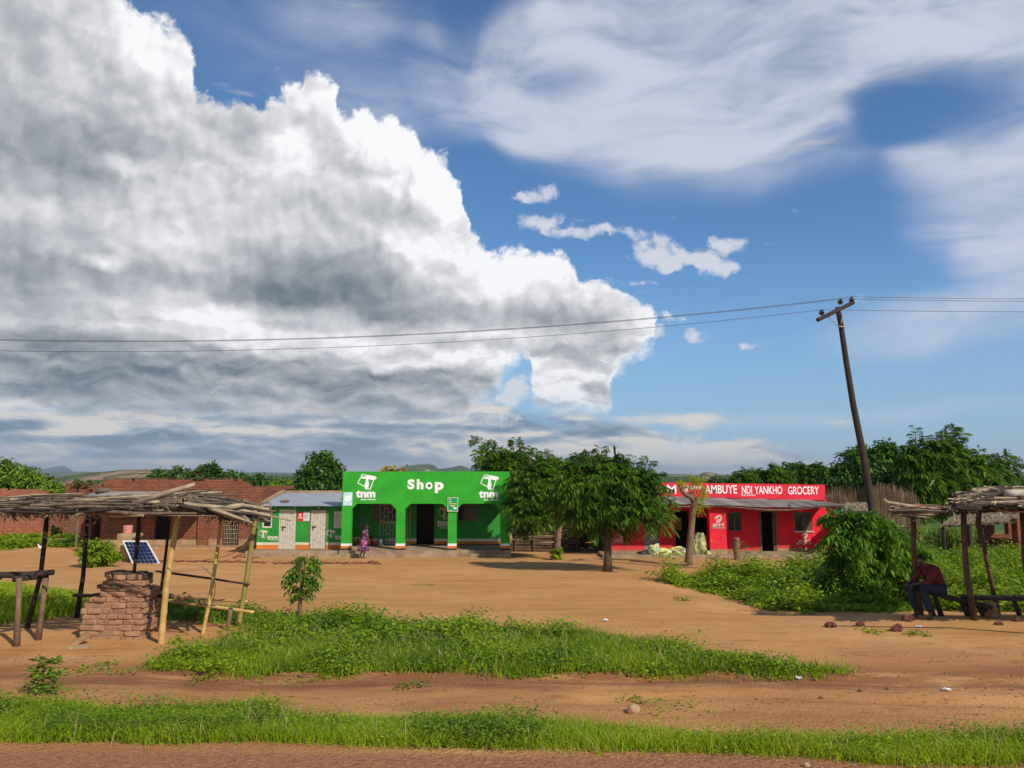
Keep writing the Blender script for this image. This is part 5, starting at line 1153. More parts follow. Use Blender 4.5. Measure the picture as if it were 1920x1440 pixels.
weeds('wall_weeds', 'green weeds at the foot of the left brick wall', PP([(-80, 1020), (0, 1012), (78, 1010), (92, 1018), (70, 1026), (0, 1032), (-80, 1034)]), 16, .45, .20, 'weed', 114, 22, .4, None, spread=.35)
weeds('wall_weeds', 'shaded weeds between the broken footing and the brick pier', PP([(100, 1024), (128, 1012), (152, 1006), (152, 1022), (120, 1028)]), 16, .45, .2, 'weeddk', 115, 22, .3, None, spread=.35)
weeds('wall_weeds', 'tall plants in the gap between the two left brick walls', PP([(80, 1006), (84, 996), (116, 996), (118, 1006)]), 8, 1.3, .26, 'weed', 116, 30, .3, None, spread=.4)
def tuft(label, u, v, n, h, ls, leaf, seed, rad=.25, top=None, name='weed_tuft'):
    g = np.random.default_rng(seed); b = Gd(u, v) if top is None else top; x = g.normal(0, rad * .5, n); y = g.normal(0, rad * .5, n); per = 8
    c = np.repeat(np.stack([b.x + x, b.y + y, b.z + 0 * x], -1), per, 0); a = g.random(n * per) * 6.283; t = g.random(n * per)
    B = c + np.stack([.05 * np.cos(a), .05 * np.sin(a), h * t], -1); D = nrm(np.stack([np.cos(a), np.sin(a), g.normal(.25, .3, n * per)], -1)); U = nrm(np.stack([g.normal(0, .4, n * per), g.normal(0, .4, n * per), np.ones(n * per)], -1)); L = ls * (.6 + .8 * g.random(n * per))
    V = leaves(B, D, U, L, L * .25, .2); o = np_mesh('weed_patch' if rad > .19 and name == 'weed_tuft' else name, V, quads(V), LG[leaf], loc=b); return tag(o, label, 'weeds' if rad > .19 else 'weed tuft', kind='stuff' if rad > .19 else None)
for i, (u, v, n, h, ls, rad, lab) in enumerate([(380, 1256 + 22, 10, .05, .05, .25, 'in the track below the left tip of the green island'), (545, 1279, 10, .05, .05, .3, 'on the track below the middle of the green island'), (770, 1290, 14, .06, .05, .22, 'in the churned soil of the track'), (1265, 1336, 12, .04, .05, .35, 'beside the pale stone on the track'), (1200, 1316, 10, .04, .05, .2, 'just left of the pale stone'), (1625, 1185, 12, .05, .07, .25, 'left one of the two on bare ground before the seated man'), (1725, 1192, 12, .06, .07, .25, 'right one of the two on bare ground before the seated man'), (330, 1208, 10, .12, .06, .1, 'at the foot of the thick yellow bamboo post'), (190, 1254, 10, .06, .06, .3, 'at the left tip of the green island'), (1285, 1126, 9, .10, .08, .2, 'on the bare bank beside the thicket'), (1400, 1085, 12, .2, .12, .4, 'at the near rim of the thicket'), (800, 1098, 8, .05, .07, .4, 'on the bare yard in front of the green shop'), (82, 1300, 26, .42, .10, .12, 'tall and dark, sticking up above the verge at left')]):
    tuft('small green weed tuft ' + lab, u, v, n, h, ls, 'weed' if i % 2 else 'weeddk', 200 + i, rad)
tuft('tuft of broad green leaves sprouting at the foot of the leaning-trunk tree', 1043, 1043, 9, .5, .32, 'weed', 230, .2, top=Vector(ground_at(1043, 37.2)))
tuft('dry weeds sprouting on top of the half-height brick wall', 150, 912, 16, .5, .28, 'olive', 231, 1.1, top=P(158, 914, 51.8))
def plants():
    # sapling
    g = np.random.default_rng(61); d = Gd(560, 1168).y; b = Gd(560, 1168)
    r = thing('sapling', 'young tree sapling with drooping lance leaves on a thin brown stem in the yard', 'sapling', b)
    q = MB(); tp = P(576, 1040, d); pts = [b - Vector((0, 0, .05)), P(563, 1130, d), P(567, 1090, d), P(571, 1065, d), tp]; q.tube(pts, [.05, .04, .03, .022, .012], 7); q.build('trunk', M['barklt'], r, smooth=True)
    V = []
    for i in range(78):
        t = g.random() ** .85; v = 1042 + 84 * t; c = np.array(P(np.interp(v, [1040, 1065, 1090, 1130], [576, 571, 567, 563]), v, d)); a = g.random() * 6.283
        wd = .27 * (.40 + .75 * math.sin(math.pi * min(1, .15 + t * .8))); Dv = nrm(np.array([[math.cos(a), .6 * math.sin(a), .35 + .3 * g.random()]])); V.append(fronds(g, c[None], Dv, [wd * (1.0 + .6 * g.random())], 4, .030, .17, .75))
    V = np.concatenate(V); np_mesh('crown', V, quads(V), LG['weedtree'], r)
    # round shrub on several stems by the solar panel
    d = 33.0; b = Vector(ground_at(176, d)); r = thing('shrub', 'round leafy shrub on several bare stems beside the solar panel', 'shrub', b)
    q = MB()
    for i in range(9):
        a = g.random() * 6.283; q.tube([b + Vector((g.normal(0, .06), g.normal(0, .06), -.05)), b + Vector((.22 * math.cos(a), .22 * math.sin(a), .45)), b + Vector((.10 + .5 * math.cos(a), .5 * math.sin(a), 1.05))], [.045, .03, .015], 6)
    q.build('stems', M['branchdk'], r, smooth=True); V = []
    for (u, v, ru, rv, n) in ((182, 1034, 34, 20, 120), (178, 1052, 24, 18, 60), (205, 1040, 18, 14, 40), (170, 1022, 18, 10, 30), (222, 1044, 6, 5, 8)):
        c = np.array(P(u, v, d)); q_ = rdir(g, n) * g.random((n, 1)) ** .4 * np.array([ru, ru, rv]) * d / F; B = np.repeat(c + q_, 7, 0); m = len(B)
        V.append(leaves(B + rdir(g, m) * .08, nrm(rdir(g, m) + np.array([0, 0, -.2])), nrm(rdir(g, m) * .5 + np.array([0, -.2, 1])), .20 * (.6 + .7 * g.random(m)), .055 * (.7 + .5 * g.random(m)), .25))
    V = np.concatenate(V); np_mesh('crown', V, quads(V), LG['weed'], r)
    # drooping big-leaved bush in front of the red shop's right end
    tree('big_leaved_bush', 'arching bush with long drooping leaves in front of the right end of the red shop', ground_at(1668, 22.5),
         [(1610, 985, 44, 22, 0), (1645, 1005, 40, 26, 0), (1690, 1040, 30, 26, 0), (1625, 1025, 40, 24, -.2), (1580, 970, 16, 12, 0, 1.5), (1590, 1010, 26, 20, -.4), (1660, 1050, 50, 30, 0), (1590, 1045, 26, 14, -.4, .5), (1712, 1060, 20, 22, .2), (1600, 1075, 40, 20, 0), (1690, 1080, 40, 26, 0), (1565, 1090, 24, 12, 0)],
         22.5, 'weedtree', 215, tr=.07, seed=71, fl=.52, k=6, lw=.028, ll=.19, per=6, cat='bush', droop=.6, shoots=[(1600, 985, 1560, 962), (1620, 985, 1592, 958), (1600, 1010, 1566, 1000), (1650, 985, 1632, 962), (1600, 1065, 1560, 1052), (1690, 1005, 1712, 985), (1590, 1035, 1560, 1040), (1720, 1040, 1740, 1020)]).children
plants()
def maize():
    g = np.random.default_rng(91); poly = [(px(1726, 36), 36), (px(1850, 36), 36), (px(1850, 41), 41), (px(1720, 41), 41)]; x, y = scatter(poly, 9, g, .2); n = len(x); z = zg(x, y); V = []
    for i in range(n):
        h = 1.2 + .5 * g.random(); b = np.array([x[i], y[i], z[i]]); k = 9
        t = (np.arange(k) + 1) / k; a = g.random(k) * 6.283; B = b + np.stack([0 * t, 0 * t, h * t * .85], -1); D = nrm(np.stack([np.cos(a), np.sin(a), .9 + 0 * a], -1)); V.append(leaves(B, D, nrm(np.stack([-np.cos(a), -np.sin(a), 1 + 0 * a], -1)), .55 + .2 * g.random(k), np.full(k, .035), .55))
        s = np.array([.016, 0, 0]); V.append(np.array([b - s, b + s, b + s + [0, 0, h], b - s + [0, 0, h]]))
    V = np.concatenate(V); o = np_mesh('maize', V, quads(V), LG['maize']); tag(o, 'green maize growing in front of the reed fence', 'maize crop', kind='stuff')
maize()
# ------------------------------------------------------------------ market shelters
def jag(mb, pts, rad, n=7): mb.tube(pts, rad, n)
def bamboo(mb, a, b, r0, r1, seed, bend=.0, nodes=7):
    rr = random.Random(seed); a, b = Vector(a), Vector(b); k = nodes * 4; pts = []; rad = []
    side = Vector((rr.uniform(-1, 1), rr.uniform(-1, 1), 0)).normalized()
    for i in range(k + 1):
        t = i / k; p = a.lerp(b, t) + side * bend * math.sin(math.pi * t); w = r0 + (r1 - r0) * t; ph = (t * nodes) % 1
        pts.append(p); rad.append(w * (1.10 if ph < .13 or ph > .87 else 1.0))
    mb.tube(pts, rad, 10)
def pole(parent, name, pts, rad, m, n=7, label=None):
    q = MB(); q.tube(pts, rad, n); o = q.build(name, M[m], parent, smooth=True)
    if label: o['label'] = label
    return o
def left_shelter():
    d0 = 14.0; r = thing('market_shelter', 'leaning pole shelter with a rough flat roof of dry branches, at the left', 'shelter', (px(260, d0), d0, zf(px(260, d0), d0)))
    g_ = lambda u, d: zf(px(u, d), d) - .06
    fp = lambda u, v, d: P(u, v, d)
    # posts
    pole(r, 'post', [(px(64, 15.2), 15.2, g_(64, 15.2)), fp(76, 1080, 15.2), fp(84, 1010, 15.2), fp(90, 948, 15.2)], [.05, .042, .045, .038], 'branchdk')
    pole(r, 'post', [(px(155, 16.6), 16.6, g_(155, 16.6)), fp(156, 1080, 16.6), fp(162, 1000, 16.6), fp(165, 948, 16.6)], [.055, .045, .042, .038], 'branchdk')
    pole(r, 'post', [fp(251, 1082, 14.3), fp(253, 1060, 14.3), fp(259, 1005, 14.3), fp(263, 945, 14.3)], [.03, .03, .042, .035], 'branchdk')
    pole(r, 'post', [(px(300, 16.6), 16.6, g_(300, 16.6)), fp(303, 1100, 16.6), fp(312, 1030, 16.6), fp(321, 950, 16.6)], [.035, .032, .03, .028], 'branchdk')
    q = MB(); bamboo(q, (px(314, 13.75), 13.75, g_(314, 13.75)), fp(338, 948, 13.6), .055, .046, 3, .05, 8); o = q.build('bamboo_post', M['bamboo'], r, smooth=True); o['label'] = 'thick pale yellow bamboo post'
    q = MB(); bamboo(q, (px(389, 14.7), 14.7, g_(389, 14.7)), fp(416, 962, 14.6), .036, .030, 4, -.04, 9); q.build('bamboo_post', M['bamboo'], r, smooth=True)
    q = MB(); bamboo(q, (px(454, 15.4), 15.4, g_(454, 15.4)), fp(478, 966, 15.2), .045, .050, 5, .03, 9); o = q.build('bamboo_post', M['bamboogr'], r, smooth=True); o['label'] = 'mossy green-brown bamboo post'
    # rails and bench rails
    pole(r, 'rail', [fp(293, 1071, 16.3), fp(330, 1076, 15.6), fp(390, 1084, 15.0), fp(468, 1096, 15.3)], [.022, .026, .024, .02], 'branchdk', 6)
    q = MB(); bamboo(q, fp(297, 1118, 16.2), fp(464, 1128, 15.4), .028, .022, 7, .02, 6); q.build('rail', M['bamboo'], r, smooth=True)
    q = MB(); bamboo(q, fp(297, 1124, 15.4), fp(476, 1148, 15.0), .034, .028, 8, .02, 6); q.build('rail', M['bamboo'], r, smooth=True)
    pole(r, 'rail', [fp(299, 1118, 15.0), fp(320, 1117, 14.6), fp(329, 1119, 14.2)], [.04, .04, .035], 'branch', 6)
    pole(r, 'rail', [fp(139, 1116, 16.4), fp(170, 1117, 15.8), fp(200, 1112, 15.0)], [.04, .036, .03], 'branchdk', 6)
    pole(r, 'short_post', [(px(435, 15.0), 15.0, g_(435, 15.0)), fp(433, 1140, 15.0)], [.045, .04], 'barklt', 7)
    # beams under the branches
    pole(r, 'beam', [fp(-60, 956, 13.4), fp(80, 953, 13.5), fp(200, 950, 13.5), fp(330, 948, 13.6), fp(420, 962, 14.2), fp(505, 974, 14.9)], [.05] * 6, 'branchdk', 7)
    pole(r, 'beam', [fp(-60, 962, 16.4), fp(160, 955, 16.5), fp(320, 955, 16.6), fp(480, 968, 15.9)], [.05] * 4, 'branchdk', 7)
    for i, u in enumerate((-20, 70, 160, 255, 340, 420, 475)):
        pole(r, 'cross_pole', [fp(u, np.interp(u, [0, 340, 480], [955, 948, 968]), 13.2), fp(u + 8, np.interp(u, [0, 340, 480], [955, 950, 966]), 16.9)], [.035, .03], 'branchdk', 6)
    # roof: long dry branches lying sideways, heaped
    top = lambda u: np.interp(u, [-120, 0, 100, 180, 250, 330, 365, 420, 480, 545], [941, 943, 940, 942, 937, 928, 926, 948, 963, 972])
    bot = lambda u: np.interp(u, [-120, 0, 60, 180, 300, 340, 420, 480, 545], [960, 958, 953, 958, 954, 950, 958, 968, 976])
    mats = ['branch', 'branchlt', 'branchdk', 'branch']; qs = [MB() for _ in mats]; rr = random.Random(17)
    for i in range(560):
        dd = 12.9 + 4.0 * rr.random(); f = rr.random(); u0 = rr.uniform(-160, 500); L_ = rr.uniform(.5, 2.4) if u0 < 400 else rr.uniform(.4, 1.1)
        f2 = (dd - 12.9) / 4.0; v = bot(u0) + (top(u0) - bot(u0)) * (.08 + .34 * f2 + .34 * f); hgt = 0
        L_ = min(L_, max(.25, (488 - u0) * 13.6 / F)); u0 = min(u0, 470); a = P(u0, v, 13.6); kx = 1 if u0 > 250 else .5; x0 = a.x * dd / 13.6 * kx + a.x * (1 - kx); z0 = a.z + (dd - 13.6) * .012; u1 = u0 + L_ * F / 13.6; v1 = bot(u1) + (top(u1) - bot(u1)) * (.08 + .32 * f2 + .34 * f); b = P(u1, v1, 13.6)
        x1 = x0 + (b.x - a.x); z1 = z0 + (b.z - a.z) + rr.uniform(-.10, .10); d1 = dd + rr.uniform(-.7, .7)
        k = rr.choice((0, 0, 1, 2, 3)) if f2 + f > .7 else rr.choice((0, 2, 2, 1)); rad = rr.choice((.012, .016, .02, .028, .042))  # lower sticks mostly dark, putting the underside's shade into their colour
        m_ = Vector(((x0 + x1) / 2, (dd + d1) / 2 + rr.uniform(-.08, .08), (z0 + z1) / 2 + rr.uniform(-.05, .06))); qs[k].tube([(x0, dd, z0), m_, (x1, d1, z1)], [rad, rad * .9, rad * .5], 5)
    for i, m_ in enumerate(mats): qs[i].build('roof_branches', M[m_], r)['kind'] = 'stuff'
    g2 = np.random.default_rng(4)   # leafy litter on and under the branches, dark to paint in the underside's shade
    n = 2600; u = g2.uniform(-150, 470, n); dd = g2.uniform(12.9, 16.9, n); f = g2.random(n) ** 1.4; v = bot(u) + 4 + (top(u) - bot(u)) * f * .9
    pp = np.array([P(a, b, 13.6) for a, b in zip(u, v)]); c = np.stack([pp[:, 0] * dd / 13.6, dd, pp[:, 2] + (dd - 13.6) * .012], -1)
    D = nrm(np.stack([g2.normal(0, 1, n), g2.normal(0, .5, n), g2.normal(-.25, .35, n)], -1)); V = leaves(c, D, nrm(g2.normal(size=(n, 3))), g2.uniform(.08, .30, n), g2.uniform(.008, .03, n), .2)
    np_mesh('dry_litter', V, quads(V), M['strawdk'], r)['kind'] = 'stuff'
    for (u, v, u1, v1, rd) in ((250, 945, 365, 908, .05), (410, 958, 458, 946, .055), (470, 962, 546, 976, .02), (255, 947, 300, 940, .05), (300, 934, 352, 914, .02), (180, 922, 205, 919, .05)):
        pole(r, 'roof_pole', [P(u, v, 13.1), P((u + u1) / 2, (v + v1) / 2 - 1, 13.1), P(u1, v1, 13.15)], [rd, rd * .95, rd * .6], 'branchlt' if v > 940 else 'branch', 7)
    q = MB(); q.add([P(62, 950, 13.3), P(90, 950, 13.3), P(89, 968, 13.35), P(83, 974, 13.35), P(72, 968, 13.3), P(64, 976, 13.3), P(62, 960, 13.32)], [(0, 6, 5, 4, 3, 2, 1)]); q.add([Vector(p) + Vector((0, .012, 0)) for p in (P(62, 950, 13.3), P(90, 950, 13.3), P(89, 968, 13.35), P(83, 974, 13.35), P(72, 968, 13.3), P(64, 976, 13.3), P(62, 960, 13.32))], [(0, 1, 2, 3, 4, 5, 6)]); q.build('torn_sack', M['branchlt'], r)
left_shelter()
def oven():
    d = 14.15; X = lambda u: px(u, d); g = zf(X(222), d)
    r = thing('brick_stack', 'stepped stack of old mud bricks with sooty top, under the front of the left shelter', 'brick stack', (X(222), d, g))
    def layers(name, mb, prof, y0, rows, dy, seed, bl=.24, bh=.098, dark=None):
        rr = random.Random(seed); z = g - .05; k = 0
        while True:
            v = 893 + (HC - z - bh / 2) * F / d; sp = prof(z)
            if sp is None: break
            xa, xb = sp; x = xa + rr.uniform(-.03, .03) - (bl / 2 if k % 2 else 0)
            while x < xb - .05:
                l = bl * rr.uniform(.8, 1.12); a = max(x, xa + rr.uniform(-.03, .02)); b = min(x + l - rr.uniform(.004, .016), xb + rr.uniform(-.03, .035))
                if b - a > .05: mb.rbox(((a + b) / 2, y0 + dy / 2 + rr.uniform(-.02, .02), z + bh / 2), (b - a) / 2, dy / 2 * rr.uniform(.93, 1.04), bh / 2 - rr.uniform(-.002, .007), rz=rr.uniform(-.07, .07), ry=rr.uniform(-.06, .06), jit=.10)
                x += l
            z += bh; k += 1
    zt = pz(1081, d)
    def prof(z):
        if z > zt - .03: return None
        v = 893 + (HC - z) * F / d
        return (X(float(np.interp(v, [1081, 1098, 1100, 1116, 1118, 1126, 1134, 1208], [206, 206, 195, 193, 184, 166, 164, 160]))), X(float(np.interp(v, [1081, 1095, 1130, 1208], [272, 276, 279, 276]))))
    q = MB(); layers('m', q, prof, d, 0, .38, 3); o = q.build('brickwork', mud := mat('mud_brick', (.40, .215, .115), .95, .22, 6, .9, 30, (.27, .14, .075), obj=False), r, bevel=.022)
    c = MB(); c.box(X(170), X(274), d + .022, d + .32, g - .1, pz(1130, d)); c.box(X(198), X(270), d + .025, d + .32, pz(1130, d), pz(1090, d)); c.build('mortar_core', mat('mud_mortar', (.30, .17, .09), 1, .2, 4, .5, 20, obj=False), r)
    q = MB(); rr = random.Random(2)
    for i in range(6): q.rbox((X(211 + i * 11.5), d + .18 + rr.uniform(-.03, .03), zt + rr.uniform(-.01, .03)), .105, .15, .05, rz=rr.uniform(-.2, .2), ry=rr.uniform(-.1, .1), jit=.1)
    for i in range(3): q.rbox((X(202 + i * 12), d + .1, pz(1102, d) + .02), .11, .14, .04, rz=rr.uniform(-.2, .2), jit=.1)
    q.build('sooty_bricks', mat('sooty_brick', (.055, .038, .03), .95, .3, 8, .8, 30, (.13, .075, .045)), r, bevel=.02)
    d2 = 14.75; X2 = lambda u: px(u, d2)
    def prof2(z):
        if z > pz(1106, d2): return None
        return (X2(268), X2(294))
    q = MB(); layers('m', q, prof2, d2, 0, .34, 9); q.build('side_pier', mud, r, bevel=.03)
    q = MB(); b = Gd(151, 1208); q.rbox((b.x, b.y, b.z + .08), .16, .07, .045, rz=.5, ry=-.6, jit=.1); o = q.build('brick', mud, None, loc=b, bevel=.015); tag(o, 'loose mud brick leaning at the left foot of the brick stack', 'brick')
    q = MB(); b = Gd(148, 1216); q.rbox((b.x, b.y, b.z + .02), .15, .05, .018, rz=.2, jit=.1); o = q.build('wood_chip', M['branchlt'], None, loc=b); tag(o, 'pale flat chip of wood in front of the loose brick', 'wood chip')
oven()
def left_table():
    d = 14.0; r = thing('pole_table', 'rough table of dark logs on crooked legs at the left edge', 'table', (px(50, d), d, zf(px(50, d), d)))
    pole(r, 'top_log', [P(-70, 1080, 13.8), P(0, 1078, 13.9), P(50, 1078, 14.0), P(101, 1073, 14.1)], [.05, .055, .06, .05], 'branchdk')
    pole(r, 'top_log', [P(-70, 1085, 14.3), P(0, 1083, 14.4), P(2, 1083, 14.4)], [.05, .05, .04], 'branchdk')
    pole(r, 'cross_log', [P(27, 1086, 13.6), P(55, 1083, 13.9), P(88, 1081, 14.3)], [.055, .05, .045], 'branchdk')
    for (u0, u1, v1) in ((36, 31, 1212), (86, 71, 1200)):
        dd = Gd(u1, v1).y; pole(r, 'leg', [Gd(u1, v1) - Vector((0, 0, .06)), P((u0 + u1) / 2 + 1, 1140, dd), P(u0, 1084, dd)], [.06, .045, .05], 'barklt', label='crooked leg with peeling bark')
    dd = 14.6; pole(r, 'leg', [(px(-58, dd), dd, zf(px(-58, dd), dd) - .05), P(-55, 1086, dd)], [.05, .045], 'branchdk')
left_table()
def right_shelter():
    d = 16.6; r = thing('market_shelter', 'pole shelter with a broken stick roof over the seated man at right', 'shelter', (px(1815, d), d, zf(px(1815, d), d)))
    g_ = lambda u, dd: zf(px(u, dd), dd) - .06
    pole(r, 'post', [(px(1716, 17.1), 17.1, g_(1716, 17.1)), P(1714, 1050, 17.1), P(1712, 965, 17.1)], [.07, .055, .06], 'bark')
    pole(r, 'post', [(px(1816, 16.4), 16.4, g_(1816, 16.4)), P(1813, 1080, 16.4), P(1808, 1010, 16.4), P(1807, 955, 16.4)], [.07, .06, .055, .06], 'bark')
    pole(r, 'post', [(px(1862, 18.6), 18.6, g_(1862, 18.6)), P(1852, 1060, 18.6), P(1842, 1010, 18.6), P(1834, 985, 18.6), P(1836, 955, 18.6)], [.06, .05, .05, .065, .06], 'bark')
    pole(r, 'post', [(px(1925, 16.2), 16.2, g_(1925, 16.2)), P(1922, 1050, 16.2), P(1919, 985, 16.2), P(1916, 930, 16.2)], [.065, .06, .055, .07], 'bark')
    pole(r, 'post', [(px(1985, 18.8), 18.8, g_(1985, 18.8)), P(1980, 935, 18.8)], [.06, .06], 'bark')
    for pts in ([(1790, 948, 16.3), (1860, 953, 16.3), (1930, 956, 16.2), (2010, 958, 16.2)], [(1815, 950, 18.6), (1900, 945, 18.6), (2010, 945, 18.8)], [(1805, 953, 16.2), (1850, 934, 16.9), (1895, 914, 17.6)], [(1765, 965, 16.2), (1822, 936, 17.2), (1880, 912, 18.2)], [(1900, 945, 16.2), (1925, 925, 17.6), (1940, 915, 18.6)]):
        pole(r, 'beam', [P(*p) for p in pts], [.05] * len(pts), 'branchdk', 6)
    pole(r, 'roof_pole', [P(1657, 936, 16.6), P(1664, 942, 16.6), P(1700, 948, 16.6), P(1745, 954, 16.7), P(1790, 958, 16.9)], [.028, .036, .036, .034, .03], 'branchlt', 7, 'long pale pole with an upturned tip')
    # lower left flap of sticks
    mats = ['branch', 'branchlt', 'branchdk']; qs = [MB() for _ in mats]; rr = random.Random(23)
    def stick(a, b, k, rad): qs[k].tube([a, (a + b) / 2 + Vector((0, rr.uniform(-.05, .05), rr.uniform(-.03, .05))), b], [rad, rad * .9, rad * .5], 5)
    for i in range(60):
        t = i / 60; dd = 16.0 + 1.6 * t; u0 = 1672 + rr.uniform(-6, 20); v0 = np.interp(t, [0, 1], [962, 950]) + rr.uniform(-3, 4); a = P(u0, v0, dd); u1 = rr.uniform(1735, 1775); b = P(u1, v0 + 10 - (u1 - 1735) * .35 + rr.uniform(-4, 3), dd + rr.uniform(-.2, .3)); stick(a, b, rr.choice((0, 0, 1, 2)), rr.uniform(.012, .026))
    for i in range(130):
        t = rr.random(); dd = 15.9 + 3.0 * t; u0 = rr.uniform(1760, 1830) + 26 * t; vb = np.interp(u0, [1750, 1800, 1860, 1940], [966, 954, 950, 950]); v0 = vb - 34 * t - rr.uniform(0, 5); L_ = rr.uniform(.7, 1.9); a = P(u0, v0, dd); b = P(u0 + L_ * F / dd, v0 + rr.uniform(0, 7), dd + rr.uniform(-.3, .3)); stick(a, b, rr.choice((0, 1, 1, 2)) if t > .3 else rr.choice((0, 2, 2)), rr.uniform(.012, .032))
    for i in range(60):
        t = rr.random(); u0 = rr.uniform(1850, 1930); dd = 16.0 + 3 * t; v0 = 948 - 30 * t; a = P(u0, v0, dd); b = P(u0 + rr.uniform(60, 150), v0 + 3, dd); stick(a, b, rr.choice((0, 1, 2)), rr.uniform(.015, .035))
    for i in range(170):      # roof corner extended forward, mostly out of frame, to shade the man's ground
        dd = rr.uniform(14.1, 16.1); u0 = rr.uniform(1868, 2150) + (dd - 14.1) * -12; v0 = 958 - rr.uniform(0, 16); a = P(u0, v0, dd); b = P(u0 + rr.uniform(90, 240), v0 + rr.uniform(-4, 4), dd + rr.uniform(-.3, .3)); stick(a, b, rr.choice((0, 0, 1, 2)), rr.uniform(.02, .042))
    for (u0, v0, u1, v1) in ((1810, 926, 1826, 931), (1826, 920, 1848, 930), (1844, 912, 1885, 922), (1880, 917, 1925, 919), (1806, 929, 1850, 931), (1783, 941, 1838, 948), (1795, 937, 1830, 942)):
        stick(P(u0, v0, 17.6), P(u1, v1, 17.8), 1, .02)
    for i, m_ in enumerate(mats): qs[i].build('roof_branches', M[m_], r)['kind'] = 'stuff'
    thatch_mesh('thatch', r, P(1775, 960, 15.9), P(1990, 966, 15.9), P(1990, 936, 19.0), P(1830, 938, 19.0), 900, M['strawdk'], 12, .5, .02, .05)['kind'] = 'stuff'
    thatch_mesh('thatch', r, P(1880, 957, 14.2), P(2300, 957, 14.2), P(2260, 950, 16.2), P(1850, 950, 16.2), 3600, M['strawdk'], 14, .6, .03, .06)['kind'] = 'stuff'  # dense thatch on the forward roof extension, added to shade the ground below
    q = MB()
    for (u, v, s_) in ((1712, 953, .12), (1730, 955, .13), (1742, 959, .10), (1768, 957, .08), (1722, 951, .08)):
        c = P(u, v, 16.6); rr2 = rr.uniform(-.5, .5); q.add([c + Vector((-s_ * 1.3, -s_, rr2 * .08)), c + Vector((s_, -s_ * .8, .02)), c + Vector((s_ * 1.1, s_, .07)), c + Vector((-s_, s_ * .9, .05))], [(0, 1, 2, 3)])
    q.build('dead_leaves', mat('rusty_dead_leaves', (.30, .11, .05), .8, .2, 9), r)
    o = thing('cloth_roll', 'whitish rolled bundle tied on the top of the right shelter roof', 'bundle', P(1905, 925, 17.0)); q = MB(); q.tube([P(1882, 925, 17.2), P(1886, 926, 17.2), P(1903, 926, 17.1), P(1905, 926, 17.1), P(1926, 926, 17.0), P(1950, 926, 17.0)], [.05, .095, .10, .085, .105, .10], 12); q.build('roll', mat('dirty_white_cloth', (.50, .43, .34), .9, .15, 6, .3, 20), o, smooth=True)
right_shelter()
def right_benches():
    d = 17.05; r = thing('plank_bench', 'sloping dark plank bench that the seated man sits on', 'bench', (px(1790, d), d, zf(px(1790, d), d)))
    q = MB(); a, b = P(1738, 1110, d), P(1852, 1137, d - .1); dirv = (b - a); 
    for k in (-.14, .02): 
        q.tube([a + Vector((0, k, 0)), (a + b) / 2 + Vector((0, k, -.01)), b + Vector((0, k, 0))], [.05, .055, .05], 6)
    q.build('seat', M['branchdk'], r)
    for (u, v0, rad) in ((1737, 1112, .06), (1752, 1114, .06), (1803, 1126, .07), (1836, 1134, .10)):
        dd = d - .02; z = zf(px(u, dd), dd); pole(r, 'leg', [(px(u + 3, dd), dd, z - .05), P(u, v0, dd)], [rad, rad * .8], 'branchdk')
    q = MB(); bb = Vector(ground_at(1846, 16.95)); q.rbox(bb + Vector((0, 0, .06)), .13, .1, .055, rz=.3, jit=.15); q.rbox(bb + Vector((.02, .02, .165)), .11, .09, .05, rz=-.2, jit=.15); q.rbox(bb + Vector((-.01, .0, .265)), .10, .09, .045, rz=.5, jit=.15)
    o = q.build('brick_prop', bpy.data.materials['mud_brick'], r, bevel=.02)
    r = thing('pole_bench', 'long level pole bench behind the sloping plank, reaching out of frame at right', 'bench', (px(1870, 17.4), 17.4, zf(px(1870, 17.4), 17.4)))
    pole(r, 'seat', [P(1799, 1117, 17.3), P(1850, 1119, 17.3), P(1920, 1120, 17.3), P(2010, 1121, 17.3)], [.035, .04, .045, .045], 'branch'); pole(r, 'seat', [P(1802, 1120, 17.0), P(1860, 1123, 17.0), P(2010, 1125, 17.0)], [.03, .035, .04], 'branchdk')
    for u in (1810, 1900, 1990): pole(r, 'leg', [(px(u, 17.2), 17.2, zf(px(u, 17.2), 17.2) - .05), P(u, 1122, 17.2)], [.05, .045], 'branchdk')
right_benches()

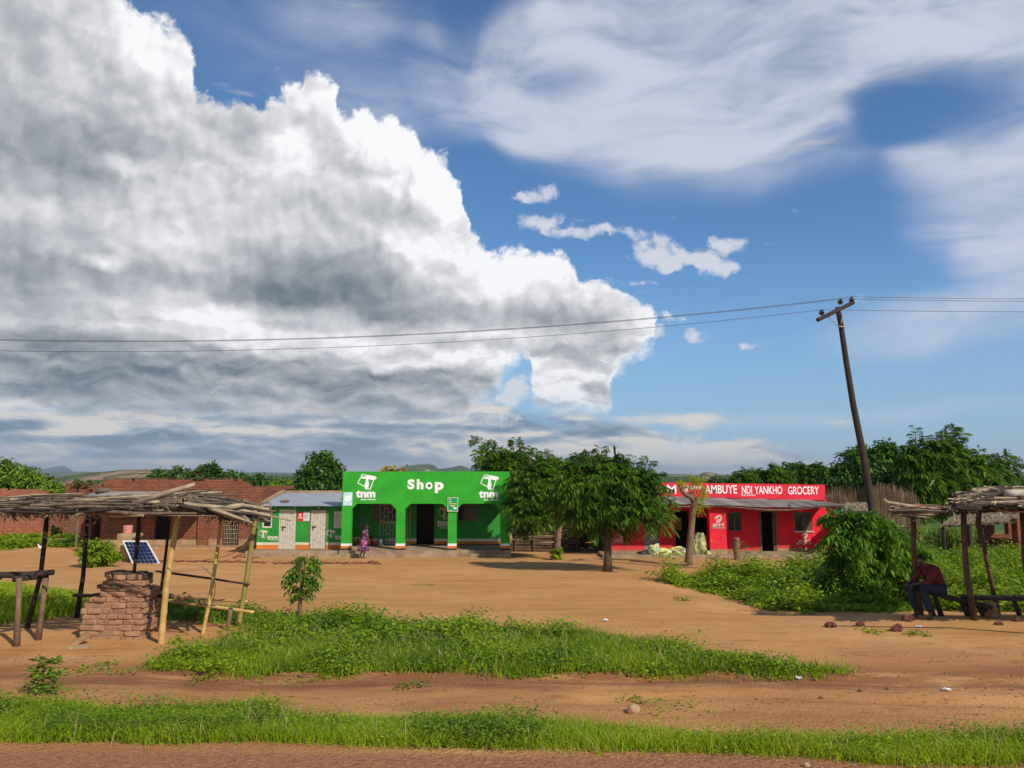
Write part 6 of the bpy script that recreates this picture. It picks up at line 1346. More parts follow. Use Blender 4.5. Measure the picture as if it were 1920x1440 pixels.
# ------------------------------------------------------------------ power pole and lines
def power():
    d = 27.0; b = Vector(ground_at(1656.5, d)); r = thing('power_pole', 'dark leaning wooden power pole with a tilted crossarm at right', 'power pole', b)
    pts = [b - Vector((0, 0, .1)), P(1637, 965, d), P(1618, 850, d), P(1600, 760, d), P(1587, 680, d), P(1576, 605, d), P(1570, 576, d)]
    q = MB(); q.tube(pts, [.150, .135, .119, .108, .099, .092, .088], 12); q.build('pole', M['branchdk'], r, smooth=True)
    a = P(1533, 600, d - .55); c = P(1600, 567, d + .25); q = MB(); q.tube([a, a.lerp(c, .5), c], [.072, .072, .072], 8); q.build('crossarm', M['branchdk'], r)
    a = a + Vector((0, -.14, 0)); 
    im = mat('brown_glazed_insulator', (.03, .018, .015), .25, .1, 8, spec=.6); tops = []
    for (u, v, bu, bv, dd) in ((1541, 585, 1536, 598, d - .52), (1576, 565, 1573, 574, d), (1597, 561, 1596, 568, d + .22)):
        p0, p1 = P(bu, bv, dd), P(u, v, dd); q = MB(); q.tube([p0, p1], [.014, .014], 6); o = q.build('insulator_pin', M['steelbar'], r)
        ax = (p1 - p0).normalized(); q = MB(); q.tube([p1 - ax * .10, p1 - ax * .09, p1 - ax * .03, p1 - ax * .02, p1 + ax * .03, p1 + ax * .04, p1 + ax * .09], [.04, .085, .07, .10, .075, .045, .04], 10); q.build('insulator', im, r, smooth=True); tops.append(p1 + ax * .09)
    for (u0, v0, u1, v1) in ((1553, 594, 1573, 614), (1583, 580, 1577, 606)):
        q = MB(); q.tube([P(u0, v0, d - .13), P((u0 + u1) / 2, (v0 + v1) / 2, d - .15), P(u1, v1, d - .13)], [.018] * 3, 5); q.build('brace', M['steelbar'], r)
    q = MB(); q.tube([P(1573, 612, d - .16), P(1584, 613, d - .12)], [.02, .02], 6); q.build('bolt', M['steelbar'], r)
    wm = mat('dull_grey_wire', (.10, .085, .08), .6, .1, 3)
    for i, (tp, vl, vr, lab) in enumerate(zip(tops, (663, 639.5, 636), (595, 570, 563), ('lowest power line, on the left end of the crossarm', 'middle power line, on the pole-top insulator', 'highest power line, on the right end of the crossarm'))):
        L_ = P(0, vl, 27.5); R_ = P(1920, vr, 27.5); pts = []
        def par(t, A, B, Cx): pass
        # left span: parabola through the insulator and the point over the left edge, sagging to its middle further on
        span = 46.0; x0 = tp.x; x1 = L_.x; dz = L_.z - tp.z; kx = x0 - x1
        a2 = (-dz + .0) ; sag = 1.25
        # z = tp.z + s1*t + 4*sag*(t*t - t), t = (x0 - x)/span
        t1 = kx / span; s1 = (dz - 4 * sag * (t1 * t1 - t1)) / t1
        for k in range(29): t = k / 28; pts.append((x0 - span * t, tp.y + .5 * t, tp.z + s1 * t + 4 * sag * (t * t - t)))
        pr = []; t1 = (R_.x - x0) / span; dz = R_.z - tp.z; s2 = (dz - 4 * .6 * (t1 * t1 - t1)) / t1; s2 = s2
        for k in range(1, 29): t = k / 28; pr.append((x0 + span * t, tp.y + .5 * t, tp.z + s2 * t + 4 * .6 * (t * t - t)))
        q = MB(); q.tube(list(reversed(pts)) + pr, .0085, 5); o = q.build('power_line', wm, None, loc=tp); tag(o, lab, 'power line')
power()

# ------------------------------------------------------------------ small things in the yard
def yard():
    # solar panel leaning on a plastered plinth, a bucket on top
    d = 36.0; b = Vector(ground_at(237, d)); X = lambda u: px(u, d)
    r = thing('plastered_plinth', 'waist-high rough plastered pillar behind the solar panel, bucket on its top', 'plinth', b)
    q = MB(); g = b.z - .05; x0, x1 = X(219), X(248)
    q.add([(x0, d, g), (x1 + .1, d, g), (x1, d, pz(1012, d)), (X(256), d, pz(1007, d)), (X(256), d, pz(1001, d)), (x0 + .02, d, pz(1001, d)), (x0 + .01, d, pz(1010, d)), (x0 + .1, d, pz(1014, d))] + [(x, d + .75, z) for x, z in [(x0, g), (x1 + .1, g), (x1, pz(1012, d)), (X(256), pz(1007, d)), (X(256), pz(1001, d)), (x0 + .02, pz(1001, d)), (x0 + .01, pz(1010, d)), (x0 + .1, pz(1014, d))]],
          [tuple(range(8)), tuple(range(15, 7, -1))] + [(i, i + 8, (i + 1) % 8 + 8, (i + 1) % 8) for i in range(8)])
    q.build('block', mat('cracked_yellow_plaster', (.42, .30, .15), .95, .2, 3, .6, 12, (.25, .15, .08), obj=False), r, bevel=.06)
    c = P(239.5, 1001, d + .3); c.z = pz(1001, d); r = thing('bucket', 'small pink bucket upside down on the plastered pillar', 'bucket', c)
    q = MB(); h = (1001 - 986.5) * d / F; q.lathe(c, [(.185, 0), (.19, .02), (.20, h - .07), (.215, h - .06), (.215, h)], 20); q.build('pail', mat('faded_pink_plastic', (.62, .22, .17), .45, .06, 3), r, smooth=False)
    q = MB(); n = 14; q.tube([c + Vector((.21 * math.cos(a), -.21 * math.sin(a), h - .03 - .13 * math.sin(a))) for a in np.linspace(0, math.pi, n)], .008, 5); q.build('handle', M['steelbar'], r)
    # panel: long axis tilted
    b = Vector(ground_at(265, 35.3)); r = thing('solar_panel', 'blue solar panel in a white frame tilted against the plastered pillar', 'solar panel', b)
    A, B, C2, D = P(250, 1059, 35.0), P(299, 1057, 35.0), P(275, 1015, 35.75), P(231, 1014.5, 35.75)
    n_ = (B - A).cross(D - A).normalized(); n_ = n_ if n_.y < 0 else -n_
    def slab(pa, pb, pc, pd_, t0, t1):
        L_ = [pa, pb, pc, pd_]; q = MB(); q.add([p + n_ * t1 for p in L_] + [p + n_ * t0 for p in L_], [(0, 1, 2, 3), (7, 6, 5, 4)] + [(i, i + 4, (i + 1) % 4 + 4, (i + 1) % 4) for i in range(4)]); return q
    lp = lambda s, t: (A.lerp(B, s)).lerp(D.lerp(C2, s), t)
    slab(A, B, C2, D, -.03, 0).build('backing', M['letter'], r)
    pm = bpy.data.materials.new('solar_cells'); pm.use_nodes = True; pm.node_tree.nodes['Principled BSDF'].inputs['Base Color'].default_value = (.012, .016, .055, 1); pm.node_tree.nodes['Principled BSDF'].inputs['Roughness'].default_value = .15
    cellq = MB()
    for i in range(6):
        for j in range(6):
            s0, s1, t0, t1 = .035 + i * .155, .035 + (i + .93) * .155, .03 + j * .157, .03 + (j + .93) * .157
            L_ = [lp(s0, t0), lp(s1, t0), lp(s1, t1), lp(s0, t1)]; cellq.add([p + n_ * .012 for p in L_] + [p + n_ * .001 for p in L_], [(0, 1, 2, 3)] + [(i_, i_ + 4, (i_ + 1) % 4 + 4, (i_ + 1) % 4) for i_ in range(4)])
    cellq.build('cells', pm, r)
    for (p0, p1) in ((A, B), (B, C2), (C2, D), (D, A)):
        q = MB(); q.tube([p0 + n_ * .012, p1 + n_ * .012], [.028, .028], 4); q.build('frame_bar', M['letter'], r)
    # loose bricks: two rows on the ground, scattered ones
    bm_ = [mat('loose_red_brick', (.26, .085, .045), .95, .2, 8, obj=False), mat('dark_loose_brick', (.17, .065, .04), .95, .2, 8, obj=False)]; rr = random.Random(12)
    protos = []
    for k in range(4):
        q = MB(); q.rbox((0, 0, .035), rr.uniform(.09, .13), rr.uniform(.05, .07), rr.uniform(.035, .05), ry=rr.uniform(-.25, .25), jit=.30); o = q.build('brick', bm_[k % 2], None, loc=(0, 0, 0), bevel=.012); protos.append(o)
    used = [False] * 4
    def put(u, v, grp, lab, s=1):
        k = rr.randrange(4); p = Gd(u, v)
        if not used[k]: o = protos[k]; used[k] = True
        else: o = protos[k].copy(); C.collection.objects.link(o)
        o.location = (p.x, p.y, p.z - .01); o.rotation_euler = (0, 0, rr.uniform(-.5, .5)); o.scale = (s * rr.uniform(.8, 1.3), s, s * rr.uniform(.8, 1.3)); tag(o, lab, 'brick', grp); return o
    u = 288
    while u < 500: put(u, 1053 + rr.uniform(-1, 1.4) + (u - 288) * .010, 'bricks in the long left row', 'reddish brick in the long row across the yard before the brick building'); u += rr.uniform(5.5, 9)
    u = 517
    while u < 716: put(u, 1057 + rr.uniform(-1, 1) + (u - 517) * .003, 'bricks in the right row', 'reddish brick in the broken row across the yard before the green shop'); u += rr.uniform(5.5, 9) if u < 560 or u > 590 else rr.uniform(5.5, 9)
    for i, (u, v) in enumerate([(440, 1047), (447, 1044), (455, 1046), (463, 1043), (452, 1041), (478, 1037), (490, 1036), (500, 1043), (487, 1041), (496, 1039), (524, 1040), (531, 1037), (472, 1048), (482, 1046)]): put(u, v, 'bricks scattered before the annex', 'reddish brick among those scattered before the low green annex')
    put(701, 1056, None, 'upright dark brick at the right end of the brick row', 1.15)
    cl = mat('dark_red_clod', (.17, .060, .036), .95, .25, 7, .6, 22, (.09, .035, .022))
    for i, (u, v, s, lab) in enumerate(((1702, 1164, .13, 'dark red lump lying in front of the seated man'), (1680, 1183, .13, 'broken red-brown clod right of the two clods on the bare ground at right'), (1612, 1174, .10, 'low dark clod on the edge of the shade left of the seated man'), (1556, 1176, .12, 'leftmost clod on the bare ground at right'), (1874, 1172, .08, 'dark upright clod below the right bench'), (1907, 1165, .10, 'dark clod at the right edge under the bench'))):
        b = Gd(u, v); me = bpy.data.meshes.new('clod'); bm = bmesh.new(); bmesh.ops.create_icosphere(bm, subdivisions=3, radius=s)
        for vv in bm.verts:
            c_ = vv.co / s; vv.co *= 1 + 1.7 * (float(fbm(c_.x * 1.9 + i * 7, c_.y * 1.6 + c_.z * 1.3, 5, 4)) - .45); vv.co.z *= .75; vv.co.x *= 1.2; vv.co.z += .25 * s * (c_.x > .1) * c_.z; vv.co *= .72
        bm.to_mesh(me); bm.free(); me.materials.append(cl); o = link(bpy.data.objects.new('clod', me)); o.location = b + Vector((0, 0, s * .28)); tag(o, lab, 'clod')
    for k, uu in enumerate(used):
        if not uu: bpy.data.objects.remove(protos[k])
    # stones
    sm = mat('pale_stone', (.46, .32, .17), .9, .15, 8, .4, 20); sd = mat('red_brown_stone', (.28, .13, .07), .95, .2, 8, .4, 20)
    for i, (u, v, s, m_, lab) in enumerate([(1189, 1336, .075, sm, 'pale rounded stone lying on the track in the foreground'), (1180, 1338, .04, sd, 'small dark stone touching the pale stone'), (1512, 1438, .03, sm, 'pale orange pebble on the gravel at the bottom edge'), (1614, 1297, .035, sd, 'dark lump in the rut at right'), (1540, 1310, .03, sd, 'reddish lump on the pale track'), (1665, 1293, .03, sd, 'dark pebble near the pale tyre mark'), (1205, 1319, .03, sd, 'small dark stone left of the pale stone on the track')]):
        b = Gd(u, v); me = bpy.data.meshes.new('stone'); bm = bmesh.new(); bmesh.ops.create_icosphere(bm, subdivisions=2, radius=s)
        for vv in bm.verts: vv.co *= 1 + .35 * (float(fbm(vv.co.x / s * 1.3 + i * 7, vv.co.y / s * 1.3 + vv.co.z / s, 5, 3)) - .45); vv.co.z *= .75
        bm.to_mesh(me); bm.free(); me.materials.append(m_); me.polygons.foreach_set('use_smooth', [True] * len(me.polygons)); o = link(bpy.data.objects.new('stone', me)); o.location = b + Vector((0, 0, s * .45)); tag(o, lab, 'stone')
    g = np.random.default_rng(31)
    def pebbles(name, lab, n, xr, yr, s0, s1, m_):
        x = g.uniform(*xr, n); y = g.uniform(*yr, n); k = fbm(x * .8, y * 2.5, 6, 3) > .42; x, y = x[k], y[k]; n = len(x); z = zg(x, y); s = g.uniform(s0, s1, n)[:, None, None]
        base = np.array([(-1, -1, 0), (1, -1, 0), (1, 1, 0), (-1, 1, 0), (-.6, -.6, .9), (.6, -.6, .9), (.6, .6, .8), (-.6, .6, .8)])[None] * g.uniform(.6, 1.25, (n, 8, 3)); a = g.random(n) * 3.14; ca, sa = np.cos(a)[:, None], np.sin(a)[:, None]
        V = np.stack([base[..., 0] * ca - base[..., 1] * sa, base[..., 0] * sa + base[..., 1] * ca, base[..., 2]], -1) * s + np.stack([x, y, z - .004], -1)[:, None]
        f = np.array([(4, 5, 6, 7), (0, 1, 5, 4), (1, 2, 6, 5), (2, 3, 7, 6), (3, 0, 4, 7)]); Q = (f[None] + (np.arange(n) * 8)[:, None, None]).reshape(-1, 4); o = np_mesh(name, V.reshape(-1, 3), Q, m_); tag(o, lab, 'gravel', kind='stuff')
    pebbles('gravel', 'small dark stones and crumbs of earth on the track', 3800, (-8, 10), (8.9, 13), .006, .018, sd); pebbles('gravel', 'mixed gravel on the shoulder at the very bottom', 9000, (-6, 6), (5.9, 7.3), .004, .012, sd)
    pebbles('gravel', 'pale grit on the shoulder at the very bottom', 900, (-6, 6), (5.9, 7.3), .003, .008, mat('buff_grit', (.36, .22, .12), .95)); pebbles('gravel', 'small clods strewn over the bare yard', 1500, (-18, 16), (13, 38), .006, .022, sd)
    # twigs on the ground by the two trees
    for i, (pts, lab) in enumerate([([(1180, 1053), (1215, 1056), (1250, 1058), (1290, 1062)], 'long thin stick lying between the two trees before the red shop'), ([(1330, 1062), (1370, 1063), (1420, 1066)], 'thin stick lying right of the lopped tree'), ([(1560, 1176), (1640, 1178), (1780, 1180), (1920, 1190)], 'long dark cord lying across the ground at right')]):
        P_ = [Gd(u, v) + Vector((0, 0, .03)) for u, v in pts]; q = MB(); q.tube(P_, [.02] * len(P_) if i < 2 else [.009] * len(P_), 5); o = q.build('stick' if i < 2 else 'cord', M['branchdk'], None, loc=P_[0]); tag(o, lab, 'stick' if i < 2 else 'cord')
    # stump post
    r = thing('stump_post', 'short thick bare tree-stump post standing before the red shop', 'post', ground_at(1381, 37.2)); dd = 37.2
    q = MB(); b = Vector(ground_at(1381, dd)); q.tube([b - Vector((0, 0, .1)), P(1381, 1030, dd), P(1381, 1009, dd)], [.155, .15, .15], 12); q.build('stump', M['barklt'], r, smooth=False); q = MB(); q.lathe(P(1381, 1009, dd) - Vector((0, 0, .004)), [(.13, 0), (.13, .012), (.06, .02)], 12); q.build('cut_end', M['branchlt'], r)
    # litter
    for i, (u, v, s, c, lab) in enumerate([(822, 1043, .16, (.7, .66, .6), 'crumpled white rag at the step of the green shop'), (1318, 1044, .14, (.45, .45, .6), 'bluish white scrap at the foot of the red shop platform'), (1136, 1165, .05, (.6, .62, .68), 'tiny pale scrap in the middle of the yard'), (1775, 1296, .05, (.75, .74, .72), 'white paper scrap on the track at right'), (1498, 1274, .04, (.6, .62, .62), 'pale scrap just below the right tip of the green island'), (1722, 1177, .05, (.5, .5, .62), 'bluish scrap before the seated man'), (1505, 1043, .10, (.6, .55, .5), 'flat pale scrap before the right window of the red shop'), (1018, 1203, .04, (.8, .78, .7), 'white scrap caught on top of the green island')]):
        b = Gd(u, v); g3 = np.random.default_rng(i); me = bpy.data.meshes.new('litter'); bm = bmesh.new(); bmesh.ops.create_grid(bm, x_segments=4, y_segments=4, size=s)
        for vv in bm.verts: vv.co += Vector((g3.normal(0, s * .15), g3.normal(0, s * .15), abs(g3.normal(0, s * .3))))
        bm.to_mesh(me); bm.free(); me.materials.append(mat('litter_%d' % i, c, .8, .05, 4)); o = link(bpy.data.objects.new('litter', me)); o.location = b + Vector((0, 0, .02)); o.rotation_euler = (0, 0, i * .8); sol = o.modifiers.new('s', 'SOLIDIFY'); sol.thickness = .004; tag(o, lab, 'litter')
    # cable strung from the bamboo post back to the yard
    p0 = P(484, 990, 15.2); p1 = P(350, 1052, 33.0); pts = []
    for i in range(25): t = i / 24; pts.append(p0.lerp(p1, t ** 1.0) + Vector((0, 0, -.55 * math.sin(math.pi * t))))
    P3 = []
    for (u, v, dd) in ((484, 990, 15.2), (478, 1002, 16), (468, 1016, 18), (452, 1028, 21), (440, 1036, 24), (420, 1044, 28), (385, 1050, 33), (350, 1052, 34.5)): P3.append(P(u, v, dd))
    q = MB(); q.tube(P3, [.010, .011, .012, .013, .015, .018, .02, .022], 5); o = q.build('cable', mat('red_and_white_cord', (.55, .30, .20), .6, .1, .8, col2=(.45, .06, .04)), None, loc=P3[-1]); tag(o, 'thin red and pale cord hanging from the mossy bamboo post to the yard', 'cord')
    # sacks on the red shop platform
    def sack(label, c, sx_, sy_, sz_, m_, seed, lean=0):
        me = bpy.data.meshes.new('sack'); bm = bmesh.new(); bmesh.ops.create_icosphere(bm, subdivisions=4, radius=1)
        for vv in bm.verts:
            p = vv.co.copy(); n_ = float(fbm(p.x * 2 + seed, p.y * 2 + p.z * 2.3, seed, 4)) - .47; f = float(fbm(p.x * 5 + p.z * 3, p.y * 5 + p.x * 2, seed + 3, 3)) - .45
            p = p * (1 + n_ * .9 + abs(f) * .35); vv.co = Vector((p.x * sx_ + lean * p.z, p.y * sy_, max(p.z, -.55) * sz_))
        bm.to_mesh(me); bm.free(); me.materials.append(m_); o = link(bpy.data.objects.new('sack', me)); o.location = (c[0], c[1], c[2] + .52 * sz_); tag(o, label, 'sack', 'plastic sacks on the platform')
    def cm(name, a, b_, sc): return mat(name, a, .45, .15, sc, .5, 9, b_, spec=.4)
    fl = .147; d = 39.0; y1 = cm('yellow_plastic_sheet', (.70, .62, .10), (.55, .56, .30), 2.2); y2 = cm('yellow_and_blue_sheet', (.66, .60, .14), (.22, .38, .38), 3.0); y3 = cm('grey_green_tarpaulin', (.20, .22, .13), (.50, .46, .12), 2.4); y4 = cm('black_sheet', (.03, .03, .03), (.06, .06, .05), 3)
    sack('crumpled yellow and blue sack, left end of the heap on the red shop platform', (px(1226, d), d, fl), .32, .3, .32, y2, 3); sack('bright yellow crumpled sack second in the heap on the red shop platform', (px(1244, d), d - .1, fl), .36, .28, .19, y1, 5)
    sack('long low yellow and grey sack just left of the lopped tree trunk', (px(1272, d), d, fl), .55, .3, .24, cm('yellow_grey_sheet', (.62, .56, .12), (.20, .24, .20), 2.6), 8); sack('flat black sack under the left end of the heap', (px(1211, d), d + .1, fl), .35, .25, .12, y4, 11)
    sack('big upright grey-green tarpaulin bundle beside the red pillar', (px(1313, d), d + .25, fl), .42, .38, .62, y3, 14, .10); sack('small bright yellow bag at the foot of the tarpaulin bundle', (px(1326, d), d - .15, fl), .11, .1, .12, y1, 17)
    # leaning board by the pillar
    q = MB(); q.tube([(px(1364, d), d + .3, pz(1014, d)), (px(1374, d), d + .1, pz(1021, d))], [.03, .03], 4); 
yard()

# ------------------------------------------------------------------ people and the bird
def skin(name, V, E, Rr, m, parent, sub=2, root=0):
    """one continuous surface grown over joints V with radii Rr"""
    off = OFF[parent.name]; me = bpy.data.meshes.new(name); me.from_pydata([tuple(Vector(v) - off) for v in V], E, []); me.materials.append(m)
    o = link(bpy.data.objects.new(name, me)); o.parent = parent; OFF[o.name] = off
    s = o.modifiers.new('skin', 'SKIN'); s.use_smooth_shade = True
    for i, sv in enumerate(me.skin_vertices[0].data): r_ = Rr[i]; sv.radius = r_ if hasattr(r_, '__len__') else (r_, r_); sv.use_root = (i == root)
    b = o.modifiers.new('sub', 'SUBSURF'); b.levels = sub; b.render_levels = sub
    return o
class Sk:
    def __init__(s): s.V = []; s.E = []; s.R = []
    def add(s, p, r, par=None): s.V.append(Vector(p)); s.R.append(r); i = len(s.V) - 1; (s.E.append((par, i)) if par is not None else None); return i
    def chain(s, L, par): 
        for p, r in L: par = s.add(p, r, par)
        return par
def hand(sk, wrist, palm_dir, down, side, par, cl=.8):
    """palm, thumb and four curled fingers beyond the wrist joint"""
    w = Vector(wrist); f = Vector(palm_dir).normalized(); dn = Vector(down).normalized(); sd = Vector(side).normalized()
    palm = sk.add(w + f * .055, (.038, .020), par)
    for k, (o_, l) in enumerate(((-.030, .062), (-.010, .075), (.010, .070), (.029, .055))):
        a = sk.add(w + f * .095 + sd * o_, .0105, palm); b = sk.add(w + f * (.095 + l * .5) + sd * o_ * 1.1 + dn * l * .28 * cl, .0095, a); sk.add(w + f * (.095 + l * .72) + sd * o_ * 1.1 + dn * l * .75 * cl, .008, b)
    a = sk.add(w + f * .045 - sd * .042, .0115, palm); sk.add(w + f * .078 - sd * .055 + dn * .02, .0095, a)
def head(parent, c, fwd, m, hair, capm=None):
    """head with brow, nose, mouth, eyes and ears; c is the middle of the skull, fwd the way it looks"""
    f = Vector(fwd).normalized(); up = Vector((0, 0, 1)); up = (up - f * up.dot(f)).normalized(); s = f.cross(up); c = Vector(c); off = OFF[parent.name]
    def blob_(name, cc, rx, rf, ru, mm, sub=3, fn=None):
        me = bpy.data.meshes.new(name); bm = bmesh.new(); bmesh.ops.create_icosphere(bm, subdivisions=sub, radius=1)
        for v in bm.verts:
            p = v.co.copy(); 
            if fn: p = fn(p)
            v.co = cc + s * p.x * rx + f * p.y * rf + up * p.z * ru - off
        bm.to_mesh(me); bm.free(); me.materials.append(mm); me.polygons.foreach_set('use_smooth', [True] * len(me.polygons)); o = link(bpy.data.objects.new(name, me)); o.parent = parent; OFF[o.name] = off; return o
    def face(p):
        q = p.copy()
        if p.z < 0: q.x *= 1 + .30 * p.z; q.y += .10 * -p.z
        if p.y > .6 and abs(p.x) < .28: 
            if -.45 < p.z < .12: q.y += .20 * (1 - abs(p.x) / .28) * (1 - abs(p.z + .2) / .35 if abs(p.z + .2) < .35 else 0)
            if -.75 < p.z < -.45: q.y += .08
        if p.y > .5 and .05 < p.z < .25 and .15 < abs(p.x) < .55: q.y -= .08
        return q
    h = blob_('head', c, .075, .094, .118, m, 4, face)
    for sg in (-1, 1):
        blob_('ear', c + s * .076 * sg - f * .005 - up * .005, .012, .022, .032, m, 2)
        blob_('eye', c + s * .030 * sg + f * .084 + up * .008, .009, .005, .004, M['cream'], 2)
    blob_('mouth', c + f * .092 - up * .062, .026, .008, .009, mat('lips', (.10, .03, .025), .5, .1), 2)
    def cap(p): q = p.copy(); q.z = max(q.z, -.15 + .45 * (q.y > .2) * q.y); return q
    blob_('hair', c - f * .006 + up * .016, .081, .096, .114, hair, 3, cap)
    return h
SK = mat('dark_brown_skin', (.075, .036, .022), .5, .08, 9, spec=.4); SKw = SK
HAIR = mat('black_cropped_hair', (.010, .008, .008), .85, .1, 20, .5, 60)
def seated_man():
    d = 16.95; S_ = lambda u, v, e=0: P(u, v, d + e)
    g = zf(px(1725, d), d)
    r = thing('person', 'seated man in a maroon shirt and dark blue jeans leaning forward, elbow on knee', 'person', (px(1735, d), d, g))
    hipC = S_(1757, 1102, .10); chest = S_(1744, 1070, 0); neck = S_(1729, 1058, -.06); hd = S_(1725, 1050.5, -.12)
    zf2 = lambda u, e: zf(px(u, d + e), d + e)
    kneeL = S_(1730, 1099, -.42); kneeR = S_(1706, 1097, -.18)          # camera-left knee is his right
    ankL = Vector((px(1734, d - .38), d - .38, zf2(1734, -.38) + .09)); ankR = Vector((px(1707, d - .12), d - .12, zf2(1707, -.12) + .09))
    hipL = hipC + Vector((-.02, -.13, -.03)); hipR = hipC + Vector((-.04, .12, -.03))
    b = Sk(); pel = b.add(hipC, .10); sp = b.add(hipC.lerp(chest, .5), .10, pel); ch = b.add(chest, (.12, .13), sp); nk0 = b.add(neck + Vector((.03, .0, -.03)), .055, ch); nk1 = b.add(hd + Vector((.02, .02, -.07)), .05, nk0); b.add(hd + Vector((0, 0, -.01)), .055, nk1)
    shL = chest + Vector((.02, -.20, .07)); shR = chest + Vector((-.07, .18, .06))
    elL = S_(1738, 1094, -.36); wrL = S_(1718, 1094, -.40); elR = S_(1715, 1088, .02); wrR = S_(1706, 1091, -.22)
    a = b.chain([(shL, .062), (elL, .045), (wrL, .03)], ch); hand(b, wrL, (-1, -.1, -.25), (0, -.3, -1), (0, 1, 0), a)
    a = b.chain([(shR, .06), (elR, .043), (wrR, .029)], ch); hand(b, wrR, (-.8, -.4, -.35), (0, -.1, -1), (.4, -.9, 0), a)
    for h_, k_, an in ((hipL, kneeL, ankL), (hipR, kneeR, ankR)):
        a = b.chain([(h_, .085), (h_.lerp(k_, .5), .078), (k_, .060), (k_.lerp(an, .4), .055), (an, .038)], pel); b.chain([(an + Vector((-.06, -.08, -.045)), (.04, .03)), (an + Vector((-.12, -.15, -.055)), (.04, .025))], a)
    skin('body', b.V, b.E, b.R, SK, r)
    # shirt
    sh = mat('maroon_shirt', (.15, .022, .024), .9, .2, 14, .4, 30, (.075, .013, .016)); c = Sk()
    p0 = c.add(hipC + Vector((.02, .02, .04)), (.185, .16)); p1 = c.add(hipC.lerp(chest, .5) + Vector((.03, 0, 0)), (.185, .175), p0); p2 = c.add(chest + Vector((.02, 0, 0)), (.165, .17), p1); c.add(neck + Vector((.035, .01, -.05)), .075, p2)
    c.chain([(shL, .088), (shL.lerp(elL, .5), .074), (elL, .064), (elL.lerp(wrL, .78), .046)], p2); c.chain([(shR, .086), (shR.lerp(elR, .5), .072), (elR, .062), (elR.lerp(wrR, .75), .045)], p2); skin('shirt', c.V, c.E, c.R, sh, r, root=1)
    # collar
    q = MB(); nb = neck + Vector((.03, .0, -.02)); q.tube([nb + Vector((.075 * math.cos(a_), .075 * math.sin(a_), .018 * math.cos(a_))) for a_ in np.linspace(-2.2, 2.2, 11)], [.018] * 11, 6); q.build('collar', mat('red_collar', (.34, .05, .045), .9), r, smooth=True)
    jn = mat('dark_blue_jeans', (.020, .030, .055), .9, .15, 12, .3, 40); j = Sk(); pj = j.add(hipC + Vector((0, 0, -.02)), (.15, .12))
    for h_, k_, an in ((hipL, kneeL, ankL), (hipR, kneeR, ankR)): j.chain([(h_, .118), (h_.lerp(k_, .5), .108), (k_, .092), (k_.lerp(an, .45), .084), (an + Vector((0, 0, .05)), .068)], pj)
    skin('jeans', j.V, j.E, j.R, jn, r)
    sm_ = mat('dusty_brown_shoe', (.09, .055, .035), .7, .2, 12)
    for an in (ankL, ankR):
        s = Sk(); q0 = s.add(an + Vector((.02, .03, -.03)), (.05, .045)); s.chain([(an + Vector((-.05, -.06, -.05)), (.055, .038)), (an + Vector((-.125, -.15, -.058)), (.052, .030)), (an + Vector((-.15, -.18, -.062)), (.035, .022))], q0); skin('shoe', s.V, s.E, s.R, sm_, r)
    head(r, hd, (-.45, -.85, -.05), SK, HAIR)
seated_man()
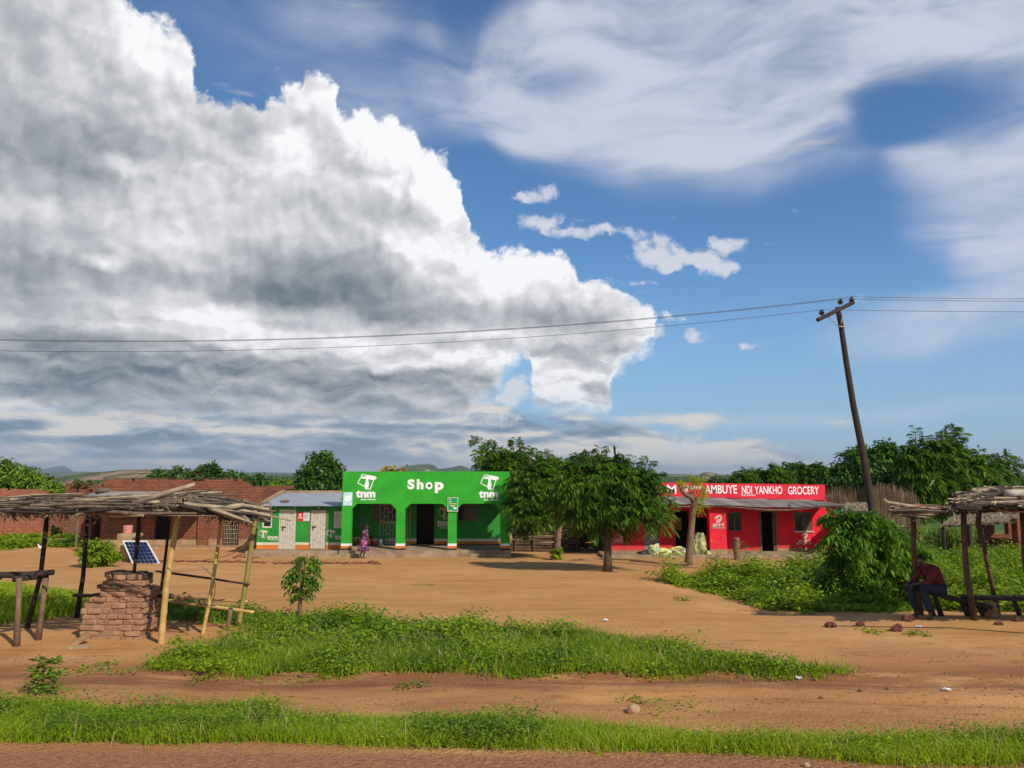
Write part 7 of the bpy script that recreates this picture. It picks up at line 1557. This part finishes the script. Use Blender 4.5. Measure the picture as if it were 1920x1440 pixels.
def walker():
    d = 38.0; S_ = lambda u, v, e=0: P(u, v, d + e); g = zf(px(683, d), d)
    r = thing('person', 'barefoot woman in a patterned pink and black dress walking right past the green shop', 'person', (px(683, d), d, g))
    pel = S_(683.5, 1016.5); ch = S_(684, 1001); nk = S_(685.5, 993.2); hd = S_(687, 987.2)
    b = Sk(); p = b.add(pel, .10); s1 = b.add(pel.lerp(ch, .5), .085, p); c = b.add(ch, (.085, .11), s1); n0 = b.add(nk, .042, c); b.add(hd + Vector((-.01, 0, -.03)), .05, n0)
    a = b.chain([(ch + Vector((.02, -.16, .06)), .045), (S_(690.5, 1007, -.17), .034), (S_(691, 1014.5, -.18), .024)], c); hand(b, S_(691, 1014.5, -.18), (.25, 0, -1), (.8, 0, -.4), (0, 1, 0), a, .5)
    a = b.chain([(ch + Vector((0, .15, .06)), .045), (S_(681.5, 1007, .2), .034), (S_(680.5, 1014, .2), .024)], c); hand(b, S_(680.5, 1014, .2), (.1, 0, -1), (.8, 0, -.4), (0, -1, 0), a, .5)
    fF = Vector((px(684, d), d - .06, g + .05)); fB = Vector((px(676.5, d), d + .08, g + .10))
    a = b.chain([(pel + Vector((0, -.08, -.08)), .085), (S_(684.5, 1030, -.06), .055), (fF + Vector((-.03, 0, .03)), .033)], p); b.chain([(fF + Vector((.06, 0, -.02)), (.03, .022)), (fF + Vector((.13, 0, -.03)), (.03, .018))], a)
    a = b.chain([(pel + Vector((0, .08, -.08)), .085), (S_(681, 1030, .06), .055), (fB + Vector((-.02, 0, .05)), .033)], p); b.chain([(fB + Vector((.04, 0, -.03)), (.03, .022)), (fB + Vector((.10, 0, -.06)), (.028, .018))], a)
    skin('body', b.V, b.E, b.R, SKw, r)
    m = bpy.data.materials.new('pink_black_print'); m.use_nodes = True; t = T(m.node_tree); out = t.n('ShaderNodeOutputMaterial'); bs = t.n('ShaderNodeBsdfPrincipled'); t.link(bs.outputs[0], out.inputs[0])
    co = t.n('ShaderNodeTexCoord').outputs['Object']; n1 = t.noise(t.vm('MULTIPLY', co, (1, 1, .8)), 9, 2, .5, 1.0); n2 = t.vor(co, 16)
    cc = t.ramp(n1, [(0, (.02, .008, .02)), (.47, (.025, .01, .025)), (.52, (.50, .07, .27)), (.66, (.60, .16, .38))], 'CONSTANT'); cc = t.mix((n2 * -1 + .22).step(0, .02), cc, (.75, .62, .66)); t.link(cc, bs.inputs['Base Color']); bs.inputs['Roughness'].default_value = .9
    q = MB(); n = 20; rings = [(.085, 992.5, .00, 685.5), (.15, 995, .0, 685), (.155, 1000, .0, 684.5), (.125, 1007, 0, 684.5), (.155, 1014, 0, 683.5), (.20, 1021, .0, 682.5), (.26, 1028, 0, 681.5), (.30, 1033, 0, 681)]; vs = []
    for (rad, v, e, u) in rings:
        cpt = S_(u, v)
        for k in range(n): an = 2 * math.pi * k / n; rr_ = rad * (1 + (.08 * math.sin(an * 5 + v) if v > 1018 else 0)); vs.append(cpt + Vector((rr_ * math.cos(an) * 1.0, rr_ * math.sin(an) * .85, 0)))
    q.add(vs, [(i * n + k, (i + 1) * n + k, (i + 1) * n + (k + 1) % n, i * n + (k + 1) % n) for i in range(len(rings) - 1) for k in range(n)]); o = q.build('dress', m, r, smooth=True); so_ = o.modifiers.new('s', 'SOLIDIFY'); so_.thickness = .012
    for (p0, p1) in ((ch + Vector((.02, -.13, .08)), S_(689.5, 1004.5, -.165)), (ch + Vector((0, .12, .08)), S_(682, 1004, .18))):
        q = MB(); q.tube([p0, p0.lerp(p1, .5), p1], [.07, .062, .055], 10); q.build('sleeve', m, r, smooth=True)
    head(r, hd, (1, -.12, 0), SKw, HAIR)
walker()
def bird():
    d = Gd(75, 1033).y; b = Gd(75, 1033.5); r = thing('hen', 'small white hen standing on the bare ground by the left wall', 'hen', b); wm_ = mat('white_feathers', (.78, .76, .70), .9, .08, 14)
    b = b + Vector((0, 0, .02)); s = Sk(); x = lambda a, z, y=0: b + Vector((a, y, z))
    bd = s.add(x(.05, .17), (.10, .095)); s.chain([(x(.16, .15), (.07, .065)), (x(.24, .19), .03)], bd); nk = s.chain([(x(-.05, .20), (.07, .06)), (x(-.10, .28), .035), (x(-.13, .34), .034)], bd); s.add(x(-.17, .34), .012, nk)
    skin('body', s.V, s.E, s.R, wm_, r)
    q = MB(); q.prism([(b.x + .14, b.z + .13), (b.x + .26, b.z + .18), (b.x + .30, b.z + .30), (b.x + .20, b.z + .27)], b.y - .02, b.y + .02); q.build('tail', wm_, r)
    q = MB(); q.prism([(b.x - .16, b.z + .36), (b.x - .10, b.z + .36), (b.x - .10, b.z + .40), (b.x - .13, b.z + .385), (b.x - .15, b.z + .41)], b.y - .008, b.y + .008); q.build('comb', mat('red_comb', (.5, .03, .03), .6), r)
    for y_ in (-.03, .04):
        q = MB(); q.tube([x(.04, .10, y_), x(.05, .04, y_), x(.03, -.02, y_)], .010, 5); q.tube([x(.03, -.012, y_), x(-.03, -.015, y_ - .01)], .007, 4); q.build('leg', M['orange'], r)
bird()
# ------------------------------------------------------------------ the air
def haze():
    m = bpy.data.materials.new('pale_air'); m.use_nodes = True; t = T(m.node_tree); out = t.n('ShaderNodeOutputMaterial'); v = t.n('ShaderNodeVolumePrincipled')
    v.inputs['Color'].default_value = (.80, .88, 1.0, 1); v.inputs['Density'].default_value = HAZE; v.inputs['Anisotropy'].default_value = .3; t.link(v.outputs[0], out.inputs['Volume'])
    q = MB(); q.box(-16000, 16000, -300, 15000, -40, 170); o = q.build('haze', m); tag(o, 'thin pale air that blues the farthest hills', 'haze', kind='stuff')
HAZE = .00011
haze()
